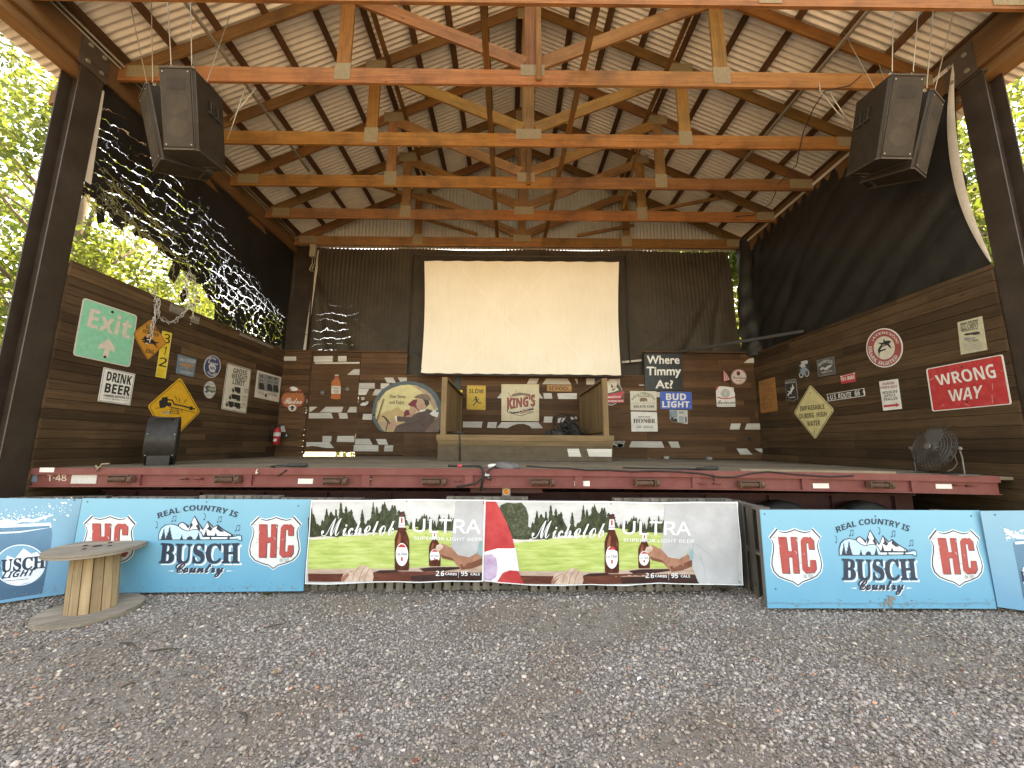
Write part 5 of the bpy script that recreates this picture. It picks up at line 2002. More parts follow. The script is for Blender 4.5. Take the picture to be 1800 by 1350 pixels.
out = z8((643, 187), (993, 187), (993, 532), (642, 528))
s = Sign('logo_board', out, P_BACK, M('parchment', (.56, .47, .31), rough=.55, wear=.3, scale=5, dirt=(.40, .30, .17)), 'square parchment board with a red and black block letter logo', 'sign')
s.poly('emblem_smoke', z8((730, 300), (750, 275), (820, 265), (900, 275), (925, 295), (900, 300), (830, 290), (760, 302)), 'art_tweed', 1)
for pts in (((705, 265), (735, 315)), ((776, 235), (782, 290)), ((815, 255), (812, 290))):
    s.line('emblem_flame#%d' % pts[0][0], z8(*pts), 1.0, 'art_tweed', 1)
wv = lambda a, b: o1(z8, 695 + 255 * a, 415 - 25 * a - 10 * math.sin(math.pi * a) - (85 + 28 * (2 * a - 1) ** 2) * b + 6 * (1 - a))
wv2 = lambda a, b: o1(z8, 699 + 255 * a, 419 - 25 * a - 10 * math.sin(math.pi * a) - (85 + 28 * (2 * a - 1) ** 2) * b + 6 * (1 - a))
s.text('lettering', "KING'S", None, None, None, 'ink_soft_black', 2, 'bold', .05, wv2)
s.text('lettering', "KING'S", None, None, None, 'brick_red', 3, 'bold', .02, wv)
s.poly('ribbon', z8((690, 425), (730, 445), (800, 442), (860, 415), (935, 400), (945, 425), (880, 432), (820, 455), (740, 462), (700, 450)), 'ink_soft_black', 2)
wv3 = lambda a, b: o1(z8, 705 + 225 * a, 450 + 8 * math.sin(math.pi * a * 1.1) - 36 * a - 20 * b)
s.text('lettering', 'CUSTOMS', None, None, None, 'aged_white', 3, 'bold', .02, wv3)
s.poly('ribbon', z8((800, 450), (870, 432), (925, 428), (900, 445), (830, 465)), 'art_rose', 3)
s.line('ribbon', z8((700, 440), (770, 470), (830, 482), (900, 455), (940, 440)), .9, 'ink_soft_black', 2)
for pts in (((930, 330), (958, 312)), ((940, 345), (962, 340)), ((920, 440), (940, 458)), ((905, 445), (915, 460))):
    s.line('emblem_spark#%d' % pts[0][0], z8(*pts), .7, 'ink_soft_black', 2)
bolts(s, z8((656, 196), (984, 196)), 'bolt_metal', .010)
s.done()

out = rounded(z8((1068, 192), (1298, 197), (1297, 258), (1066, 254)), 1.5)
s = Sign('school_plate', out, P_BACK, M('rust_orange', (.42, .20, .055), rough=.5, wear=.2), 'narrow orange plate lettered school', 'road sign')
ring(s, 'border', inset(out, .9), .5, 'art_dark_brown', 1)
s.text('lettering', 'SCHOOL', o1(z8, 1085, 244), o1(z8, 1278, 248), o1(z8, 1086, 206), 'art_dark_brown', 2, 'bold')
s.done()

# horse sign half hidden behind the right porch post
pts = z9((120, 470), (135, 420), (170, 395), (220, 392), (265, 420), (295, 462), (300, 492), (326, 490), (322, 606), (245, 606), (200, 638), (150, 630), (120, 600))
s = Sign('metal_sign', pts, P_BACK, M('sepia_dark', (.10, .075, .06), rough=.5), 'round sign of white horses over a red bow tie banner, half behind the porch post', 'sign')
s.poly('horse_print', z9((150, 400), (190, 372), (240, 380), (255, 420), (240, 450), (270, 480), (220, 500), (150, 515), (130, 470)), 'aged_white', 1)
s.poly('horse_print', z9((190, 420), (215, 440), (208, 470), (190, 455)), 'art_tweed', 2)
s.poly('horse_print', z9((228, 432), (240, 470), (222, 480)), 'art_rose', 2)
s.poly('horse_print', z9((200, 475), (228, 470), (224, 486), (204, 488)), 'ink_soft_black', 3)
s.poly('bow_tie_banner', z9((120, 535), (300, 498), (324, 490), (290, 570), (120, 575)), 'bright_red', 2)
s.poly('bow_tie_banner', z9((120, 580), (318, 574), (318, 606), (120, 608)), 'bright_red', 2)
s.text('lettering', 'Budweiser', o1(z9, 60, 568), o1(z9, 286, 556), o1(z9, 62, 534), 'sign_white', 3, 'script', .02)
s.text('lettering', 'GRAB SOME BUDS', o1(z9, 130, 600), o1(z9, 312, 599), o1(z9, 130, 582), 'sign_white', 3, 'bold')
s.line('rim_line', z9((150, 622), (200, 632), (245, 612)), .7, 'sign_white', 1)
s.line('rim_line', z9((265, 420), (292, 462), (300, 488)), .7, 'sign_white', 1)
s.done()

out = rounded(z9((522, 122), (886, 122), (905, 486), (528, 488)), 3)
P_TIM = Plane((0, YB - .040, 3), (0, -1, 0))
s = Sign('letter_board', out, P_TIM, M('black_board', (.018, .020, .020), rough=.3), 'large black square board with a three-line question in white letters', 'sign', None, .015)
s.text('lettering', 'Where', o1(z9, 548, 222), o1(z9, 866, 222), o1(z9, 548, 143), 'sign_white', 2, '', .05)
wv = lambda a, b: o1(z9, 546 + 334 * a, 360 - 107 * b)
s.text('lettering', 'Timmy', None, None, None, 'sign_white', 2, '', .05, wv)
s.text('lettering', 'At?', o1(z9, 634, 464), o1(z9, 802, 464), o1(z9, 634, 386), 'sign_white', 2, '', .05)
s.done()

out = rounded(z9((380, 490), (640, 494), (643, 686), (385, 682)), 1)
s = Sign('business_sign', out, P_BACK, 'aged_white', 'cream sign with a bison and a telephone number', 'sign')
s.arc_text('lettering', 'WELLS CHRISTMAS', o1(z9, 512, 640), 20.5, 20.5, -152, -30, 4.2, 'ink_soft_black', 2, 'serif', .0)
s.text('lettering', 'Tree Farm', o1(z9, 455, 552), o1(z9, 572, 552), o1(z9, 455, 530), 'ink_soft_black', 2, 'serif')
s.poly('bison_print', z9((474, 575), (484, 562), (500, 556), (520, 558), (535, 562), (548, 566), (551, 582), (547, 600), (541, 600), (540, 588), (525, 588), (520, 598), (512, 600), (508, 592), (494, 592), (490, 602), (483, 600), (484, 588), (474, 590)), 'art_tweed', 2)
s.text('lettering', 'AVANT , OKLAHOMA', o1(z9, 398, 618), o1(z9, 632, 619), o1(z9, 398, 606), 'mid_grey', 2, 'sans')
s.text('lettering', '405.878.1299', o1(z9, 412, 657), o1(z9, 616, 658), o1(z9, 412, 632), 'ink_black', 2, 'bold', 0)
s.done()

out = rounded(z9((386, 694), (645, 700), (655, 892), (394, 892)), 1)
s = Sign('honor_sign', out, P_BACK, 'sign_white', 'white square sign reading honor in black with a round brown letter', 'sign')
s.text('lettering', 'SERVE WITH', o1(z9, 461, 754), o1(z9, 578, 755), o1(z9, 461, 740), 'ink_black', 2, 'bold')
s.text('lettering', 'HON', o1(z9, 412, 808), o1(z9, 552, 808), o1(z9, 412, 766), 'ink_black', 2, 'serif', .02)
s.text('lettering', 'R', o1(z9, 590, 808), o1(z9, 628, 808), o1(z9, 590, 766), 'ink_black', 2, 'serif', .02)
s.poly('round_letter', ell(*o1(z9, 570, 787), 3.3, 3.9, 0, 24), 'art_brown', 2)
s.poly('round_letter', ell(*o1(z9, 570, 787), 2.2, 2.7, 0, 20), 'art_rose', 3)
s.text('lettering', 'Lite', o1(z9, 440, 856), o1(z9, 492, 856), o1(z9, 442, 824), 'ink_black', 2, 'serifitalic')
for y in (838, 846, 853):
    s.line('fine_print', z9((505, y), (608, y)), .7, 'mid_grey', 2)
s.done()

out = rounded(z9((678, 494), (988, 500), (996, 674), (680, 670)), 1)
s = Sign('beer_sign', out, P_TIM, 'royal_blue', 'bright royal blue rectangular sign with two lines of white capitals', 'sign', None, .012)
s.line('border', inset(out, .8), .6, 'dusty_blue', 1, True)
s.text('lettering', 'BUD', o1(z9, 736, 580), o1(z9, 932, 582), o1(z9, 736, 516), 'sign_white', 2, 'bold', .035)
s.text('lettering', 'LIGHT', o1(z9, 698, 652), o1(z9, 966, 654), o1(z9, 700, 592), 'sign_white', 2, 'bold', .035)
s.poly('full_stop', ell(*o1(z9, 972, 648), .7, .8, 0, 10), 'sign_white', 2)
s.done()

pts = z9((770, 678), (948, 682), (950, 818), (905, 812), (850, 800), (800, 798), (775, 770))
s = Sign('state_sign', pts, P_BACK, 'pale_grey', 'small sign cut as a state outline, teal and white, below the blue sign', 'sign')
M('teal_print', (.10, .19, .24), rough=.5)
s.poly('printed_pattern', z9((772, 682), (845, 684), (850, 745), (800, 760), (776, 750)), 'teal_print', 1)
for k in range(5):
    s.line('printed_pattern', z9((776 + k * 15, 684), (800 + k * 12, 745)), .6, 'pale_grey', 2)
s.poly('printed_pattern', z9((780, 760), (800, 748), (815, 770), (830, 755), (848, 775), (848, 798), (800, 796), (780, 775)), 'ink_soft_black', 2)
s.text('lettering', 'BEER', o1(z9, 866, 714), o1(z9, 912, 714), o1(z9, 866, 694), 'ink_soft_black', 2, 'bold')
for y in (745, 757, 770, 785, 798):
    s.line('fine_print', z9((862, y), (915, y + 4)), 1.2, 'teal_print', 2)
s.poly('printed_pattern', z9((925, 745), (938, 745), (940, 800), (926, 800)), 'ink_soft_black', 2)
s.done()

pts = z9((1230, 448), (1300, 443), (1404, 458), (1408, 500), (1416, 510), (1422, 646), (1330, 648), (1240, 646), (1232, 560), (1230, 500))
s = Sign('can_sign', pts, P_BACK, 'sign_white', 'white metal sign shaped like a beer can section with red ribbon', 'sign')
s.poly('crest', ell(*o1(z9, 1322, 515), 8, 8, 0, 24), 'pale_grey', 1)
s.line('crest', ell(*o1(z9, 1322, 515), 7, 7, 0, 24), .8, 'mid_grey', 2, True)
s.line('crest', ell(*o1(z9, 1322, 520), 4, 4, 0, 20), .8, 'mid_grey', 2, True)
s.poly('red_ribbon', z9((1240, 545), (1290, 558), (1320, 562), (1370, 558), (1418, 546), (1418, 556), (1370, 568), (1320, 572), (1280, 568), (1240, 556)), 'bright_red', 2)
s.poly('red_ribbon', z9((1228, 448), (1258, 446), (1240, 475), (1230, 490)), 'bright_red', 2)
s.text('lettering', 'Budweiser', o1(z9, 1242, 622), o1(z9, 1418, 618), o1(z9, 1246, 584), 'ink_soft_black', 3, 'script', .015)
s.line('fine_print', z9((1250, 634), (1415, 632)), .7, 'mid_grey', 2)
s.done()

cc = o1(z9, 1455, 352)
s = Sign('round_sign', ell(*cc, 13.6, 13.5, 0), P_BACK, M('pinkish_white', (.62, .50, .43), rough=.5, wear=.1), 'small round pink-white sign with a red rim above the can sign', 'sign')
s.line('rim', ell(*cc, 12.7, 12.6, 0), .9, 'brick_red', 1, True)
s.poly('face_print', ell(*o1(z9, 1450, 310), 3.6, 2.8, 0, 18), 'art_maroon', 2)
s.poly('face_print', z9((1432, 315), (1470, 315), (1462, 338), (1440, 338)), 'ink_soft_black', 3)
s.text('lettering', 'Smokehouse', o1(z9, 1392, 368), o1(z9, 1520, 372), o1(z9, 1394, 344), 'ink_soft_black', 3, 'script', .02)
s.text('lettering', 'BREW', o1(z9, 1426, 400), o1(z9, 1486, 400), o1(z9, 1426, 384), 'copper_print', 2, 'bold')
s.done()

# small furled flag on a stick
fl = empty('flag', tuple(A(1263, 652, Y=YB - .06)))
tag(fl, 'little furled striped flag on a stick left of the round pink-white sign', 'flag')
mb = MB()
a, b = o1(z9, 1268, 198), o1(z9, 1378, 445)
mb.tube([A(*a, Y=YB - .07), A(*b, Y=YB - .05)], .007, 6)
mb.build('stick', 'art_dark_brown', fl)
mb = MB()
for k in range(6):
    q = lambda x, y, d=0: A(*o1(z9, x, y), Y=YB - .085 - d)
    x0 = 1300 + k * 6
    v = [mb.bm.verts.new(q(x0, 285 + k * 6)), mb.bm.verts.new(q(x0 + 7, 288 + k * 7)), mb.bm.verts.new(q(x0 + 14 + k * 4, 395 - k * 3)), mb.bm.verts.new(q(x0 + 4 + k * 4, 398 - k * 3))]
    mb.face(v, k % 2)
    w_ = [mb.bm.verts.new(x.co + Vector((0, .004, 0))) for x in v]
    mb.face(list(reversed(w_)), k % 2)
mb.build('cloth', ['bright_red', 'pinkish_white'], fl)

# ------------------------------------------------------------------ right wall
out = rounded(zR((75, 622), (233, 578), (264, 912), (97, 936)), 2)
s = Sign('trail_sign', out, P_RIGHT, 'copper_plate', 'upright copper coloured sign engraved with a map, nearest the back corner', 'sign')
s.text('lettering', 'RED FLUTE', o1(zR, 88, 664), o1(zR, 232, 650), o1(zR, 86, 624), 'art_brown', 2, 'sans')
for pts in (((105, 740), (120, 700), (135, 690), (150, 720), (110, 750)), ((112, 770), (160, 760), (215, 745), (222, 790), (195, 800)), ((200, 850), (190, 880), (210, 870), (200, 840)), ((120, 855), (140, 840), (160, 850))):
    s.line('engraving', zR(*pts), .9, 'art_brown', 2)
s.text('lettering', 'MOTO', o1(zR, 108, 812), o1(zR, 178, 806), o1(zR, 106, 782), 'art_brown', 2, 'sans')
s.text('lettering', 'CLUB', o1(zR, 120, 856), o1(zR, 172, 850), o1(zR, 118, 826), 'art_brown', 2, 'sans')
s.text('lettering', 'CAMP', o1(zR, 118, 898), o1(zR, 175, 892), o1(zR, 116, 868), 'art_brown', 2, 'sans')
for y in (692, 704, 722):
    s.line('engraving', zR((160, y + 4), (222, y - 4)), .8, 'art_brown', 2)
s.done()

pts = zR((335, 617), (442, 595), (465, 795), (440, 803), (408, 822), (385, 806), (352, 812))
s = Sign('reptile_sign', rounded(pts, 1.2), P_RIGHT, 'mid_grey', 'dark shield shaped sign with a white reptile, left of the yellow diamond', 'sign')
s.poly('dark_field', inset(pts, 1.0), 'ink_soft_black', 1)
s.line('reptile_print', zR((410, 652), (418, 680), (405, 705), (395, 725), (378, 742), (366, 755), (372, 775)), [1.5, 3.4, 3.6, 3.2, 2.4, 1.8, .5], 'sign_white', 2)
for pts in (((412, 685), (430, 694)), ((405, 690), (388, 684)), ((392, 728), (402, 748)), ((384, 725), (364, 716))):
    s.line('reptile_print', zR(*pts), 1.0, 'sign_white', 2)
s.text('lettering', 'REPTILES', o1(zR, 345, 648), o1(zR, 440, 634), o1(zR, 343, 630), 'pale_grey', 2, 'bold')
s.line('fine_print', zR((376, 784), (440, 775)), 1.3, 'pale_grey', 2)
s.done()

pts = zR((478, 432), (500, 422), (558, 410), (575, 418), (582, 575), (570, 582), (490, 588), (478, 570), (468, 470))
s = Sign('motorcycle_sign', rounded(pts, 2), P_RIGHT, 'ink_soft_black', 'small dark cut-out sign of a rider on a motorcycle', 'sign')
M('steel_blue_print', (.22, .30, .34), rough=.5)
s.poly('motorcycle_print', ell(*o1(zR, 497, 558), 3.8, 5.0, 0, 18), 'pale_grey', 1)
s.poly('motorcycle_print', ell(*o1(zR, 497, 558), 2.2, 3.2, 0, 18), 'ink_soft_black', 2)
s.poly('motorcycle_print', ell(*o1(zR, 553, 540), 4.2, 6.6, 0, 18), 'pale_grey', 1)
s.poly('motorcycle_print', ell(*o1(zR, 553, 540), 2.8, 5.0, 0, 18), 'dark_grey', 2)
s.poly('motorcycle_print', zR((484, 508), (520, 480), (560, 490), (545, 520), (530, 555), (500, 545)), 'steel_blue_print', 3)
s.poly('motorcycle_print', zR((495, 425), (545, 412), (566, 420), (560, 445), (530, 455), (545, 475), (505, 490), (480, 465), (500, 450)), 'pale_grey', 2)
s.done()

out = rounded(zR((648, 412), (822, 372), (838, 548), (665, 578)), 1.5)
s = Sign('metal_sign', out, P_RIGHT, 'dark_grey', 'dark square sign with a pale eagle emblem, right of the motorcycle sign', 'sign')
ring(s, 'border', inset(out, .6), .6, 'mid_grey', 1)
wv = lambda a, b: o1(zR, 670 + 138 * a, 478 - 30 * a - 26 * math.sin(math.pi * a) - 30 * b)
s.text('lettering', 'MOTORCYCLES', None, None, None, 'pale_grey', 2, 'bold', .02, wv)
s.poly('eagle_print', zR((682, 500), (705, 478), (735, 488), (760, 468), (805, 455), (790, 480), (762, 490), (775, 508), (752, 500), (735, 515), (722, 498), (690, 512)), 'pale_grey', 2)
s.text('lettering', 'AMERICAN IRON', o1(zR, 695, 542), o1(zR, 805, 524), o1(zR, 694, 528), 'pale_grey', 2, 'bold', .02)
s.line('fine_print', zR((715, 556), (795, 543)), .9, 'mid_grey', 2)
s.done()

out = zR((880, 570), (1028, 533), (1040, 622), (893, 648))
s = Sign('licence_plate', rounded(out, .8), P_RIGHT, 'bright_red', 'small red number plate with white characters above the route sign', 'number plate', None, .003)
s.text('lettering', '161-RMX', o1(zR, 892, 622), o1(zR, 1028, 594), o1(zR, 889, 586), 'sign_white', 2, 'bold', .03)
for (x, y) in ((884, 570), (1008, 540)):
    s.poly('renewal_sticker', zR((x, y), (x + 22, y - 5), (x + 23, y + 5), (x + 1, y + 10)), 'sign_white', 2)
s.line('fine_print', zR((916, 566), (1000, 546)), 1.0, 'pinkish_white', 2)
s.done()

out = zR((750, 748), (1118, 687), (1118, 706), (1126, 728), (1124, 766), (758, 820), (768, 782), (752, 764))
s = Sign('street_sign', out, P_RIGHT, 'sign_white', 'long narrow black U.S. Route 66 plate', 'road sign')
s.poly('black_field', inset(out, 0) and zR((756, 752), (1112, 693), (1112, 708), (1119, 728), (1118, 760), (766, 813), (775, 782), (758, 764)), 'ink_black', 1)
s.text('lettering', 'U.S. ROUTE', o1(zR, 787, 804), o1(zR, 994, 776), o1(zR, 784, 753), 'sign_white', 2, 'bold')
s.text('lettering', '66', o1(zR, 1030, 768), o1(zR, 1081, 761), o1(zR, 1025, 713), 'sign_white', 2, 'bold')
s.poly('end_shape', zR((756, 770), (766, 785), (758, 806)), 'sign_white', 2)
s.poly('end_shape', zR((1120, 700), (1104, 725), (1122, 748), (1114, 726)), 'sign_white', 2)
s.done()

out = zR((585, 655), (822, 903), (634, 1194), (422, 932))
s = Sign('warning_sign', rounded(out, 4), P_RIGHT, 'faded_yellow', 'pale yellow diamond sign about high water', 'road sign')
ring(s, 'border', rounded(inset(out, 1.8), 4), .8, 'ink_black', 1)
s.text('lettering', 'IMPASSABLE', o1(zR, 488, 914), o1(zR, 730, 893), o1(zR, 483, 866), 'ink_black', 2, 'bold', 0)
s.text('lettering', 'DURING', o1(zR, 484, 992), o1(zR, 626, 978), o1(zR, 479, 943), 'ink_black', 2, 'bold', 0)
s.text('lettering', 'HIGH', o1(zR, 652, 976), o1(zR, 750, 967), o1(zR, 650, 928), 'ink_black', 2, 'bold', 0)
s.text('lettering', 'WATER', o1(zR, 558, 1066), o1(zR, 686, 1056), o1(zR, 555, 1015), 'ink_black', 2, 'bold', 0)
bolts(s, zR((592, 730), (630, 1120)), 'art_brown', .009)
s.line('rust_streak', zR((592, 728), (590, 750)), 1.0, 'copper_print', 2)
s.line('rust_streak', zR((630, 1108), (628, 1148)), 1.1, 'art_brown', 2)
s.done()

cc = (1554.6, 611.5)
s = Sign('round_sign', ell(*cc, 32, 34.5, 0, 56), P_RIGHT, 'sign_white', 'large round red and cream warning sign with a leaping shark', 'sign')
s.poly('red_band', ell(*cc, 30.2, 32.6, 0, 56), 'brick_red', 1)
s.poly('cream_disc', ell(*cc, 18.6, 20.4, 0, 48), 'aged_white', 2)
s.arc_text('lettering', '¡ATENCIÓN!', cc, 21.5, 23.6, -150, -18, 6.2, 'sign_white', 3, 'serif', .01)
s.arc_text('lettering', 'SHARK SIGHTED', cc, 28.0, 30.6, 186, 30, 6.4, 'sign_white', 3, 'serif', .01, 0, True)
s.poly('shark_print', zR((1250, 236), (1285, 240), (1312, 236), (1308, 198), (1330, 222), (1362, 216), (1385, 222), (1386, 232), (1366, 250), (1380, 268), (1396, 300), (1368, 282), (1348, 262), (1320, 272), (1298, 282), (1286, 300), (1276, 312), (1310, 304), (1340, 292), (1332, 312), (1300, 322), (1280, 330), (1270, 352), (1276, 395), (1264, 365), (1262, 330), (1255, 318), (1265, 290), (1276, 276), (1290, 258)), 'ink_black', 3)
s.poly('shark_print', zR((1300, 262), (1330, 250), (1320, 262), (1302, 270)), 'pale_grey', 4)
s.done()

out = zR((1266, 622), (1450, 596), (1492, 892), (1308, 912))
s = Sign('office_sign', out, P_RIGHT, 'sign_white', 'upright white hunter check-out sign with a red arrow', 'sign')
s.text('lettering', 'HUNTER', o1(zR, 1306, 660), o1(zR, 1420, 646), o1(zR, 1303, 637), 'brick_red', 2, 'bold', .01)
s.text('lettering', 'CHECK-OUT', o1(zR, 1284, 698), o1(zR, 1450, 680), o1(zR, 1281, 674), 'brick_red', 2, 'bold', .01)
s.text('lettering', 'WILDLIFE', o1(zR, 1302, 748), o1(zR, 1450, 732), o1(zR, 1299, 722), 'ink_soft_black', 2, 'bold')
s.text('lettering', 'OFFICE', o1(zR, 1320, 780), o1(zR, 1432, 768), o1(zR, 1317, 755), 'ink_soft_black', 2, 'bold')
s.text('lettering', 'TRAILER', o1(zR, 1314, 814), o1(zR, 1453, 800), o1(zR, 1311, 788), 'ink_soft_black', 2, 'bold')
s.poly('arrow', zR((1312, 856), (1434, 845), (1432, 832), (1472, 852), (1440, 876), (1438, 864), (1315, 880)), 'bright_red', 2)
bolts(s, zR((1357, 616), (1399, 890)), 'bolt_metal', .006)
s.done()

out = zR2((822, 120), (1015, 70), (1057, 338), (850, 376))
s = Sign('racing_poster', out, P_RIGHT, 'old_paper', 'crumpled yellowed drag racing poster at the upper right', 'poster')
s.text('lettering', 'DRAG RACING', o1(zR2, 848, 146), o1(zR2, 990, 110), o1(zR2, 845, 128), 'ink_soft_black', 2, 'bolditalic', .02)
s.text('lettering', 'ALL CHEVY', o1(zR2, 850, 186), o1(zR2, 994, 152), o1(zR2, 844, 150), 'ink_soft_black', 2, 'serif', .02)
s.text('lettering', 'NIGHTS', o1(zR2, 858, 196), o1(zR2, 986, 172), o1(zR2, 857, 184), 'ink_soft_black', 2, 'bold', .02)
s.poly('car_print', zR2((868, 220), (895, 206), (925, 204), (960, 196), (985, 192), (1004, 200), (1000, 212), (960, 220), (930, 216), (900, 224)), 'ink_soft_black', 2)
s.poly('car_print', zR2((872, 246), (890, 238), (930, 240), (968, 236), (960, 254), (925, 258), (900, 266), (880, 258)), 'mid_grey', 2)
s.text('lettering', 'FULL HOUSE', o1(zR2, 908, 280), o1(zR2, 990, 266), o1(zR2, 906, 266), 'ink_soft_black', 2, 'bold')
for y in (296, 308, 320, 332, 344):
    s.line('fine_print', zR2((866 + (y - 296) * .2, y), (1010 + (y - 296) * .3, y - 22)), .8, 'mid_grey', 2)
s.done()

out = zR2((574, 488), (1180, 372), (1252, 768), (624, 826))
s = Sign('wrong_way_sign', rounded(out, 4), P_RIGHT, 'sign_white', 'big red wrong way traffic sign', 'road sign', None, .006)
s.poly('red_panel', rounded(inset(out, 3.0), 3.5), 'sign_red', 1)
wv = lambda a, b: (lambda u, v: o1(zR2, u, v))(648 + 466 * a + b * (-4 - 4 * a) + 26 * a * 0 + (22 * (1 - b)) * 1.0 - 0, 620 - 62 * a - b * (80 + 32 * a))
s.text('lettering', 'WRONG', None, None, None, 'sign_white', 3, 'bold', .0, wv)
wv = lambda a, b: o1(zR2, 766 + 245 * a + (-18 * b) + 30 * a * b, 746 - 28 * a - b * (88 + 14 * a))
s.text('lettering', 'WAY', None, None, None, 'sign_white', 3, 'bold', .0, wv)
bolts(s, zR2((860, 470), (902, 746)), 'art_dark_brown', .016)
for pts in (((820, 500), (800, 512)), ((1170, 510), (1180, 500)), ((1100, 600), (1102, 650)), ((1098, 700), (1102, 760)), ((880, 765), (920, 780)), ((600, 580), (640, 560)), ((1205, 605), (1222, 600)), ((700, 780), (720, 770))):
    s.line('scratch', zR2(*pts), .6, 'pinkish_white', 2)
s.done()

# ================================================================== BILLBOARDS AND BANNERS ALONG THE FRONT
def rect_plane(bl, br, tl, n_hint=(0, -1, 0)):
    bl, br, tl = Vector(bl), Vector(br), Vector(tl)
    u = (br - bl).normalized()
    v = (tl - bl)
    n = u.cross(v).normalized()
    if n.dot(Vector(n_hint)) < 0:
        n = -n
    p = Plane(bl, n)
    return p


def gradient_paint(name, c1, c2, axis, z0, z1, rough=.35):
    """Two printed tones blending across a board."""
    t = NT(name, rough)
    ob = t.coord('Object')
    sx = t.node('ShaderNodeSeparateXYZ'); t.link(ob, sx.inputs[0])
    mr = t.node('ShaderNodeMapRange')
    mr.inputs[1].default_value, mr.inputs[2].default_value = z0, z1
    t.link(sx.outputs[axis], mr.inputs[0])
    n = t.noise(ob, 3, 4, .6)
    n2 = t.noise(ob, 60, 4, .7)
    f = t.math('ADD', mr.outputs[0], t.math('MULTIPLY', t.math('SUBTRACT', n, .5), .5), True)
    col = t.mix(f, c1, c2)
    col = t.mix(t.ramp(n2, [(.62, (0, 0, 0)), (.8, (.25, .25, .25))]), col, tuple(v * .6 for v in c1))
    t.color(col)
    MATS[name] = t.m


gradient_paint('billboard_blue', (.085, .315, .45), (.16, .405, .51), 2, -.5, .5)
M('ink_navy', (.016, .030, .055), rough=.4, wear=0)
M('crest_white', (.62, .63, .60), rough=.45, wear=.30, scale=18, dirt=(.28, .30, .32))
M('crest_red', (.42, .065, .055), rough=.45, wear=.25, scale=22, dirt=(.20, .05, .05))
M('print_white', (.76, .78, .78), rough=.4, wear=.05)
M('guitar_blue', (.42, .60, .72), rough=.4, wear=.05)
M('pale_cyan', (.48, .70, .80), rough=.4, wear=0)
M('board_edge', (.62, .64, .62), rough=.5, wear=.1)


def crest(s, f, tag_='#a'):
    """f maps unit crest coordinates (0..1 across, 0..1 down) to pixels."""
    half = [(.5, .02), (.60, .055), (.70, .075), (.80, .055), (.845, .01), (1.0, .165), (.965, .21), (.935, .29), (.95, .40), (.985, .52), (1.0, .64), (.97, .75), (.88, .84), (.74, .895), (.60, .935), (.5, 1.0)]
    left = [(1 - x, y) for x, y in reversed(half[1:-1])]
    full = half + left

    def sc(k):
        return [f(.5 + (x - .5) * k, .5 + (y - .5) * k) for x, y in full]
    s.poly('crest' + tag_, sc(1.035), 'print_white', 1)
    s.poly('crest' + tag_, sc(1.0), 'ink_navy', 2)
    s.poly('crest' + tag_, sc(.955), 'crest_white', 3)

    def quad_text(t, x0, x1, y0, y1, mat, L, st, fat, lean=0):
        s.text('lettering', t, None, None, None, mat, L, st, fat, lambda a, b: f(x0 + (x1 - x0) * a + lean * b, y1 + (y0 - y1) * b))
    # chunky condensed capitals
    for (dx, dy, mat, L) in ((.012, .010, 'ink_navy', 4), (0, 0, 'crest_red', 5)):
        g = lambda x, y: f(x + dx, y + dy)
        s.poly('lettering' + tag_, [g(*p) for p in ((.165, .155), (.325, .155), (.345, .40), (.415, .40), (.405, .155), (.525, .155), (.54, .78), (.42, .78), (.415, .50), (.345, .50), (.35, .78), (.20, .78))], mat, L)
        s.poly('lettering' + tag_ + 'c', [g(*p) for p in ((.60, .22), (.65, .16), (.80, .155), (.855, .21), (.86, .37), (.75, .37), (.745, .26), (.70, .255), (.705, .66), (.755, .675), (.765, .55), (.87, .55), (.88, .70), (.83, .77), (.66, .78), (.60, .72))], mat, L)
    quad_text('Est. 1925', .62, .80, .80, .86, 'ink_navy', 5, 'sans', 0)
    rs_ = random.Random(9)
    for k in range(16):
        x, y = rs_.uniform(.12, .88), rs_.uniform(.1, .9)
        a = rs_.uniform(0, 6.28)
        l = rs_.uniform(.02, .06)
        s.line('crack' + tag_, [f(x, y), f(x + l * math.cos(a), y + .6 * l * math.sin(a)), f(x + l * 1.6 * math.cos(a + .5), y + l * math.sin(a + .5))], [.3, .8, .2], 'ink_navy' if k % 3 else 'print_white', 6)


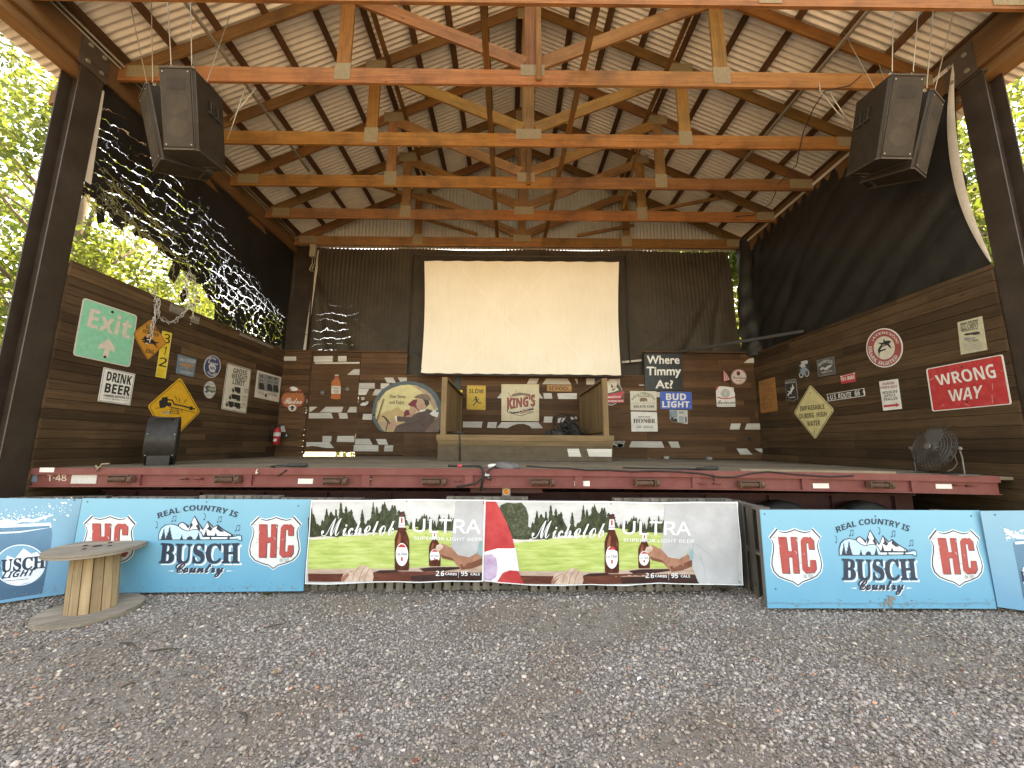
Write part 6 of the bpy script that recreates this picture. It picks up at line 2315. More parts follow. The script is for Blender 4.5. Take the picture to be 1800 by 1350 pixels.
def logo(s, q):
    """q maps zoom coordinates of the right-hand board to pixels."""
    def arc(a, b):
        x = 616 + (1068 - 616) * a
        y = 492 - 52 * max(0, math.sin(math.pi * a)) ** .9 - 6 * a
        sl = -52 * math.pi * math.cos(math.pi * a) / 452
        return q(x + 36 * b * sl * .8, y - 36 * b)
    s.text('lettering', 'REAL COUNTRY IS', None, None, None, 'ink_navy', 3, 'bold', .01, arc)
    Q = lambda *pts: [q(*p) for p in pts]
    # guitar body with peaks behind
    s.poly('mountain_print', Q((735, 525), (760, 512), (800, 540), (825, 470), (860, 525), (885, 560), (905, 505), (945, 548), (965, 530), (1000, 560), (1065, 600), (1065, 612), (735, 612)), 'ink_navy', 1)
    s.poly('mountain_print', Q((742, 530), (760, 520), (778, 535), (796, 560), (825, 482), (850, 525), (880, 570), (906, 517), (940, 555), (966, 540), (1000, 570), (1050, 600), (1050, 608), (742, 600)), 'print_white', 2)
    for pts in (((825, 480), (812, 520), (822, 535), (800, 575), (808, 520)), ((828, 484), (850, 530), (838, 540), (862, 575), (870, 560)), ((906, 516), (915, 545), (905, 560), (930, 575), (940, 560)), ((965, 538), (960, 560), (985, 580), (1010, 580)), ((905, 516), (888, 560), (880, 575), (890, 545))):
        s.poly('mountain_print', Q(*pts), 'ink_navy', 3)
    gb = Q((628, 635), (626, 595), (636, 555), (660, 532), (695, 525), (735, 535), (765, 560), (795, 572), (825, 562), (855, 562), (880, 585), (892, 612), (1060, 612), (1085, 605), (1115, 603), (1122, 640), (1105, 640), (1090, 630), (890, 635))
    s.poly('guitar_print', gb, 'ink_navy', 4)
    gi = Q((633, 631), (631, 597), (641, 559), (664, 537), (695, 530), (732, 540), (762, 565), (795, 577), (825, 567), (853, 567), (875, 588), (888, 616), (1062, 617), (1088, 609), (1111, 608), (1116, 634), (1106, 635), (1092, 625), (888, 630))
    s.poly('guitar_print', gi, 'guitar_blue', 5)
    s.poly('guitar_print', Q((890, 617), (1062, 618), (1092, 624), (888, 629)), 'print_white', 6)
    s.poly('guitar_print', Q((795, 631), (797, 618), (812, 608), (826, 614), (832, 631)), 'ink_navy', 6)
    for (x, y, w, h) in ((657, 632, 34, 78), (690, 632, 48, 90), (765, 632, 22, 36), (862, 632, 30, 50), (903, 608, 24, 44), (935, 632, 16, 30), (962, 608, 18, 28), (1040, 632, 22, 38)):
        tp = [(x, y - h)]
        for k in range(4):
            tp += [(x + w * .5 * (k + 1) / 4.4, y - h + h * (k + 1) / 4.3), (x + w * .5 * (k + .35) / 4.4, y - h + h * (k + 1) / 4.3)]
        tp = tp[:-1] + [(x + w * .5, y), (x - w * .5, y)]
        for k in (3, 2, 1, 0):
            tp += [(x - w * .5 * (k + 1) / 4.4, y - h + h * (k + 1) / 4.3)]
            if k:
                tp += [(x - w * .5 * (k + .35 - 1 + .65) / 4.4, y - h + h * (k + .98) / 4.3)]
        s.poly('tree_print', Q(*tp), 'ink_navy', 7)
    for (x, y) in ((1072, 600), (1085, 600), (1098, 598)):
        s.poly('guitar_print', ell(*q(x, y), 1.3, .9, 0, 10), 'ink_navy', 6)
    # notes
    for (x, y, d) in ((610, 552, 0), (697, 510, 1), (883, 497, 0), (962, 515, 1), (1075, 573, 1)):
        s.poly('music_note', ell(*q(x, y), 1.4, 1.1, -20, 12), 'ink_navy', 3)
        s.line('music_note', Q((x + 4, y), (x + 4, y - 34)), .55, 'ink_navy', 3)
        if d:
            s.poly('music_note', ell(*q(x + 17, y - 3), 1.4, 1.1, -20, 12), 'ink_navy', 3)
            s.line('music_note', Q((x + 21, y - 3), (x + 21, y - 37)), .55, 'ink_navy', 3)
            s.line('music_note', Q((x + 3, y - 33), (x + 22, y - 36)), 1.1, 'ink_navy', 3)
        else:
            s.line('music_note', Q((x + 4, y - 34), (x - 10, y - 42)), .7, 'ink_navy', 3)
    bw = lambda dx, dy: (lambda a, b: q(640 + dx + (1098 - 640) * a + 16 * a * (1 - b), 790 + dy - (790 - 655 - 6 * math.sin(math.pi * a)) * b - 0 * a))
    s.text('lettering', 'BUSCH', None, None, None, 'print_white', 3, 'serif', .06, bw(22, 12))
    s.text('lettering', 'BUSCH', None, None, None, 'billboard_blue', 4, 'serif', .05, bw(12, 5))
    s.text('lettering', 'BUSCH', None, None, None, 'ink_navy', 5, 'serif', .05, bw(8, 0))
    cw = lambda dx, dy: (lambda a, b: q(750 + dx + 285 * a, 882 + dy - 92 * b))
    s.text('lettering', 'Country', None, None, None, 'print_white', 6, 'script', .06, cw(4, 4))
    s.text('lettering', 'Country', None, None, None, 'ink_navy', 7, 'script', .045, cw(0, 0))
    s.poly('dash', Q((700, 841), (738, 838), (738, 846)), 'print_white', 3)
    s.poly('dash', Q((1056, 838), (1096, 841), (1056, 846)), 'print_white', 3)


def to_right(x, y):          # zoom of the right-hand board -> pixels
    return (1300 + x / 3.6, 800 + y / 3.6)


def crest_map(tl, tr, bl, br):
    def f(u, v):
        a = Vector(tl).lerp(Vector(tr), u)
        b = Vector(bl).lerp(Vector(br), u)
        return tuple(a.lerp(b, v))
    return f


def foot_splash(s, a, b, n, seed):
    """Specks of dried mud thrown up along the lower edge (pixels a to b)."""
    r0 = random.Random(seed)
    for k in range(n):
        t = r0.random()
        h = abs(r0.gauss(0, 7)) + .6
        x, y = a[0] + (b[0] - a[0]) * t, a[1] + (b[1] - a[1]) * t - h
        r = r0.uniform(.25, .95)
        s.poly('mud_splash', ell(x, y, r * r0.uniform(.7, 1.8), r, r0.uniform(0, 90), 7), 'mud_print', 8)


M('mud_print', (.24, .20, .155), rough=.9, wear=.2, scale=25)
# right board
c2 = [(1336, 896), (1722, 897), (1752, 1070), (1350, 1069)]
bl, br, tl_ = A(1350, 1069, Y=4.55), A(1752, 1070, Y=4.57), A(1336, 896, Y=4.72)
pl = rect_plane(bl, br, tl_)
s = Sign('billboard', c2, pl, 'billboard_blue', 'sky blue billboard on the right with two crests, scuffed and muddy at its foot', 'billboard', 'country music billboards', .012)
cR = zf(1300, 800, 3.6)
crest(s, crest_map(*[to_right(*p) for p in ((183, 460), (510, 460), (210, 828), (530, 828))]))
crest(s, crest_map(*[to_right(*p) for p in ((1190, 466), (1510, 468), (1230, 832), (1555, 832))]), '#b')
logo(s, to_right)
rs_ = random.Random(21)
for k in range(34):
    x, y = 940 + rs_.gauss(0, 28), 935 + rs_.gauss(0, 22)
    w = rs_.uniform(3, 13)
    s.poly('mud_scuff', [to_right(x + w * math.cos(a) * rs_.uniform(.4, 1.3), y + w * .8 * math.sin(a) * rs_.uniform(.4, 1.3)) for a in [k_ * .785 for k_ in range(8)]], 'mud_print', 8)
for k in range(10):
    x, y = 1040 + rs_.gauss(0, 18), 930 + rs_.gauss(0, 25)
    s.line('mud_scuff', [to_right(x, y), to_right(x + 8, y + 3), to_right(x + 14, y)], [.3, 1.2, .3], 'mud_print', 8)
s.line('mud_scuff', [to_right(x, 938 + 4 * math.sin(x * .02)) for x in range(180, 1600, 60)], .7, 'dusty_blue', 8)
foot_splash(s, (1352, 1066), (1750, 1067), 150, 1)
bolts(s, [to_right(158, 372), to_right(858, 386), to_right(1465, 385), to_right(228, 846)], 'dark_grey', .008)
s.done()

# left board: same print seen further to the left
c1 = [(145, 876), (546, 878), (533, 1039), (114, 1043)]
bl, br, tl_ = A(114, 1043, Y=4.90), A(533, 1039, Y=5.02), A(145, 876, Y=4.98)
pl1 = rect_plane(bl, br, tl_)
s = Sign('billboard', c1, pl1, 'billboard_blue', 'sky blue billboard on the left with two crests, one hidden behind the cable spool', 'billboard', 'country music billboards', .012)
zl = zf(0, 840, 3.0)
L_ = lambda x, y: (x / 3, 840 + y / 3)
crest(s, crest_map(*[L_(*p) for p in ((445, 195), (720, 197), (430, 478), (700, 478))]))
crest(s, crest_map(*[L_(*p) for p in ((1325, 200), (1592, 200), (1308, 482), (1575, 480))]), '#b')


def to_left(x, y):
    # corresponding points of the two prints
    u = (x - 616) / (1068 - 616)
    w = (y - 492) / (860 - 492)
    return L_(836 + (1246 - 836) * u - 30 * w - 10 * u * w, 215 + (505 - 215) * w)


logo(s, to_left)
foot_splash(s, (118, 1040), (532, 1036), 120, 2)
bolts(s, [L_(462, 126), L_(1090, 126), L_(1573, 148)], 'dark_grey', .008)
s.done()

# far left board with a big can, cut by the frame
bl, br, tl_ = A(-150, 1080, Y=4.30), A(113, 1044, Y=4.90), A(-150, 872, Y=4.46)
pl0 = rect_plane(bl, br, tl_)
gradient_paint('can_sky', (.10, .28, .41), (.21, .40, .49), 2, -.5, .4)
gradient_paint('can_blue', (.035, .10, .165), (.13, .28, .38), 2, -.45, .45)
M('ice_white', (.74, .80, .82), rough=.4, wear=.1)
cpts = [(-150, 874), (144, 877), (113, 1044), (-150, 1082)]
s = Sign('billboard', cpts, pl0, 'can_sky', 'blue billboard with a huge cold beer can, at the left edge', 'billboard', 'beer can billboards', .012)
zc = zf(0, 840, 3.0)
s.poly('can_print', zc((-330, 255), (60, 250), (268, 240), (276, 300), (262, 400), (240, 520), (222, 610), (-330, 700), (-380, 480)), 'can_blue', 1)
s.poly('can_print', zc((-330, 262), (40, 248), (268, 236), (272, 262), (100, 290), (-330, 310)), 'ice_white', 2)
s.poly('can_print', zc((-320, 275), (60, 262), (262, 252), (264, 262), (100, 282), (-320, 300)), 'can_blue', 3)
s.poly('oval_label', ell(*L_(105, 460), 45, 36, -8, 48), 'ice_white', 3)
s.poly('oval_label', ell(*L_(105, 460), 43, 34.3, -8, 48), 'can_sky', 4)
s.poly('oval_label', zc((10, 470), (40, 410), (80, 425), (125, 372), (165, 400), (195, 390), (232, 432), (225, 500), (180, 545), (90, 566), (20, 545)), 'ice_white', 5)
s.text('lettering', 'BUSCH', L_(-50, 505), L_(236, 475), L_(-46, 440), 'ink_navy', 7, 'serif', .05)
s.text('lettering', 'LIGHT', L_(8, 533), L_(180, 514), L_(18, 498), 'ink_navy', 7, 'bolditalic', .02)
s.line('fine_print', zc((20, 545), (150, 532)), .9, 'ink_navy', 7)
rs_ = random.Random(3)
for k in range(150):
    x = rs_.uniform(-60, 390)
    y = 225 - (max(0, x) / 400) ** 1.5 * 60 + rs_.gauss(0, 26) - max(0, x - 150) * .12
    r_ = abs(rs_.gauss(0, 1.0)) + .35
    s.poly('splash', ell(*L_(x, y), r_, r_ * .7, 20, 8), 'ice_white', 5)
s.poly('splash_crest', zc((0, 225), (40, 215), (75, 232), (130, 212), (175, 220), (240, 200), (290, 196), (225, 218), (180, 236), (120, 232), (60, 252), (0, 258)), 'ice_white', 5)
foot_splash(s, (0, 1054), (110, 1041), 40, 3)
bolts(s, [L_(392, 117)], 'dark_grey', .009)
s.done()

# far right board, mostly outside the frame
bl, br, tl_ = A(1757, 1066, Y=4.56), A(1960, 1110, Y=4.20), A(1722, 897, Y=4.70)
pl3 = rect_plane(bl, br, tl_)
s = Sign('billboard', [(1723, 898), (1950, 896), (1990, 1100), (1754, 1067)], pl3, 'can_sky', 'blue billboard at the right edge, only the side of its beer can showing', 'billboard', 'beer can billboards', .012)
s.poly('can_print', [to_right(*p) for p in ((1728, 560), (1745, 540), (2100, 520), (2160, 980), (1800, 920), (1790, 880), (1760, 720))], 'can_blue', 1)
s.poly('can_print', [to_right(*p) for p in ((1740, 548), (2100, 525), (2100, 545), (1745, 565))], 'ice_white', 2)
s.poly('oval_label', [to_right(*p) for p in ((1785, 760), (1795, 710), (1840, 690), (1900, 700), (1900, 860), (1840, 850), (1800, 820))], 'ice_white', 2)
s.text('lettering', 'BUSCH', to_right(1786, 800), to_right(2020, 830), to_right(1774, 735), 'ink_navy', 4, 'serif', .05)
for k in range(70):
    x, y = 1760 + rs_.gauss(0, 60), 505 + rs_.gauss(0, 22)
    if x < 1640: continue
    r_ = abs(rs_.gauss(0, 1.2)) + .4
    s.poly('splash', ell(*to_right(x, y), r_, r_ * .7, 20, 8), 'ice_white', 3)
s.poly('splash_crest', [to_right(*p) for p in ((1670, 462), (1700, 470), (1730, 500), (1790, 505), (1850, 515), (1850, 535), (1760, 530), (1700, 505), (1672, 480))], 'ice_white', 3)
bolts(s, [to_right(1615, 378)], 'dark_grey', .008)
s.done()

# ------------------------------------------------------------------ the two printed vinyl banners
def vinyl(name, c1, c2, scale=(1, 1, 1), ns=4, rough=.38, c3=None):
    t = NT(name, rough)
    ob = t.coord('Object', scale)
    n = t.noise(ob, ns, 6, .65)
    st = [(.32, c1), (.66, c2)] if c3 is None else [(.28, c1), (.5, c2), (.72, c3)]
    t.color(t.ramp(n, st))
    MATS[name] = t.m


vinyl('vinyl_sky', (.48, .475, .46), (.66, .655, .64), (1, 1, 2.5), 3)
vinyl('vinyl_grass', (.26, .34, .075), (.42, .50, .15), (1, 1, 9), 3.2, c3=(.56, .62, .26))
vinyl('vinyl_fairway', (.40, .48, .14), (.55, .60, .24), (1, 1, 8), 4)
vinyl('vinyl_pines', (.012, .018, .010), (.038, .050, .026), (1, 1, .6), 24, c3=(.10, .115, .062))
vinyl('vinyl_oak', (.022, .030, .016), (.060, .072, .040), (1, 1, 1), 30, c3=(.15, .155, .10))
vinyl('vinyl_sand', (.55, .50, .42), (.72, .69, .62), (1, 1, 3), 5)
vinyl('vinyl_wood', (.085, .022, .016), (.17, .055, .036), (1, 1, 8), 3)
vinyl('vinyl_ledge', (.38, .25, .19), (.55, .41, .33), (1, 1, 4), 4)
vinyl('vinyl_shirt', (.39, .385, .385), (.50, .495, .495), (1, 1, 1), 3)
vinyl('vinyl_skin', (.28, .115, .070), (.44, .22, .15), (1, 1, 1), 9)
vinyl('vinyl_pale_skin', (.42, .27, .20), (.66, .50, .41), (1, 1, 1), 11)
vinyl('vinyl_dark_skin', (.14, .05, .032), (.23, .09, .055), (1, 1, 1), 8)
vinyl('vinyl_red', (.44, .035, .040), (.60, .075, .075), (1, 1, 1), 4)
vinyl('vinyl_lilac', (.42, .26, .42), (.62, .50, .62), (1, 1, 1), 7)
vinyl('vinyl_bottle', (.045, .010, .008), (.13, .035, .022), (2, 1, 1), 8)
vinyl('vinyl_amber', (.20, .05, .03), (.36, .11, .06), (1, 1, 1), 6)
vinyl('vinyl_dark', (.030, .012, .012), (.06, .026, .022), (1, 1, 4), 4)
M('vinyl_white', (.80, .80, .80), rough=.4, wear=.03)
M('vinyl_grey', (.24, .36, .37), rough=.4, wear=.0)
MATS['vinyl_white'].node_tree.nodes['Principled BSDF'].inputs['Roughness'].default_value = .4
zb = zf(500, 800, 3.6)

# the cloth hangs on a gently wavy surface: Plane.hit is replaced by a hit on that surface
class Wavy(Plane):
    def __init__(s, o, n, seed):
        super().__init__(o, n)
        s.seed = seed

    def hit(s, x, y):
        p = super().hit(x, y)
        w = .010 * math.sin(p.x * 3.3 + s.seed) + .007 * math.sin(p.x * 7.1 + p.z * 3 + s.seed) + .006 * math.sin(p.z * 9 + p.x * 2)
        return p - s.n * (w + .012)


def clip(pts, x0, x1):
    """Clip a polygon (zoom coordinates) to x0..x1."""
    for lim, sgn in ((x0, 1), (x1, -1)):
        out = []
        for i in range(len(pts)):
            a, b = pts[i - 1], pts[i]
            ia, ib = (a[0] - lim) * sgn >= 0, (b[0] - lim) * sgn >= 0
            if ia != ib:
                t = (lim - a[0]) / (b[0] - a[0])
                out.append((lim, a[1] + (b[1] - a[1]) * t))
            if ib:
                out.append(b)
        pts = out
        if not pts:
            return pts
    return pts


def dense(pts, step=36):
    out = []
    for i in range(len(pts)):
        a, b = Vector(pts[i]), Vector(pts[(i + 1) % len(pts)])
        n = max(1, int((b - a).length / step))
        for k in range(n):
            out.append(tuple(a.lerp(b, k / n)))
    return out


def banner(x0, x1, outline, fmap, label, seed, extra):
    """Art is written once in the zoom coordinates of the left banner; fmap carries it to pixels."""
    pln = Wavy((0, 4.955, .6), (0, -1, .0), seed)
    # backing sheet with many vertices so that it follows the waves
    mb = MB()
    tops, bots = outline
    nx, nz = 40, 8
    g_ = {}

    def interp(P, u):
        u *= len(P) - 1
        i = min(int(u), len(P) - 2)
        return Vector(P[i]).lerp(Vector(P[i + 1]), u - i)
    for i in range(nx + 1):
        a, b = interp(tops, i / nx), interp(bots, i / nx)
        for j in range(nz + 1):
            px_ = a.lerp(b, j / nz)
            g_[i, j] = mb.bm.verts.new(pln.hit(*px_))
    for i in range(nx):
        for j in range(nz):
            mb.face((g_[i, j], g_[i, j + 1], g_[i + 1, j + 1], g_[i + 1, j]), 0, None, 1, True)
    ctr = pln.hit(*((Vector(tops[0]) + Vector(bots[-1])) / 2))
    s = Sign.__new__(Sign)
    s.pl, s.xf, s.parts, s.lz = pln, None, {}, 0
    s.root = mb.build('banner', 'vinyl_sky', None, ctr)
    tag(s.root, label, 'banner', 'golf scene banners')

    def strip_poly(part, pts, mat, L):
        """Cut a polygon into upright slices so that it follows the waves of the cloth."""
        pts = [(y, x) for x, y in clip([(y, x) for x, y in clip(pts, x0, x1)], 0, 801)]
        if len(pts) < 3:
            return
        lo, hi = min(p[0] for p in pts), max(p[0] for p in pts)
        n = max(1, int((hi - lo) / 55))
        for k in range(n):
            q = clip(pts, lo + (hi - lo) * k / n, lo + (hi - lo) * (k + 1) / n)
            q = [p for i, p in enumerate(q) if (Vector(p) - Vector(q[i - 1])).length > .05]
            if len(q) >= 3:
                s.poly(part, [fmap(*p) for p in dense(q, 45)], mat, L)
    SP = strip_poly
    rn = random.Random(77)
    SP('meadow_print', [(100, 500), (170, 520), (330, 522), (470, 495), (620, 470), (760, 445), (900, 462), (1100, 490), (1300, 520), (1700, 560), (1700, 740), (100, 740)], 'vinyl_grass', 2)
    SP('meadow_print', [(340, 512), (470, 495), (620, 470), (760, 448), (900, 464), (1060, 500), (1060, 560), (800, 520), (500, 540), (340, 560)], 'vinyl_fairway', 3)
    SP('bunker_print', [(100, 515), (180, 520), (250, 512), (330, 520), (250, 530), (100, 542)], 'vinyl_sand', 4)
    SP('bunker_print', [(350, 515), (420, 496), (560, 490), (600, 496), (480, 512)], 'vinyl_sand', 4)

    def pine(cx, base, w, h, mat='vinyl_pines', L=2):
        pts = [(cx, base - h)]
        m = 13
        side = []
        for k in range(m):
            yy = base - h + h * (k + 1) / m
            ww = w * .5 * ((k + 1) / m) ** .7 * rn.uniform(.62, 1.22)
            side.append((ww, yy))
        r_ = []
        for ww, yy in side:
            r_ += [(cx + ww * .78, yy - h / m * .45), (cx + ww, yy)]
        l_ = []
        for ww, yy in reversed(side):
            l_ += [(cx - ww * rn.uniform(.85, 1.1), yy), (cx - ww * .78, yy - h / m * .5)]
        q = clip(pts + r_ + l_, x0, x1)
        if len(q) > 2:
            s.poly('tree_print', [fmap(*p) for p in q], mat, L)

    base_line = lambda x: 510 - max(0, x - 300) * .11 if x < 760 else 445 + (x - 760) * .06
    # wall of dark trees: stepped skyline, tall groups
    for x in range(60, 760, 16):
        pine(x + rn.uniform(-8, 8), base_line(x) + 12, rn.uniform(66, 96), (112 + 50 * math.sin(x * .021 + .4) + rn.uniform(-25, 30)) * (1.15 if x < 420 else 1), L=2 + (x // 16) % 2)
    for (x, h) in ((172, 190), (185, 150), (268, 185), (290, 160), (372, 150), (420, 165), (490, 155), (560, 195), (583, 165), (632, 190), (660, 130), (700, 90), (725, 70)):
        pine(x, base_line(x) + 10, rn.uniform(50, 75), h, L=4)
    for x in range(800, 1500, 17):
        pine(x + rn.uniform(-6, 6), 470 + (x - 800) * .03, rn.uniform(36, 50), 62 + 26 * math.sin(x * .03) + rn.uniform(-10, 18), L=2 + (x // 17) % 2)
    for (x, h) in ((980, 100), (1010, 80), (1040, 105), (890, 80), (860, 76)):
        pine(x, 475, 44, h, L=4)
    # ledge and fence
    SP('ledge_print', [(100, 722), (300, 718), (700, 722), (900, 708), (1300, 700), (1700, 720), (1700, 760), (100, 752)], 'vinyl_ledge', 4)
    SP('ledge_print', [(100, 748), (360, 750), (560, 746), (700, 736), (850, 738), (1250, 742), (1700, 750), (1700, 860), (100, 860)], 'vinyl_wood', 5)
    SP('shadow_print', [(560, 745), (600, 732), (700, 728), (740, 742), (620, 750)], 'vinyl_dark', 6)
    SP('shadow_print#b', [(850, 720), (920, 712), (1100, 708), (1130, 716), (1000, 738), (880, 738)], 'vinyl_dark', 6)
    SP('ledge_print', [(800, 765), (1080, 750), (1300, 745), (1300, 860), (820, 860)], 'vinyl_dark', 6)
    # fist at the left
    F_ = [(358, 790), (368, 765), (380, 735), (410, 725), (445, 728), (470, 705), (490, 697), (505, 705), (530, 708), (545, 730), (556, 745), (562, 775), (555, 800), (540, 806), (440, 812), (370, 808)]
    SP('hand_print', F_, 'vinyl_pale_skin', 7)
    for pts in (((470, 712), (440, 745), (430, 790)), ((505, 712), (480, 750), (470, 800)), ((535, 718), (512, 760), (505, 805)), ((375, 770), (410, 740), (430, 735))):
        q = [p for p in pts if x0 <= p[0] <= x1]
        if len(q) > 1:
            s.line('hand_print', [fmap(*p) for p in q], 1.1, 'vinyl_skin', 8)
    SP('hand_print', [(358, 790), (372, 765), (400, 745), (410, 760), (385, 790), (375, 806)], 'vinyl_skin', 8)
    # drinker: shirt, arm, hand round the small bottle
    SP('shirt_print', [(1085, 285), (1300, 285), (1300, 560), (1240, 560), (1215, 620), (1170, 645), (1100, 635), (1055, 600), (1065, 480)], 'vinyl_shirt', 7)
    SP('arm_print', [(955, 595), (965, 570), (1000, 558), (1060, 585), (1100, 632), (1170, 645), (1225, 615), (1252, 640), (1252, 690), (1190, 715), (1120, 725), (1085, 690), (1060, 655), (1000, 650), (970, 625)], 'vinyl_skin', 8)
    SP('arm_print', [(1110, 690), (1180, 680), (1252, 650), (1252, 692), (1190, 716), (1122, 725)], 'vinyl_dark_skin', 9)
    SP('arm_print', [(985, 630), (1060, 650), (1080, 670), (1000, 655)], 'vinyl_dark_skin', 9)
    # bottles
    def bottle(cx, top, bot, w, L):
        h = bot - top
        prof = [(.17, 0), (.17, .07), (.145, .075), (.15, .18), (.20, .26), (.30, .33), (.42, .40), (.49, .47), (.5, .52), (.5, .95), (.45, .99)]
        R_ = [(cx + w * a, top + h * b) for a, b in prof]
        Lf = [(cx - w * a, top + h * b) for a, b in reversed(prof)]
        SP('bottle_print', R_ + Lf, 'vinyl_bottle', L)
        SP('bottle_print', [(cx - w * .30, top + h * .47), (cx - w * .16, top + h * .34), (cx - w * .05, top + h * .40), (cx - w * .1, top + h * .52), (cx - w * .32, top + h * .56)], 'vinyl_amber', L + 1)
        SP('bottle_print', [(cx - w * .19, top), (cx + w * .19, top), (cx + w * .18, top + h * .035), (cx - w * .18, top + h * .035)], 'vinyl_dark', L + 1)
        SP('bottle_neck_label', [(cx - w * .16, top + h * .085), (cx + w * .16, top + h * .085), (cx + w * .23, top + h * .26), (cx - w * .23, top + h * .26)], 'vinyl_white', L + 1)
        SP('bottle_neck_label', [(cx - w * .06, top + h * .10), (cx + w * .06, top + h * .10), (cx + w * .06, top + h * .185), (cx - w * .06, top + h * .185)], 'vinyl_red', L + 2)
        SP('bottle_neck_label', [(cx - w * .22, top + h * .215), (cx + w * .22, top + h * .215), (cx + w * .23, top + h * .235), (cx - w * .23, top + h * .235)], 'vinyl_lilac', L + 2)
        e = [(cx + w * .43 * math.cos(k * .3142), top + h * .72 + h * .195 * math.sin(k * .3142)) for k in range(20)]
        SP('bottle_label', e, 'vinyl_white', L + 1)
        SP('bottle_label', [(cx - w * .26, top + h * .585), (cx - w * .1, top + h * .548), (cx + w * .1, top + h * .548), (cx + w * .26, top + h * .585), (cx + w * .26, top + h * .60), (cx - w * .26, top + h * .60)], 'vinyl_red', L + 2)
        s.text('lettering', 'ULTRA', fmap(cx - w * .37, top + h * .735), fmap(cx + w * .37, top + h * .735), fmap(cx - w * .37, top + h * .69), 'ink_navy', L + 3, 'sans', .01)
        SP('bottle_label', [(cx - w * .06, top + h * .765), (cx + w * .06, top + h * .765), (cx + w * .06, top + h * .83), (cx - w * .06, top + h * .83)], 'vinyl_red', L + 2)
        SP('bottle_print', [(cx + w * .30, top + h * .45), (cx + w * .38, top + h * .50), (cx + w * .45, top + h * .56), (cx + w * .36, top + h * .54)], 'vinyl_amber', L + 1)
    bottle(742, 360, 735, 92, 9)
    bottle(950, 470, 708, 74, 7)
    SP('arm_print', [(952, 600), (962, 570), (990, 560), (1005, 572), (1000, 592), (975, 610)], 'vinyl_pale_skin', 12)
    # lettering
    s.text('lettering', '\u2133\U0001d4be\U0001d4b8\U0001d4bd\u212f\U0001d4c1\u2134\U0001d4b7', None, None, None, 'vinyl_white', 13, '', .012, lambda a, b: fmap(235 + 462 * a, 512 - 4 * a - 112 * b))
    s.text('lettering', 'ULTRA', fmap(810, 487), fmap(1240, 495), fmap(812, 402), 'vinyl_white', 13, 'sans', .02)
    if x1 < 1300:
        pass
    s.text('lettering', 'SUPERIOR LIGHT BEER', fmap(818, 535), fmap(1262 - (10 if x1 < 1270 else 0), 541), fmap(818, 515), 'vinyl_white', 13, 'sans', .03)
    s.text('lettering', '2.6', fmap(957, 765), fmap(1010, 765), fmap(958, 733), 'vinyl_white', 13, 'bold')
    s.text('lettering', 'CARBS', fmap(1017, 759), fmap(1091, 761), fmap(1017, 743), 'vinyl_white', 13, 'bold')
    s.text('lettering', '95', fmap(1118, 763), fmap(1160, 763), fmap(1118, 734), 'vinyl_white', 13, 'bold')
    s.text('lettering', 'CALS', fmap(1178, 759), fmap(1236, 760), fmap(1178, 743), 'vinyl_white', 13, 'bold')
    s.line('rule', [fmap(1102, 728), fmap(1102, 776)], .5, 'vinyl_white', 13)
    extra(s, SP)
    # white hem and eyelets
    hem = [interp(tops, k / 40) for k in range(41)]
    s.line('hem', [(p.x, p.y + 1.2) for p in hem], 2.2, 'vinyl_white', 14)
    hem = [interp(bots, k / 40) for k in range(41)]
    s.line('hem', [(p.x, p.y - .8) for p in hem], 1.6, 'vinyl_white', 14)
    for P in ((tops[0], bots[0]), (tops[-1], bots[-1])):
        d = 1.0 if P[0] == tops[0] else -1.0
        s.line('hem', [(P[0][0] + (P[1][0] - P[0][0]) * k / 8 + d, P[0][1] + (P[1][1] - P[0][1]) * k / 8) for k in range(9)], 1.6, 'vinyl_white', 14)
    return s


def ex1(s, SP):
    SP('shirt_fold', [(1232, 545), (1252, 540), (1252, 640), (1222, 625)], 'vinyl_grey', 8)
    bolts(s, [zb((770, 293))[0]], 'dark_grey', .008)


def fm1(x, y):
    return (500 + x / 3.6, 800 + y / 3.6)


b = banner(150, 1256, (((548, 878.5), (600, 879), (650, 879.5), (700, 878), (750, 877.5), (800, 878), (853, 878.5)), ((536, 1026.5), (580, 1027), (640, 1025), (700, 1023), (740, 1024), (790, 1022), (849, 1022))), fm1, 'vinyl golf banner next to the left blue billboard, ending at the second banner', .4, ex1)
b.done()


def fm2(x, y):
    # zoom coordinates of the left print -> pixels of the right print
    return (500 + x / 3.6 + 369.5, 800 + y / 3.6 + 4.2 - (x - 700) * .0004)


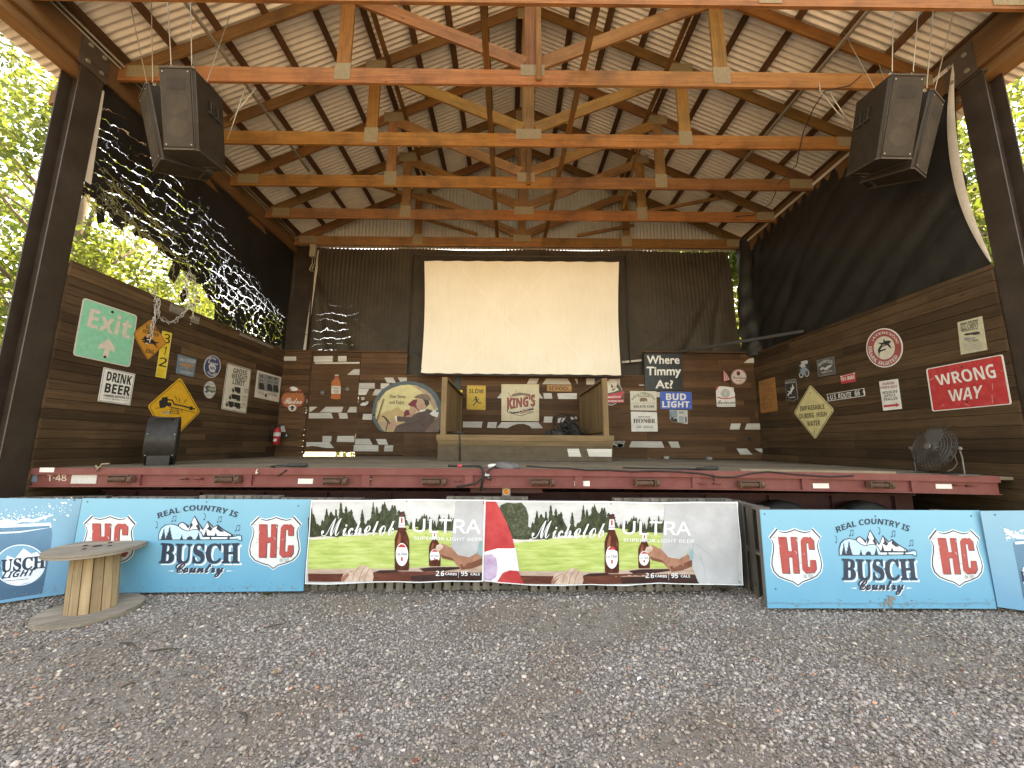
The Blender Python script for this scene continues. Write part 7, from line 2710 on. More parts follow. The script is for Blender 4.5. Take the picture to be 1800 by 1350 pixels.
def ex2(s, SP):
    # first drinker's sleeve and wrapped lilac cloth at the seam
    SP('sleeve_print', [(-72, 270), (5, 272), (40, 340), (80, 420), (110, 500), (128, 572), (100, 575), (20, 575), (-72, 600)], 'vinyl_red', 9)
    SP('sleeve_print', [(-72, 588), (20, 568), (110, 562), (130, 568), (140, 620), (155, 720), (60, 725), (15, 790), (-72, 770)], 'vinyl_white', 9)
    SP('sleeve_print', [(-72, 620), (-20, 612), (10, 640), (20, 700), (10, 760), (-30, 785), (-72, 770)], 'vinyl_lilac', 10)
    SP('sleeve_print', [(15, 790), (50, 735), (95, 715), (150, 718), (185, 800), (120, 806), (20, 800)], 'vinyl_red', 11)
    SP('tree_print', [(20, 340), (40, 300), (80, 285), (120, 290), (170, 285), (200, 320), (215, 370), (212, 430), (225, 490), (130, 500), (95, 440), (60, 380)], 'vinyl_oak', 6)
    # the shirt runs on to the hem
    SP('shirt_print', [(1080, 285), (1700, 285), (1700, 860), (1325, 860), (1285, 780), (1240, 660), (1225, 600), (1252, 540)], 'vinyl_shirt', 7)
    for pts in (((1275, 520), (1270, 480), (1290, 450)), ((1262, 550), (1300, 620), (1330, 700), (1340, 790)), ((1270, 545), (1330, 590), (1400, 650)), ((1262, 540), (1255, 580), (1275, 640))):
        s.line('shirt_fold', [fm2(*p) for p in pts], [1.4, .9, .5] if len(pts) == 3 else [1.6, 1.2, .8, .4], 'vinyl_grey', 8)
    SP('shirt_fold', [(1232, 600), (1256, 570), (1262, 640), (1240, 660)], 'vinyl_grey', 9)
    bolts(s, [(853.5, 881), (1075, 886), (1290, 888), (1300, 1023)], 'bolt_metal', .010)


b = banner(-72, 1540, (((852, 879), (900, 880), (950, 880.5), (1000, 880.5), (1050, 881), (1100, 882), (1160, 883.5), (1230, 882), (1296, 882)), ((848, 1022), (880, 1026), (930, 1029), (990, 1030), (1040, 1027.5), (1100, 1030), (1160, 1026), (1230, 1027.5), (1306, 1028.5))), fm2, 'vinyl golf banner beside the right blue billboard, with a red sleeve at one end', 2.1, ex2)
b.done()

# number lettering on the trailer, stencilled
TRL = [o for o in COL.objects if o.name == 'flatbed_trailer'][0]


class OnPart(Sign):
    def __init__(s, parent, plane):
        s.pl, s.xf, s.parts, s.lz, s.root = plane, None, {}, 0, parent


t_ = OnPart(TRL, Plane((0, YF + .008, 1.3), (0, -1, 0)))
zt4 = zf(0, 740, 8.44)
t_.text('stencil_number', 'T·48', o1(zt4, 700, 890), o1(zt4, 985, 890), o1(zt4, 702, 795), 'worn_white_paint', 1, 'sans', .02)
t_.text('plate_lettering', 'FONTAINE', o1(zt4, 1085, 890), o1(zt4, 1425, 890), o1(zt4, 1085, 810), 'mid_grey', 3, 'sans', .0)
a = zf(500, 800, 3.6)
t_.poly('shield_sticker', a((520, 142), (536, 134), (556, 142), (554, 160), (537, 170), (522, 160)), 'ink_black', 2)
t_.line('shield_sticker', a((526, 152), (550, 152)), 1.6, 'sign_white', 3)
t_.poly('blue_reflector', o1(zt4, 455, 800) and zt4((455, 800), (560, 800), (548, 905), (440, 905)), 'dusty_blue', 1)
t_.done()

# ================================================================== PALLETS STANDING ON EDGE BEHIND THE BANNERS
def pallet_proto():
    t = empty('wooden_pallet', (0, 0, 0))
    W, Hh, D = 1.04, 1.10, .115
    mb = MB()
    n = 9
    for k in range(n):
        x = -W / 2 + .045 + k * (W - .09) / (n - 1)
        mb.box((x - .042, -D / 2, .0 + random.uniform(-.01, .01)), (x + .042, -D / 2 + .015, Hh + random.uniform(-.01, .01)), 2, 0, rt_(.6, 1.15))
    mb.build('face_slats', 'grey_wood', t)
    mb = MB()
    for k in range(6):
        x = -W / 2 + .045 + k * (W - .09) / 5
        mb.box((x - .045, D / 2 - .015, 0), (x + .045, D / 2, Hh), 2, 0, rt_(.6, 1.1))
    mb.build('back_slats', 'grey_wood', t)
    for z in (.0, Hh / 2 - .02, Hh - .04):
        mb = MB()
        mb.box((-W / 2, -D / 2 + .0155, z), (W / 2, D / 2 - .0155, z + .04), 0, 0, rt_(.8, 1.1))
        mb.build('stringer', 'grey_wood', t)
    return t


def dup(root, loc, rotz, tilt=0.0, label=None):
    r = root.copy()
    COL.objects.link(r)
    r.location = loc
    r.rotation_euler = (tilt, 0, rotz)
    for ch in [c for c in COL.objects if c.parent == root]:
        c = ch.copy()
        COL.objects.link(c)
        c.parent = r
    if label:
        r['label'] = label
    return r


pal = pallet_proto()
tag(pal, '', 'pallet', 'pallets standing on edge under the stage')
PL = [((-5.95, 5.36, -.02), .22, 0, 'grey pallet on edge behind the beer can billboard at the left edge'), ((-4.60, 5.24, .0), .02, 0, 'grey pallet on edge behind the crest hidden by the spool'), ((-3.50, 5.26, .02), -.01, 0, 'grey pallet on edge behind the logo of the left crest billboard'),
      ((-2.42, 5.22, .0), .0, 0, 'grey pallet on edge behind the joint of left billboard and golf banner'), ((-1.35, 5.17, -.01), 0, 0, 'grey pallet on edge behind the pines of the first golf banner'), ((-.28, 5.15, .035), .012, 0, 'grey pallet on edge behind the seam of the two golf banners, sticking up highest'),
      ((.79, 5.18, -.015), -.01, 0, 'grey pallet on edge behind the script of the second golf banner'), ((1.86, 5.16, .025), .01, 0, 'grey pallet on edge behind the bottle of the second golf banner'), ((2.40, 5.29, .01), .0, 0, 'grey pallet on edge behind the grey shirt end of the second golf banner'),
      ((3.06, 5.29, -.03), 1.56, 0, 'grey pallet on edge seen end-on in the gap before the right billboard'), ((3.68, 4.95, -.075), .0, 0, 'grey pallet on edge behind the inner crest of the right billboard'), ((4.76, 4.95, -.085), .0, 0, 'grey pallet on edge behind the outer crest of the right billboard'), ((5.95, 4.95, -.10), -.45, 0, 'grey pallet on edge behind the blue billboard at the right edge')]
for i, (loc, rz, ti, lb) in enumerate(PL):
    if i == 0:
        pal.location, pal.rotation_euler = loc, (ti, 0, rz)
        pal['label'] = lb
    else:
        dup(pal, loc, rz, ti, lb)

# ================================================================== CABLE SPOOL
pt = A(171, 961, Z=.61)
pb = A(160, 1070, Z=.04)
sp = empty('cable_spool', (pb.x, pb.y, 0))
tag(sp, 'weathered wooden cable spool standing on end as a table, on the gravel', 'cable spool')
SR = .425


def flange(c, r, z0, z1, n, part, seed, hole):
    mb = MB()
    rn = random.Random(seed)
    # boards across the disc
    bw = 2 * r / n
    for k in range(n):
        a0, a1 = -r + k * bw + .005, -r + (k + 1) * bw - .005
        pts = []
        for q in range(9):
            y = a0 + (a1 - a0) * q / 8
            pts.append((math.sqrt(max(0, r * r - y * y)), y))
        for q in range(8, -1, -1):
            y = a0 + (a1 - a0) * q / 8
            pts.append((-math.sqrt(max(0, r * r - y * y)), y))
        ang = .5
        P = [(c.x + x * math.cos(ang) - y * math.sin(ang), c.y + x * math.sin(ang) + y * math.cos(ang)) for x, y in pts]
        jz = rn.uniform(-.002, .002)
        tn = rn.uniform(.8, 1.15)
        u0 = rn.uniform(0, 20)
        top = [mb.bm.verts.new((x, y, z1 + jz)) for x, y in P]
        bot = [mb.bm.verts.new((x, y, z0 + jz)) for x, y in P]
        mb.face(top, 0, [(u0 + x, y) for x, y in pts], tn)
        mb.face(list(reversed(bot)), 0, [(u0 + x, y) for x, y in reversed(pts)], tn)
        for i in range(len(P)):
            j = (i + 1) % len(P)
            mb.face((top[j], top[i], bot[i], bot[j]), 0, [(u0 + i * .05 + .05, .0), (u0 + i * .05, .0), (u0 + i * .05, z1 - z0), (u0 + i * .05 + .05, z1 - z0)], tn * .9)
    return mb.build(part, 'spool_top_wood', sp)


f1 = flange(pt, SR, .575, .595, 6, 'flange', 1, True)
f2 = flange(pt, SR - .003, .596, .618, 5, 'flange', 5, True)
f3 = flange(pb, SR, .004, .026, 6, 'flange', 2, False)
f4 = flange(pb, SR - .003, .027, .048, 5, 'flange', 3, False)
mb = MB()
n = 15
r_ = .205
for k in range(n):
    a0, a1 = 2 * math.pi * k / n + .02, 2 * math.pi * (k + 1) / n - .02
    ri, ro = r_ - .022, r_

    def st_(a, r, c, z):
        return Vector((c.x + r * math.cos(a), c.y + r * math.sin(a), z))
    c = []
    for cc_, z in ((pb, .0485), (pt, .5745)):
        c += [st_(a0, ro, cc_, z), st_(a1, ro, cc_, z), st_(a1, ri, cc_, z), st_(a0, ri, cc_, z)]
    mb.hexa(c, 0, rt_(.75, 1.2))
mb.build('drum', 'spool_wood', sp)
mb = MB()
mb.lathe((pt.x, pt.y, .6185), (0, 0, 1), [(.040, 0), (.040, .003), (.03, .003), (.028, -.001)], 20)
for a in (0, 1.57, 3.14, 4.71):
    mb.lathe((pt.x + .14 * math.cos(a), pt.y + .14 * math.sin(a), .6185), (0, 0, 1), [(.022, 0), (.022, .004), (.010, .010)], 8)
mb.build('centre_plate', M('rusty_hub', (.05, .035, .025), rough=.8), f2)
# ================================================================== THINGS ON STAGE
# drum blower
zd = zf(0, 450, 3.0)
Yd = 6.0
dl, dr = A(258, 812, Y=Yd), A(311, 812, Y=Yd)
base_z = z_deck(dl.x) + .002
top_z = A(290, 729, Y=Yd).z
cx = A(287, 770, Y=Yd + .40).x
Rd = (top_z - base_z) / 2
df = empty('drum_fan', (cx, Yd + .35, base_z))
tag(df, 'black upright drum fan in front of the yellow truck sign', 'fan')
mb = MB()
wd = .185
cz = base_z + Rd
C_ = Vector((cx, Yd + .40, cz))
yaw = rad(37)
ax = Vector((math.cos(yaw), math.sin(yaw), 0))
mb.lathe(C_, ax, [(Rd - .04, -wd), (Rd, -wd), (Rd + .006, -wd + .012), (Rd, -wd + .03), (Rd - .012, -.06), (Rd - .012, .06), (Rd, wd - .03), (Rd + .006, wd - .012), (Rd, wd), (Rd - .04, wd)], 48, 0, 1, False)
mb.build('housing', M('fan_plastic', (.026, .023, .019), rough=.38, wear=.25, scale=14, dirt=(.06, .052, .042)), df)
for sg in (-1, 1):
    mb = MB()
    for k in range(1, 13):
        r__ = (Rd - .03) * k / 12
        mb.tube([C_ + ax * (sg * (wd - .008 - .0)) + Vector((ax.y * -r__ * math.cos(t__ * .2618), ax.x * r__ * math.cos(t__ * .2618), r__ * math.sin(t__ * .2618))) for t__ in range(25)], .003, 4, 0, 1, False)
    for k in range(12):
        a = k * math.pi / 6
        d_ = Vector((-ax.y * math.cos(a), ax.x * math.cos(a), math.sin(a)))
        mb.tube([C_ + ax * (sg * (wd - .006)) + d_ * .04, C_ + ax * (sg * (wd - .006)) + d_ * (Rd - .02)], .003, 4)
    mb.build('grille', 'black_rubber', df)
bk = Vector((-ax.y, ax.x, 0))      # away from the viewer
up_ = Vector((0, 0, 1))


def dpt(a, b, z):
    return Vector((C_.x, C_.y, base_z + z)) + ax * a + bk * b


mb = MB()
for (a0, b0, b1, h_) in ((.72, -Rd * .86, -Rd * .40, .15), (.9, .05, .30, .06)):
    w_ = wd * a0
    mb.hexa([dpt(-w_, b0, 0), dpt(-w_, b0, h_), dpt(-w_, b1, h_), dpt(-w_, b1, 0), dpt(w_, b0, 0), dpt(w_, b0, h_), dpt(w_, b1, h_), dpt(w_, b1, 0)])
mb.build('foot', 'fan_plastic', df)
mb = MB()
hb, hz = -Rd * math.cos(rad(62)) - .0, Rd + Rd * math.sin(rad(62))
mb.tube([dpt(-.10, hb, hz - .01), dpt(-.09, hb - .035, hz + .01), dpt(.09, hb - .035, hz + .01), dpt(.10, hb, hz - .01)], .018, 6)
mb.build('handle', 'ink_black', df)
for x, z in ((-.85, .2), (.85, .2), (-.85, .62), (.85, .62)):
    mb = MB()
    yy = -math.sqrt(max(0, Rd ** 2 - (z * 2 * Rd - Rd) ** 2)) - .004
    mb.lathe(dpt(x * wd, yy, z * 2 * Rd), -bk, [(.010, 0), (.006, .006)], 8)
    mb.build('screw', 'bolt_metal', df)
mb = MB()
q = [dpt(-.045, hb + .05, hz + .085), dpt(.045, hb + .05, hz + .085), dpt(.045, hb + .12, hz + .11), dpt(-.045, hb + .12, hz + .11)]
mb.hexa(q + [p + Vector((0, 0, .008)) for p in q])
mb.build('tag', 'grey_wood', df)

# wire floor fan on the right, turned to the stage
fx = A(1640, 828, Z=z_deck(6.1) + .005)
ff = empty('floor_fan', (6.13, 5.72, z_deck(6.13)))
tag(ff, 'round wire cage floor fan on a bent tube stand by the right wall', 'fan')
Fc_ = A(1641, 788, Y=5.72)
fr = .33
fn = Vector((-.95, .10, .32)).normalized()
fu = fn.orthogonal().normalized()
fv = fn.cross(fu)
M('fan_wire', (.12, .11, .095), rough=.4, metal=.5, wear=.1)
for sg, dp in ((1, .085), (-1, .085)):
    mb = MB()
    for k in range(9):
        r__ = fr * (1 - (k / 9.5) ** 1.0)
        dd = sg * dp * math.sqrt(max(0, 1 - (r__ / fr) ** 2))
        mb.tube([Fc_ + fn * dd + (fu * math.cos(t__ * .2094) + fv * math.sin(t__ * .2094)) * r__ for t__ in range(31)], .0028 if k else .006, 4, 0, 1, False)
    for k in range(30):
        a = k * 2 * math.pi / 30
        d_ = fu * math.cos(a) + fv * math.sin(a)
        mb.tube([Fc_ + d_ * fr * math.cos(q * .157) + fn * sg * dp * math.sin(q * .157) for q in range(10)], .0022, 4, 0, 1, False)
    mb.build('wire_guard', 'fan_wire', ff)
mb = MB()
mb.lathe(Fc_ + fn * .088, fn, [(.055, 0), (.055, .006), (.045, .010), (.02, .012)], 24)
mb.build('badge', M('fan_badge', (.15, .14, .12), rough=.4, metal=.4), ff)
mb = MB()
for k in range(3):
    a = k * 2.094 + .4
    prev = None
    for i in range(8):
        r__ = .05 + (fr - .08) * i / 7
        w_ = .16 + .42 * math.sin(math.pi * (i + 1) / 9)
        p0 = Fc_ + (fu * math.cos(a - w_) + fv * math.sin(a - w_)) * r__ - fn * .02
        p1 = Fc_ + (fu * math.cos(a + w_) + fv * math.sin(a + w_)) * r__ + fn * .025
        row = (mb.bm.verts.new(p0), mb.bm.verts.new(p1))
        if prev:
            mb.face((prev[0], prev[1], row[1], row[0]), 0, None, 1, True)
        prev = row
mb.lathe(Fc_ - fn * .03, fn, [(.03, -.02), (.055, 0), (.055, .05), (.02, .06)], 20)
mb.build('blades', M('fan_blade', (.10, .092, .08), rough=.45, metal=.3), ff)
mb = MB()
mb.lathe(Fc_ - fn * .075, -fn, [(.07, 0), (.07, .11), (.03, .13)], 20)
mb.build('motor', 'fan_badge', ff)
gz = z_deck(6.13) + .012
mb = MB()
side = Vector((fn.y, -fn.x, 0)).normalized()
for sg in (-1, 1):
    p = Fc_ + side * (sg * (fr + .03))
    mb.tube([p + Vector((0, 0, .03)), p, p + Vector((.02, .0, -.12)), Vector((p.x + .04, p.y + .02, gz + .02)), Vector((p.x + .02, p.y, gz))], .011, 6)
    mb.tube([Vector((p.x + .15, p.y - .05, gz)), Vector((p.x + .02, p.y, gz)), Vector((p.x - .18, p.y - .09, gz))], .011, 6)
    mb.lathe(p, side * sg, [(.028, 0), (.028, .02), (.015, .03)], 14)
p0, p1 = Fc_ + side * (fr + .03), Fc_ - side * (fr + .03)
mb.tube([Vector((p0.x + .15, p0.y - .05, gz)), Vector((p1.x + .15, p1.y - .05, gz))], .011, 6)
mb.build('stand', 'fan_wire', ff)
mb = MB()
q = Fc_ - fn * .18
mb.tube([q, q + Vector((.08, -.02, -.05)), q + Vector((.10, -.02, -.16)), q + Vector((.02, -.02, -.24)), q + Vector((-.1, -.05, -.27))], .007, 5)
mb.build('cord', 'fan_wire', ff)

# fire extinguisher in the left rear corner
fe_p = A(485, 783, Y=10.55)
fe = empty('fire_extinguisher', (fe_p.x, 10.55, A(485, 783, Y=10.55).z))
tag(fe, 'red fire extinguisher hanging in the corner by the plank door', 'fire extinguisher')
zb0, zt0 = A(485, 782, Y=10.55).z, A(485, 752, Y=10.55).z
mb = MB()
hh = zt0 - zb0
mb.lathe((fe_p.x, 10.55, zb0), (0, 0, 1), [(.06, 0), (.088, .015), (.088, hh * .85), (.07, hh * .95), (.03, hh * 1.02), (.028, hh * 1.08)], 24)
mb.build('cylinder', M('extinguisher_red', (.42, .02, .025), rough=.3, wear=.03), fe)
mb = MB()
mb.lathe((fe_p.x, 10.55, zb0 + hh * .50), (0, 0, 1), [(.0895, 0), (.0895, hh * .22)], 24, 0, 1, False)
mb.build('label_band', 'pale_grey', fe)
mb = MB()
mb.box((fe_p.x - .02, 10.455, zb0 + hh * .2), (fe_p.x + .06, 10.462, zb0 + hh * .36), 0)
mb.build('inspection_tag', 'sign_white', fe)
mb = MB()
mb.box((fe_p.x - .025, 10.53, zt0 + .045), (fe_p.x + .11, 10.57, zt0 + .065), 0)
mb.box((fe_p.x - .025, 10.53, zt0 + .085), (fe_p.x + .12, 10.57, zt0 + .10), 0)
mb.lathe((fe_p.x, 10.55, zt0 + .02), (0, 0, 1), [(.03, 0), (.03, .07)], 12)
mb.build('handle', 'ink_black', fe)
mb = MB()
mb.tube([(fe_p.x - .02, 10.54, zt0 + .05), (fe_p.x - .10, 10.50, zt0 + .05), (fe_p.x - .125, 10.5, zt0 - .1), (fe_p.x - .11, 10.5, zb0 + .15)], .013, 6)
mb.build('hose', 'black_rubber', fe)
# paper note on the wall by it, and switch with its cable
s = Sign('paper_note', z7((80, 893), (118, 893), (132, 955), (80, 955)), P_BACK, 'pale_grey', 'crooked pale paper note on the planks beside the fire extinguisher', 'note', None, .003); s.done()
p = A(*o1(z7, 135, 992), Y=YB - .02)
sw = empty('switch_box', tuple(p))
tag(sw, 'small dark switch box below the paper note', 'switch')
mb = MB(); mb.box((p.x - .11, p.y - .03, p.z - .05), (p.x + .06, p.y + .015, p.z + .05), 0); mb.build('case', 'outlet_black', sw)
mb = MB(); mb.box((p.x + .02, p.y - .036, p.z - .03), (p.x + .05, p.y - .0305, p.z + .03), 0); mb.build('toggle', 'pale_grey', sw)

# black amplifier heap on the porch and the cord over its edge
def lumpy(name, c, r, seed, mat, parent=None, n=1):
    bm = bmesh.new()
    bmesh.ops.create_icosphere(bm, subdivisions=3, radius=1)
    rn = random.Random(seed)
    ph = [rn.uniform(0, 6) for _ in range(6)]
    for v in bm.verts:
        k = 1 + .16 * math.sin(3 * v.co.x + ph[0] + 2 * v.co.z) + .13 * math.sin(4 * v.co.y + ph[1] + 3 * v.co.x) + .08 * math.sin(7 * v.co.z + ph[2] + 5 * v.co.x)
        v.co = Vector((v.co.x * r[0] * k, v.co.y * r[1] * k, max(-.02, v.co.z * k) * r[2]))
    for f in bm.faces:
        f.smooth = True
    me = bpy.data.meshes.new(name)
    bm.to_mesh(me); bm.free()
    o = bpy.data.objects.new(name, me)
    COL.objects.link(o)
    me.materials.append(MATS[mat])
    o.location = c
    if parent:
        o.parent = parent
        o.location = Vector(c) - world_loc(parent)
    return o


M('bag_black', (.035, .032, .028), rough=.6, wear=.1, bump=.3)
M('cloth_grey', (.13, .115, .11), rough=.85, wear=.1, bump=.3)
hp = A(1003, 765, Z=2.0)
heap = empty('cable_heap', (1.45, 9.6, 1.99))
tag(heap, 'heap of black cables and gear bags by the porch railing nearer the right wall', 'cable heap')
lumpy('gear_bag', (1.55, 9.7, 1.99), (.30, .25, .40), 3, 'bag_black', heap)
lumpy('gear_bag', (1.20, 9.5, 1.99), (.26, .22, .22), 5, 'bag_black', heap)
mb = MB()
rn = random.Random(8)
for k in range(7):
    c0 = Vector((1.40 + rn.uniform(-.15, .25), 9.45 + rn.uniform(-.1, .1), 2.05 + k * .055))
    ra, rb = rn.uniform(.15, .30), rn.uniform(.10, .2)
    mb.tube([c0 + Vector((ra * math.cos(t__ * .35), .08 * math.sin(t__ * .7) - .12, rb * math.sin(t__ * .35))) for t__ in range(18)], .014, 5)
mb.build('coiled_cable', 'black_rubber', heap)

pts = [A(807, 761, Y=7.98), A(808, 765, Y=7.955), A(808, 790, Y=7.955), A(808.5, 811, Y=7.955)]
mb = MB(); mb.tube(pts, .014, 6)
pc = mb.build('dangling_cable', 'black_rubber', None, tuple(pts[-1]))
tag(pc, 'black cord hanging straight down the front of the porch', 'cord')
mb = MB(); mb.tube([A(796, 762, Y=8.15), A(806, 759, Y=8.1), A(815, 762, Y=8.12), A(800, 764, Y=8.1)], .02, 6); mb.build('plug', 'bag_black', pc)
# yellow tape lamp on the post behind the porch
p = A(810, 688, Y=10.6)
mb = MB(); mb.box((p.x - .045, p.y - .04, p.z - .03), (p.x + .045, p.y + .04, p.z + .03), 0)
mb.box((p.x - .04, p.y - .03, p.z - .12), (p.x + .05, p.y + .03, p.z - .031), 0, 1)
yl = mb.build('work_light', [M('bright_yellow', (.85, .62, .02), rough=.4), 'ink_black'], None, tuple(p))
tag(yl, 'small yellow and black work light on the dark post behind the porch', 'work light')

# cables and oddments along the front of the deck
def floor_pt(x, y, dz=.012):
    p = A(x, y, Z=1.5)
    for _ in range(4):
        p = A(x, y, Z=z_deck(p.x) + dz)
    if p.y < YF + .03:
        p = A(x, y, Y=YF + .03); p.z = z_deck(p.x) + dz
    if p.y > 10.7:
        p = A(x, y, Y=10.7); p.z = z_deck(p.x) + dz
    return p


zq = zf(500, 800, 3.6)
mb = MB()
d0 = A(*zq((1245, 95))[0], Y=YF - .05)
mb.tube([A(*q, Y=YF + .12) for q in zq((1035, 68), (1100, 70))] + [A(*q, Y=YF + .05) for q in zq((1180, 70), (1240, 72))] + [A(*q, Y=YF - .06) for q in zq((1250, 82), (1255, 110), (1262, 130), (1240, 230))], .016, 6)
mb.tube([A(*q, Y=YF - .06) for q in zq((1340, 68), (1300, 90), (1275, 125), (1210, 180), (1130, 195), (1090, 200))], .013, 6)
mb.tube([A(*q, Y=YF - .06) for q in zq((1272, 120), (1300, 140), (1305, 160), (1285, 148), (1270, 122))], .012, 6)
c1_ = mb.build('audio_cable', 'black_rubber', None, tuple(d0))
tag(c1_, 'black cable trailing over the red rail below the porch, red plug on it', 'cable')
mb = MB(); mb.tube([A(*q, Y=YF + .10) for q in zq((1095, 68), (1125, 69))], .022, 8); mb.build('plug', 'bright_red', c1_)
mb = MB(); mb.tube([A(*q, Y=YF - .05) for q in zq((1270, 122), (1290, 130), (1300, 150))], [.03, .022, .01], 6); mb.build('connector', 'pale_grey', c1_)
bgp = A(*zq((1415, 82))[0], Y=YF + .18)
bg = lumpy('cloth_bag', (bgp.x, bgp.y, z_deck(bgp.x) + .005), (.17, .12, .10), 12, 'cloth_grey')
tag(bg, 'crumpled grey cloth bag at the deck edge below the porch', 'bag')
mb = MB(); mb.tube([(bgp.x - .28, bgp.y - .02, z_deck(bgp.x) + .03), (bgp.x - .22, bgp.y - .02, z_deck(bgp.x) + .04), (bgp.x - .14, bgp.y, z_deck(bgp.x) + .05)], [.03, .03, .02], 8); mb.build('strap', 'sign_white', bg)
mb = MB()
mb.tube([A(x, y, Y=YF - .045) for x, y in ((925, 819), (965, 822), (1000, 823), (1030, 826), (1070, 826), (1110, 829), (1150, 828), (1190, 829), (1230, 832), (1262, 838), (1290, 839), (1320, 832), (1350, 829), (1400, 834), (1460, 838), (1500, 836))], .011, 5)
mb.tube([A(x, y, Y=YF + .25) for x, y in ((1095, 822), (1140, 823), (1200, 824), (1258, 826)) ], .012, 5)
lc = mb.build('long_cable', 'black_rubber', None, tuple(A(1262, 838, Y=YF - .045)))
tag(lc, 'long black cable sagging in loops along the red rail towards the round fan', 'cable')
for (x0, x1, y, lb) in ((486, 541, 817, 'black microphone lying on the deck near the plank door'), (1225, 1262, 825, 'black microphone lying on the deck below the blue sign')):
    mb = MB()
    a, b = A(x0, y + 1, Y=YF + .22), A(x1, y - 1, Y=YF + .30)
    a.z, b.z = z_deck(a.x) + .03, z_deck(b.x) + .03
    d = b - a
    mb.tube([a, a + d * .3, a + d * .35, a + d * .95, b], [.012, .016, .025, .028, .018], 8)
    mi = mb.build('microphone', 'bag_black', None, tuple(a.lerp(b, .5)))
    tag(mi, lb, 'microphone')
    mb = MB()
    e = a + d * .5
    mb.tube([a, a + Vector((-.05, -.06, -.01)), A(x0 + (18 if x0 < 900 else 28), y + 10, Y=YF - .04), A(x0 + (2 if x0 < 900 else 30), y + 20, Y=YF - .04)], .009, 5)
    mb.build('cord', 'black_rubber', mi)
for (x, y, lb) in ((1171, 809, 'small grey socket box on the deck under the honor sign'), (1246, 807, 'small shiny socket box with a cord, on the deck under the can sign')):
    p = floor_pt(x, y, .0)
    p = A(x, y + 2, Y=10.72)
    p.z = z_deck(p.x)
    mb = MB()
    mb.box((p.x - .07, p.y - .05, p.z), (p.x + .07, p.y + .05, p.z + .075), 0)
    so = mb.build('socket_box', 'mid_grey', None, tuple(p))
    tag(so, lb, 'socket box')
    mb = MB(); mb.box((p.x - .045, p.y - .056, p.z + .015), (p.x + .045, p.y - .0505, p.z + .062), 0); mb.build('cover_plate', 'bolt_metal', so)
    mb = MB(); mb.tube([(p.x + .07, p.y, p.z + .03), (p.x + .2, p.y - .02, p.z + .012), (p.x + .6, p.y + .03, p.z + .010), (p.x + 1.0, p.y - .05, p.z + .010)], .012, 5); mb.build('cord', 'black_rubber', so)
# pale jug-like rope hook dangling on the rail by the left
mb = MB(); p = A(452, 832, Y=YF - .05)
mb.tube([p + Vector((0, 0, .06)), p + Vector((-.01, -.01, .02)), p], [.004, .006, .022], 6)
bl_ = mb.build('light_bulb', 'sign_white', None, tuple(p)); tag(bl_, 'tiny white bulb dangling from the red rail left of the porch', 'bulb')
# old rope on the rail
mb = MB(); mb.tube([A(*q, Y=YF - .05) for q in zt4((1420, 660), (1450, 700), (1425, 745), (1500, 660), (1510, 640), (1620, 632))], .010, 5)
r2 = mb.build('rope', M('rope_tan', (.30, .22, .14), rough=.9), None, tuple(A(*zt4((1450, 700))[0], Y=YF - .05)))
tag(r2, 'scrap of tan rope knotted on the red rail near the number plate', 'rope')
# odd board lying on the deck's right end
mb = MB(); mb.beam((3.2, YF + .06, z_deck(3.2) + .02), (5.35, YF + .05, z_deck(5.35) + .022), .05, .03, (0, 0, 1), 0, 1.15)
lb_ = mb.build('loose_board', 'deck_wood', None, (4.2, YF + .06, z_deck(4.2))); tag(lb_, 'loose grey board lying along the deck edge near the round fan', 'board')

# ================================================================== GROUND LITTER
M('dry_leaf', (.40, .27, .13), rough=.8)
M('red_leaf', (.26, .08, .045), rough=.8)
M('twig_brown', (.075, .055, .042), rough=.9)
rn = random.Random(31)


def leaf(x, y, mat, r, lb=None):
    p = A(x, y, Z=.03)
    mb = MB()
    n = 10
    a0 = rn.uniform(0, 6)
    ctr = mb.bm.verts.new(p + Vector((0, 0, .012)))
    vs_ = []
    for k in range(n):
        a = a0 + 2 * math.pi * k / n
        rr_ = r * (.55 + .45 * abs(math.cos(k * 1.57))) * rn.uniform(.7, 1.2)
        vs_.append(mb.bm.verts.new(p + Vector((rr_ * math.cos(a), rr_ * .8 * math.sin(a), rn.uniform(-.004, .022)))))
    for k in range(n):
        mb.face((ctr, vs_[k], vs_[(k + 1) % n]), 0, None, 1, True)
    return mb.build('fallen_leaf', mat, None, tuple(p))


for (x, y, m_, r, lb) in ((485, 1181, 'dry_leaf', .045, 'curled tan leaf on gravel, straight below the left billboard end'), (525, 1171, 'dry_leaf', .03, 'small tan leaf just right of the curled tan leaf'), (68, 1102, 'dry_leaf', .045, 'tan leaf at the foot of the cable spool'), (392, 1212, 'red_leaf', .028, 'faded reddish leaf below and left of the curled tan leaf'),
                          (1122, 1193, 'sign_white', .03, 'white scrap of paper on the gravel below the second golf banner'), (632, 1296, 'red_leaf', .03, 'rust red leaf left of the pair of reddish leaves at the bottom'), (728, 1340, 'red_leaf', .028, 'rust red leaf at the very bottom, left of the middle'), (1018, 1218, 'red_leaf', .026, 'rust red leaf left of and below the white paper scrap'),
                          (1690, 1180, 'red_leaf', .024, 'rust red leaf under the right billboard corner'), (550, 1151, 'red_leaf', .022, 'tiny orange leaf near the small tan leaf'), (1100, 1190, 'dry_leaf', .02, 'tiny pale leaf beside the white paper scrap')):
    o = leaf(x, y, m_, r)
    tag(o, lb, 'paper scrap' if 'paper scrap' in lb and m_ == 'sign_white' else 'leaf')
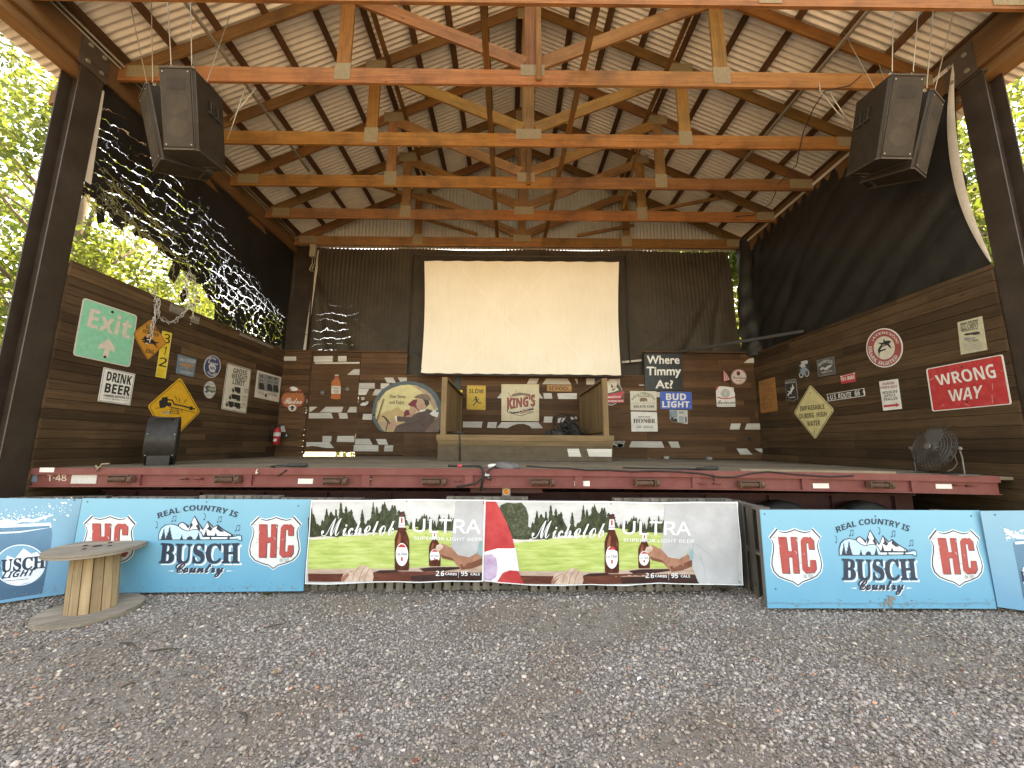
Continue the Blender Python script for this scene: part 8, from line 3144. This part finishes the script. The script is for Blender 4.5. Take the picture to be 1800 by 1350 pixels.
for (x0, y0, x1, y1, lb) in ((210, 1130, 240, 1137, 'thin dark twig on the gravel, topmost of the three twigs'), (262, 1145, 318, 1141, 'dark twig on the gravel lying left to right, middle of three'), (212, 1208, 238, 1201, 'short dark twig nearest the bottom left corner'), (422, 1252, 432, 1276, 'stubby grey stick pointing at the viewer'), (467, 1104, 497, 1097, 'faint long twig half buried in the dirt')):
    mb = MB()
    a, b = A(x0, y0, Z=.025), A(x1, y1, Z=.03)
    m_ = a.lerp(b, .5) + Vector((.01, .02, .004))
    mb.tube([a, a.lerp(m_, .5) + Vector((0, .006, 0)), m_, b], [.006, .009, .008, .004], 6)
    o = mb.build('twig', 'twig_brown', None, tuple(m_))
    tag(o, lb, 'twig')
# dry weed in front of the left billboard and a few green ones along the pallets
def weed(x, y, mat, n, h, spread, seed, label, flop=.5, Z=.0):
    rw_ = random.Random(seed)
    p = A(x, y, Z=Z)
    mb = MB()
    for k in range(n):
        a = rw_.uniform(0, 6.28)
        L_h = h * rw_.uniform(.5, 1)
        d = Vector((math.cos(a), math.sin(a) * .5, 0)) * spread * rw_.uniform(.3, 1)
        w_ = rw_.uniform(.003, .006) * (1.6 if 'green' in label else 1)
        prev = None
        for q in range(6):
            t__ = q / 5
            c = p + d * t__ ** 1.4 + Vector((0, 0, L_h * (t__ - flop * t__ ** 2.4)))
            sd_ = Vector((-d.y, d.x, 0)).normalized() * w_ * (1 - t__ * .9) if d.length else Vector((w_, 0, 0))
            row = (mb.bm.verts.new(c + sd_ + Vector((.002, 0, 0))), mb.bm.verts.new(c - sd_))
            if prev:
                mb.face((prev[0], prev[1], row[1], row[0]), 0, None, 1, True)
            prev = row
    o = mb.build('weed', mat, None, tuple(p))
    tag(o, label, 'weed', None)
    return o


leaf_mat('leaf_green', (.075, .120, .030), (.13, .175, .055), .5)
leaf_mat('leaf_yellow_green', (.10, .145, .038), (.18, .215, .075), .5)
leaf_mat('leaf_deep', (.05, .085, .02), (.09, .125, .032), .5)
leaf_mat('weed_dry', (.17, .16, .10), (.24, .22, .13), .3)
leaf_mat('weed_green', (.07, .10, .035), (.11, .15, .05), .3)
weed(310, 1036, 'weed_dry', 16, .16, .22, 4, 'dry grassy weed against the foot of the left billboard', .75)
for (x, y, sd_, lb) in ((558, 1035, 5, 'low green weed under the left end of the first golf banner'), (842, 1034, 6, 'low green weed under the seam of the two golf banners'), (470, 1047, 7, 'tuft of low green weed at the right foot of the left billboard'), (1660, 1066, 9, 'tuft of dry green weed at the foot of the right billboard'), (1270, 1040, 8, 'small green weed under the grey shirt end of the second golf banner')):
    weed(x, y, 'weed_green', 60, .07, .11, sd_, lb, .4)

# ================================================================== TREES AROUND THE PAVILION
M('bark', (.15, .115, .085), rough=.9, wear=.2, scale=5, bump=.5)


def leaf_cloud(n, seed, rx, ry, rz, size, clumps):
    rng = np.random.default_rng(seed)
    cl = rng.normal(0, 1, (clumps, 3))
    cl /= np.linalg.norm(cl, axis=1)[:, None]
    cl *= (rng.uniform(.25, 1, (clumps, 1)) ** .45)
    which = rng.integers(0, clumps, n)
    off = rng.normal(0, 1, (n, 3))
    off /= np.linalg.norm(off, axis=1)[:, None]
    off *= rng.uniform(0, 1, (n, 1)) ** .5 * rng.uniform(.12, .30, clumps)[which][:, None]
    P = (cl[which] + off) * np.array([rx, ry, rz])
    a = rng.normal(0, 1, (n, 3)); a /= np.linalg.norm(a, axis=1)[:, None]
    b = np.cross(a, rng.normal(0, 1, (n, 3))); b /= np.linalg.norm(b, axis=1)[:, None]
    s_ = size * rng.uniform(.55, 1.3, (n, 1))
    a, b = a * s_, b * s_ * .55
    c = np.cross(a, b); c = c / np.linalg.norm(c, axis=1)[:, None] * s_ * .16
    V = np.stack([P - a, P + b * .9 + c, P + a, P - b * .9 + c], 1).reshape(-1, 3)
    return V


def tree(loc, h, crown, n, seed, mat, label, size=.13, lean=0.0, clumps=90, cz=None):
    t = empty('tree', loc)
    tag(t, label, 'tree', None)
    rx, ry, rz = crown
    cz = cz if cz is not None else h - rz * .9
    V = leaf_cloud(n, seed, rx, ry, rz, size, clumps) + np.array([lean, 0, cz])
    o = np_mesh('crown', V, np.arange(len(V)), 4, mat, t)
    rn_ = random.Random(seed)
    mb = MB()
    L = Vector(loc)
    pts = [L + Vector((lean * k / 7 * .9 + rn_.uniform(-.1, .1), rn_.uniform(-.1, .1), (cz + rz * .4) * k / 7)) for k in range(8)]
    mb.tube(pts, [.034 * h * .6 * (1 - k / 9) + .02 for k in range(8)], 10)
    for k in range(11):
        i = rn_.randint(3, 6)
        a = rn_.uniform(0, 6.28)
        r__ = rn_.uniform(.45, .85)
        e = pts[i] + Vector((rx * r__ * math.cos(a), ry * r__ * math.sin(a), rz * rn_.uniform(.1, .7)))
        m_ = pts[i].lerp(e, .5) + Vector((0, 0, -.2))
        mb.tube([pts[i], m_, e], [.06, .04, .012], 6)
    mb.build('trunk', 'bark', t)
    return t


TREES = [((-10.8, 8.9, 0), 12, (2.6, 3.0, 4.8), 17000, 1, 'leaf_yellow_green', 'sunlit yellow-green tree close outside the left steel column', .085, .2, 120, 6.2),
         ((-13.4, 13.0, 0), 9.5, (3.2, 3.2, 3.6), 13000, 2, 'leaf_yellow_green', 'bright green tree seen through the hole of the torn tarp', .10, 0, 120, 5.4),
         ((-9.8, 15.0, 0), 7.5, (2.4, 2.4, 2.6), 9000, 3, 'leaf_yellow_green', 'lower leafy tree behind the rear end of the torn tarp', .10, 0, 80, 4.2),
         ((-16.0, 8.6, 0), 14, (3.6, 4.0, 5.6), 12000, 4, 'leaf_green', 'tall shaded tree farthest left, behind the yellow-green one', .12, 0, 100, 7.2),
         ((11.2, 7.0, 0), 12, (2.6, 3.0, 4.4), 14000, 5, 'leaf_yellow_green', 'pale green tree outside the right steel column', .09, 0, 110, 6.6),
         ((12.8, 12.5, 0), 14, (3.8, 3.8, 5.8), 14000, 6, 'leaf_green', 'green tree behind the gap at the right rear corner', .12, 0, 90, 7.0),
         ((7.7, 13.9, 0), 13, (2.5, 2.2, 5.2), 20000, 7, 'leaf_yellow_green', 'leafy tree glimpsed past the right end of the back curtain', .13, 0, 90, 7.6),  # crown placed and thickened to stop sun entering the rear corner gap
         ((-4.5, 17.5, 0), 10, (3.6, 2.6, 4.6), 14000, 8, 'leaf_green', 'leafy tree behind the plank door and the left half of the curtain', .14, 0, 80, 5.0),
         ((2.2, 18.5, 0), 11, (3.8, 2.8, 5.0), 12000, 9, 'leaf_green', 'leafy tree straight behind the white screen', .15, 0, 80, 5.2)]
for a in TREES:
    tree(*a)
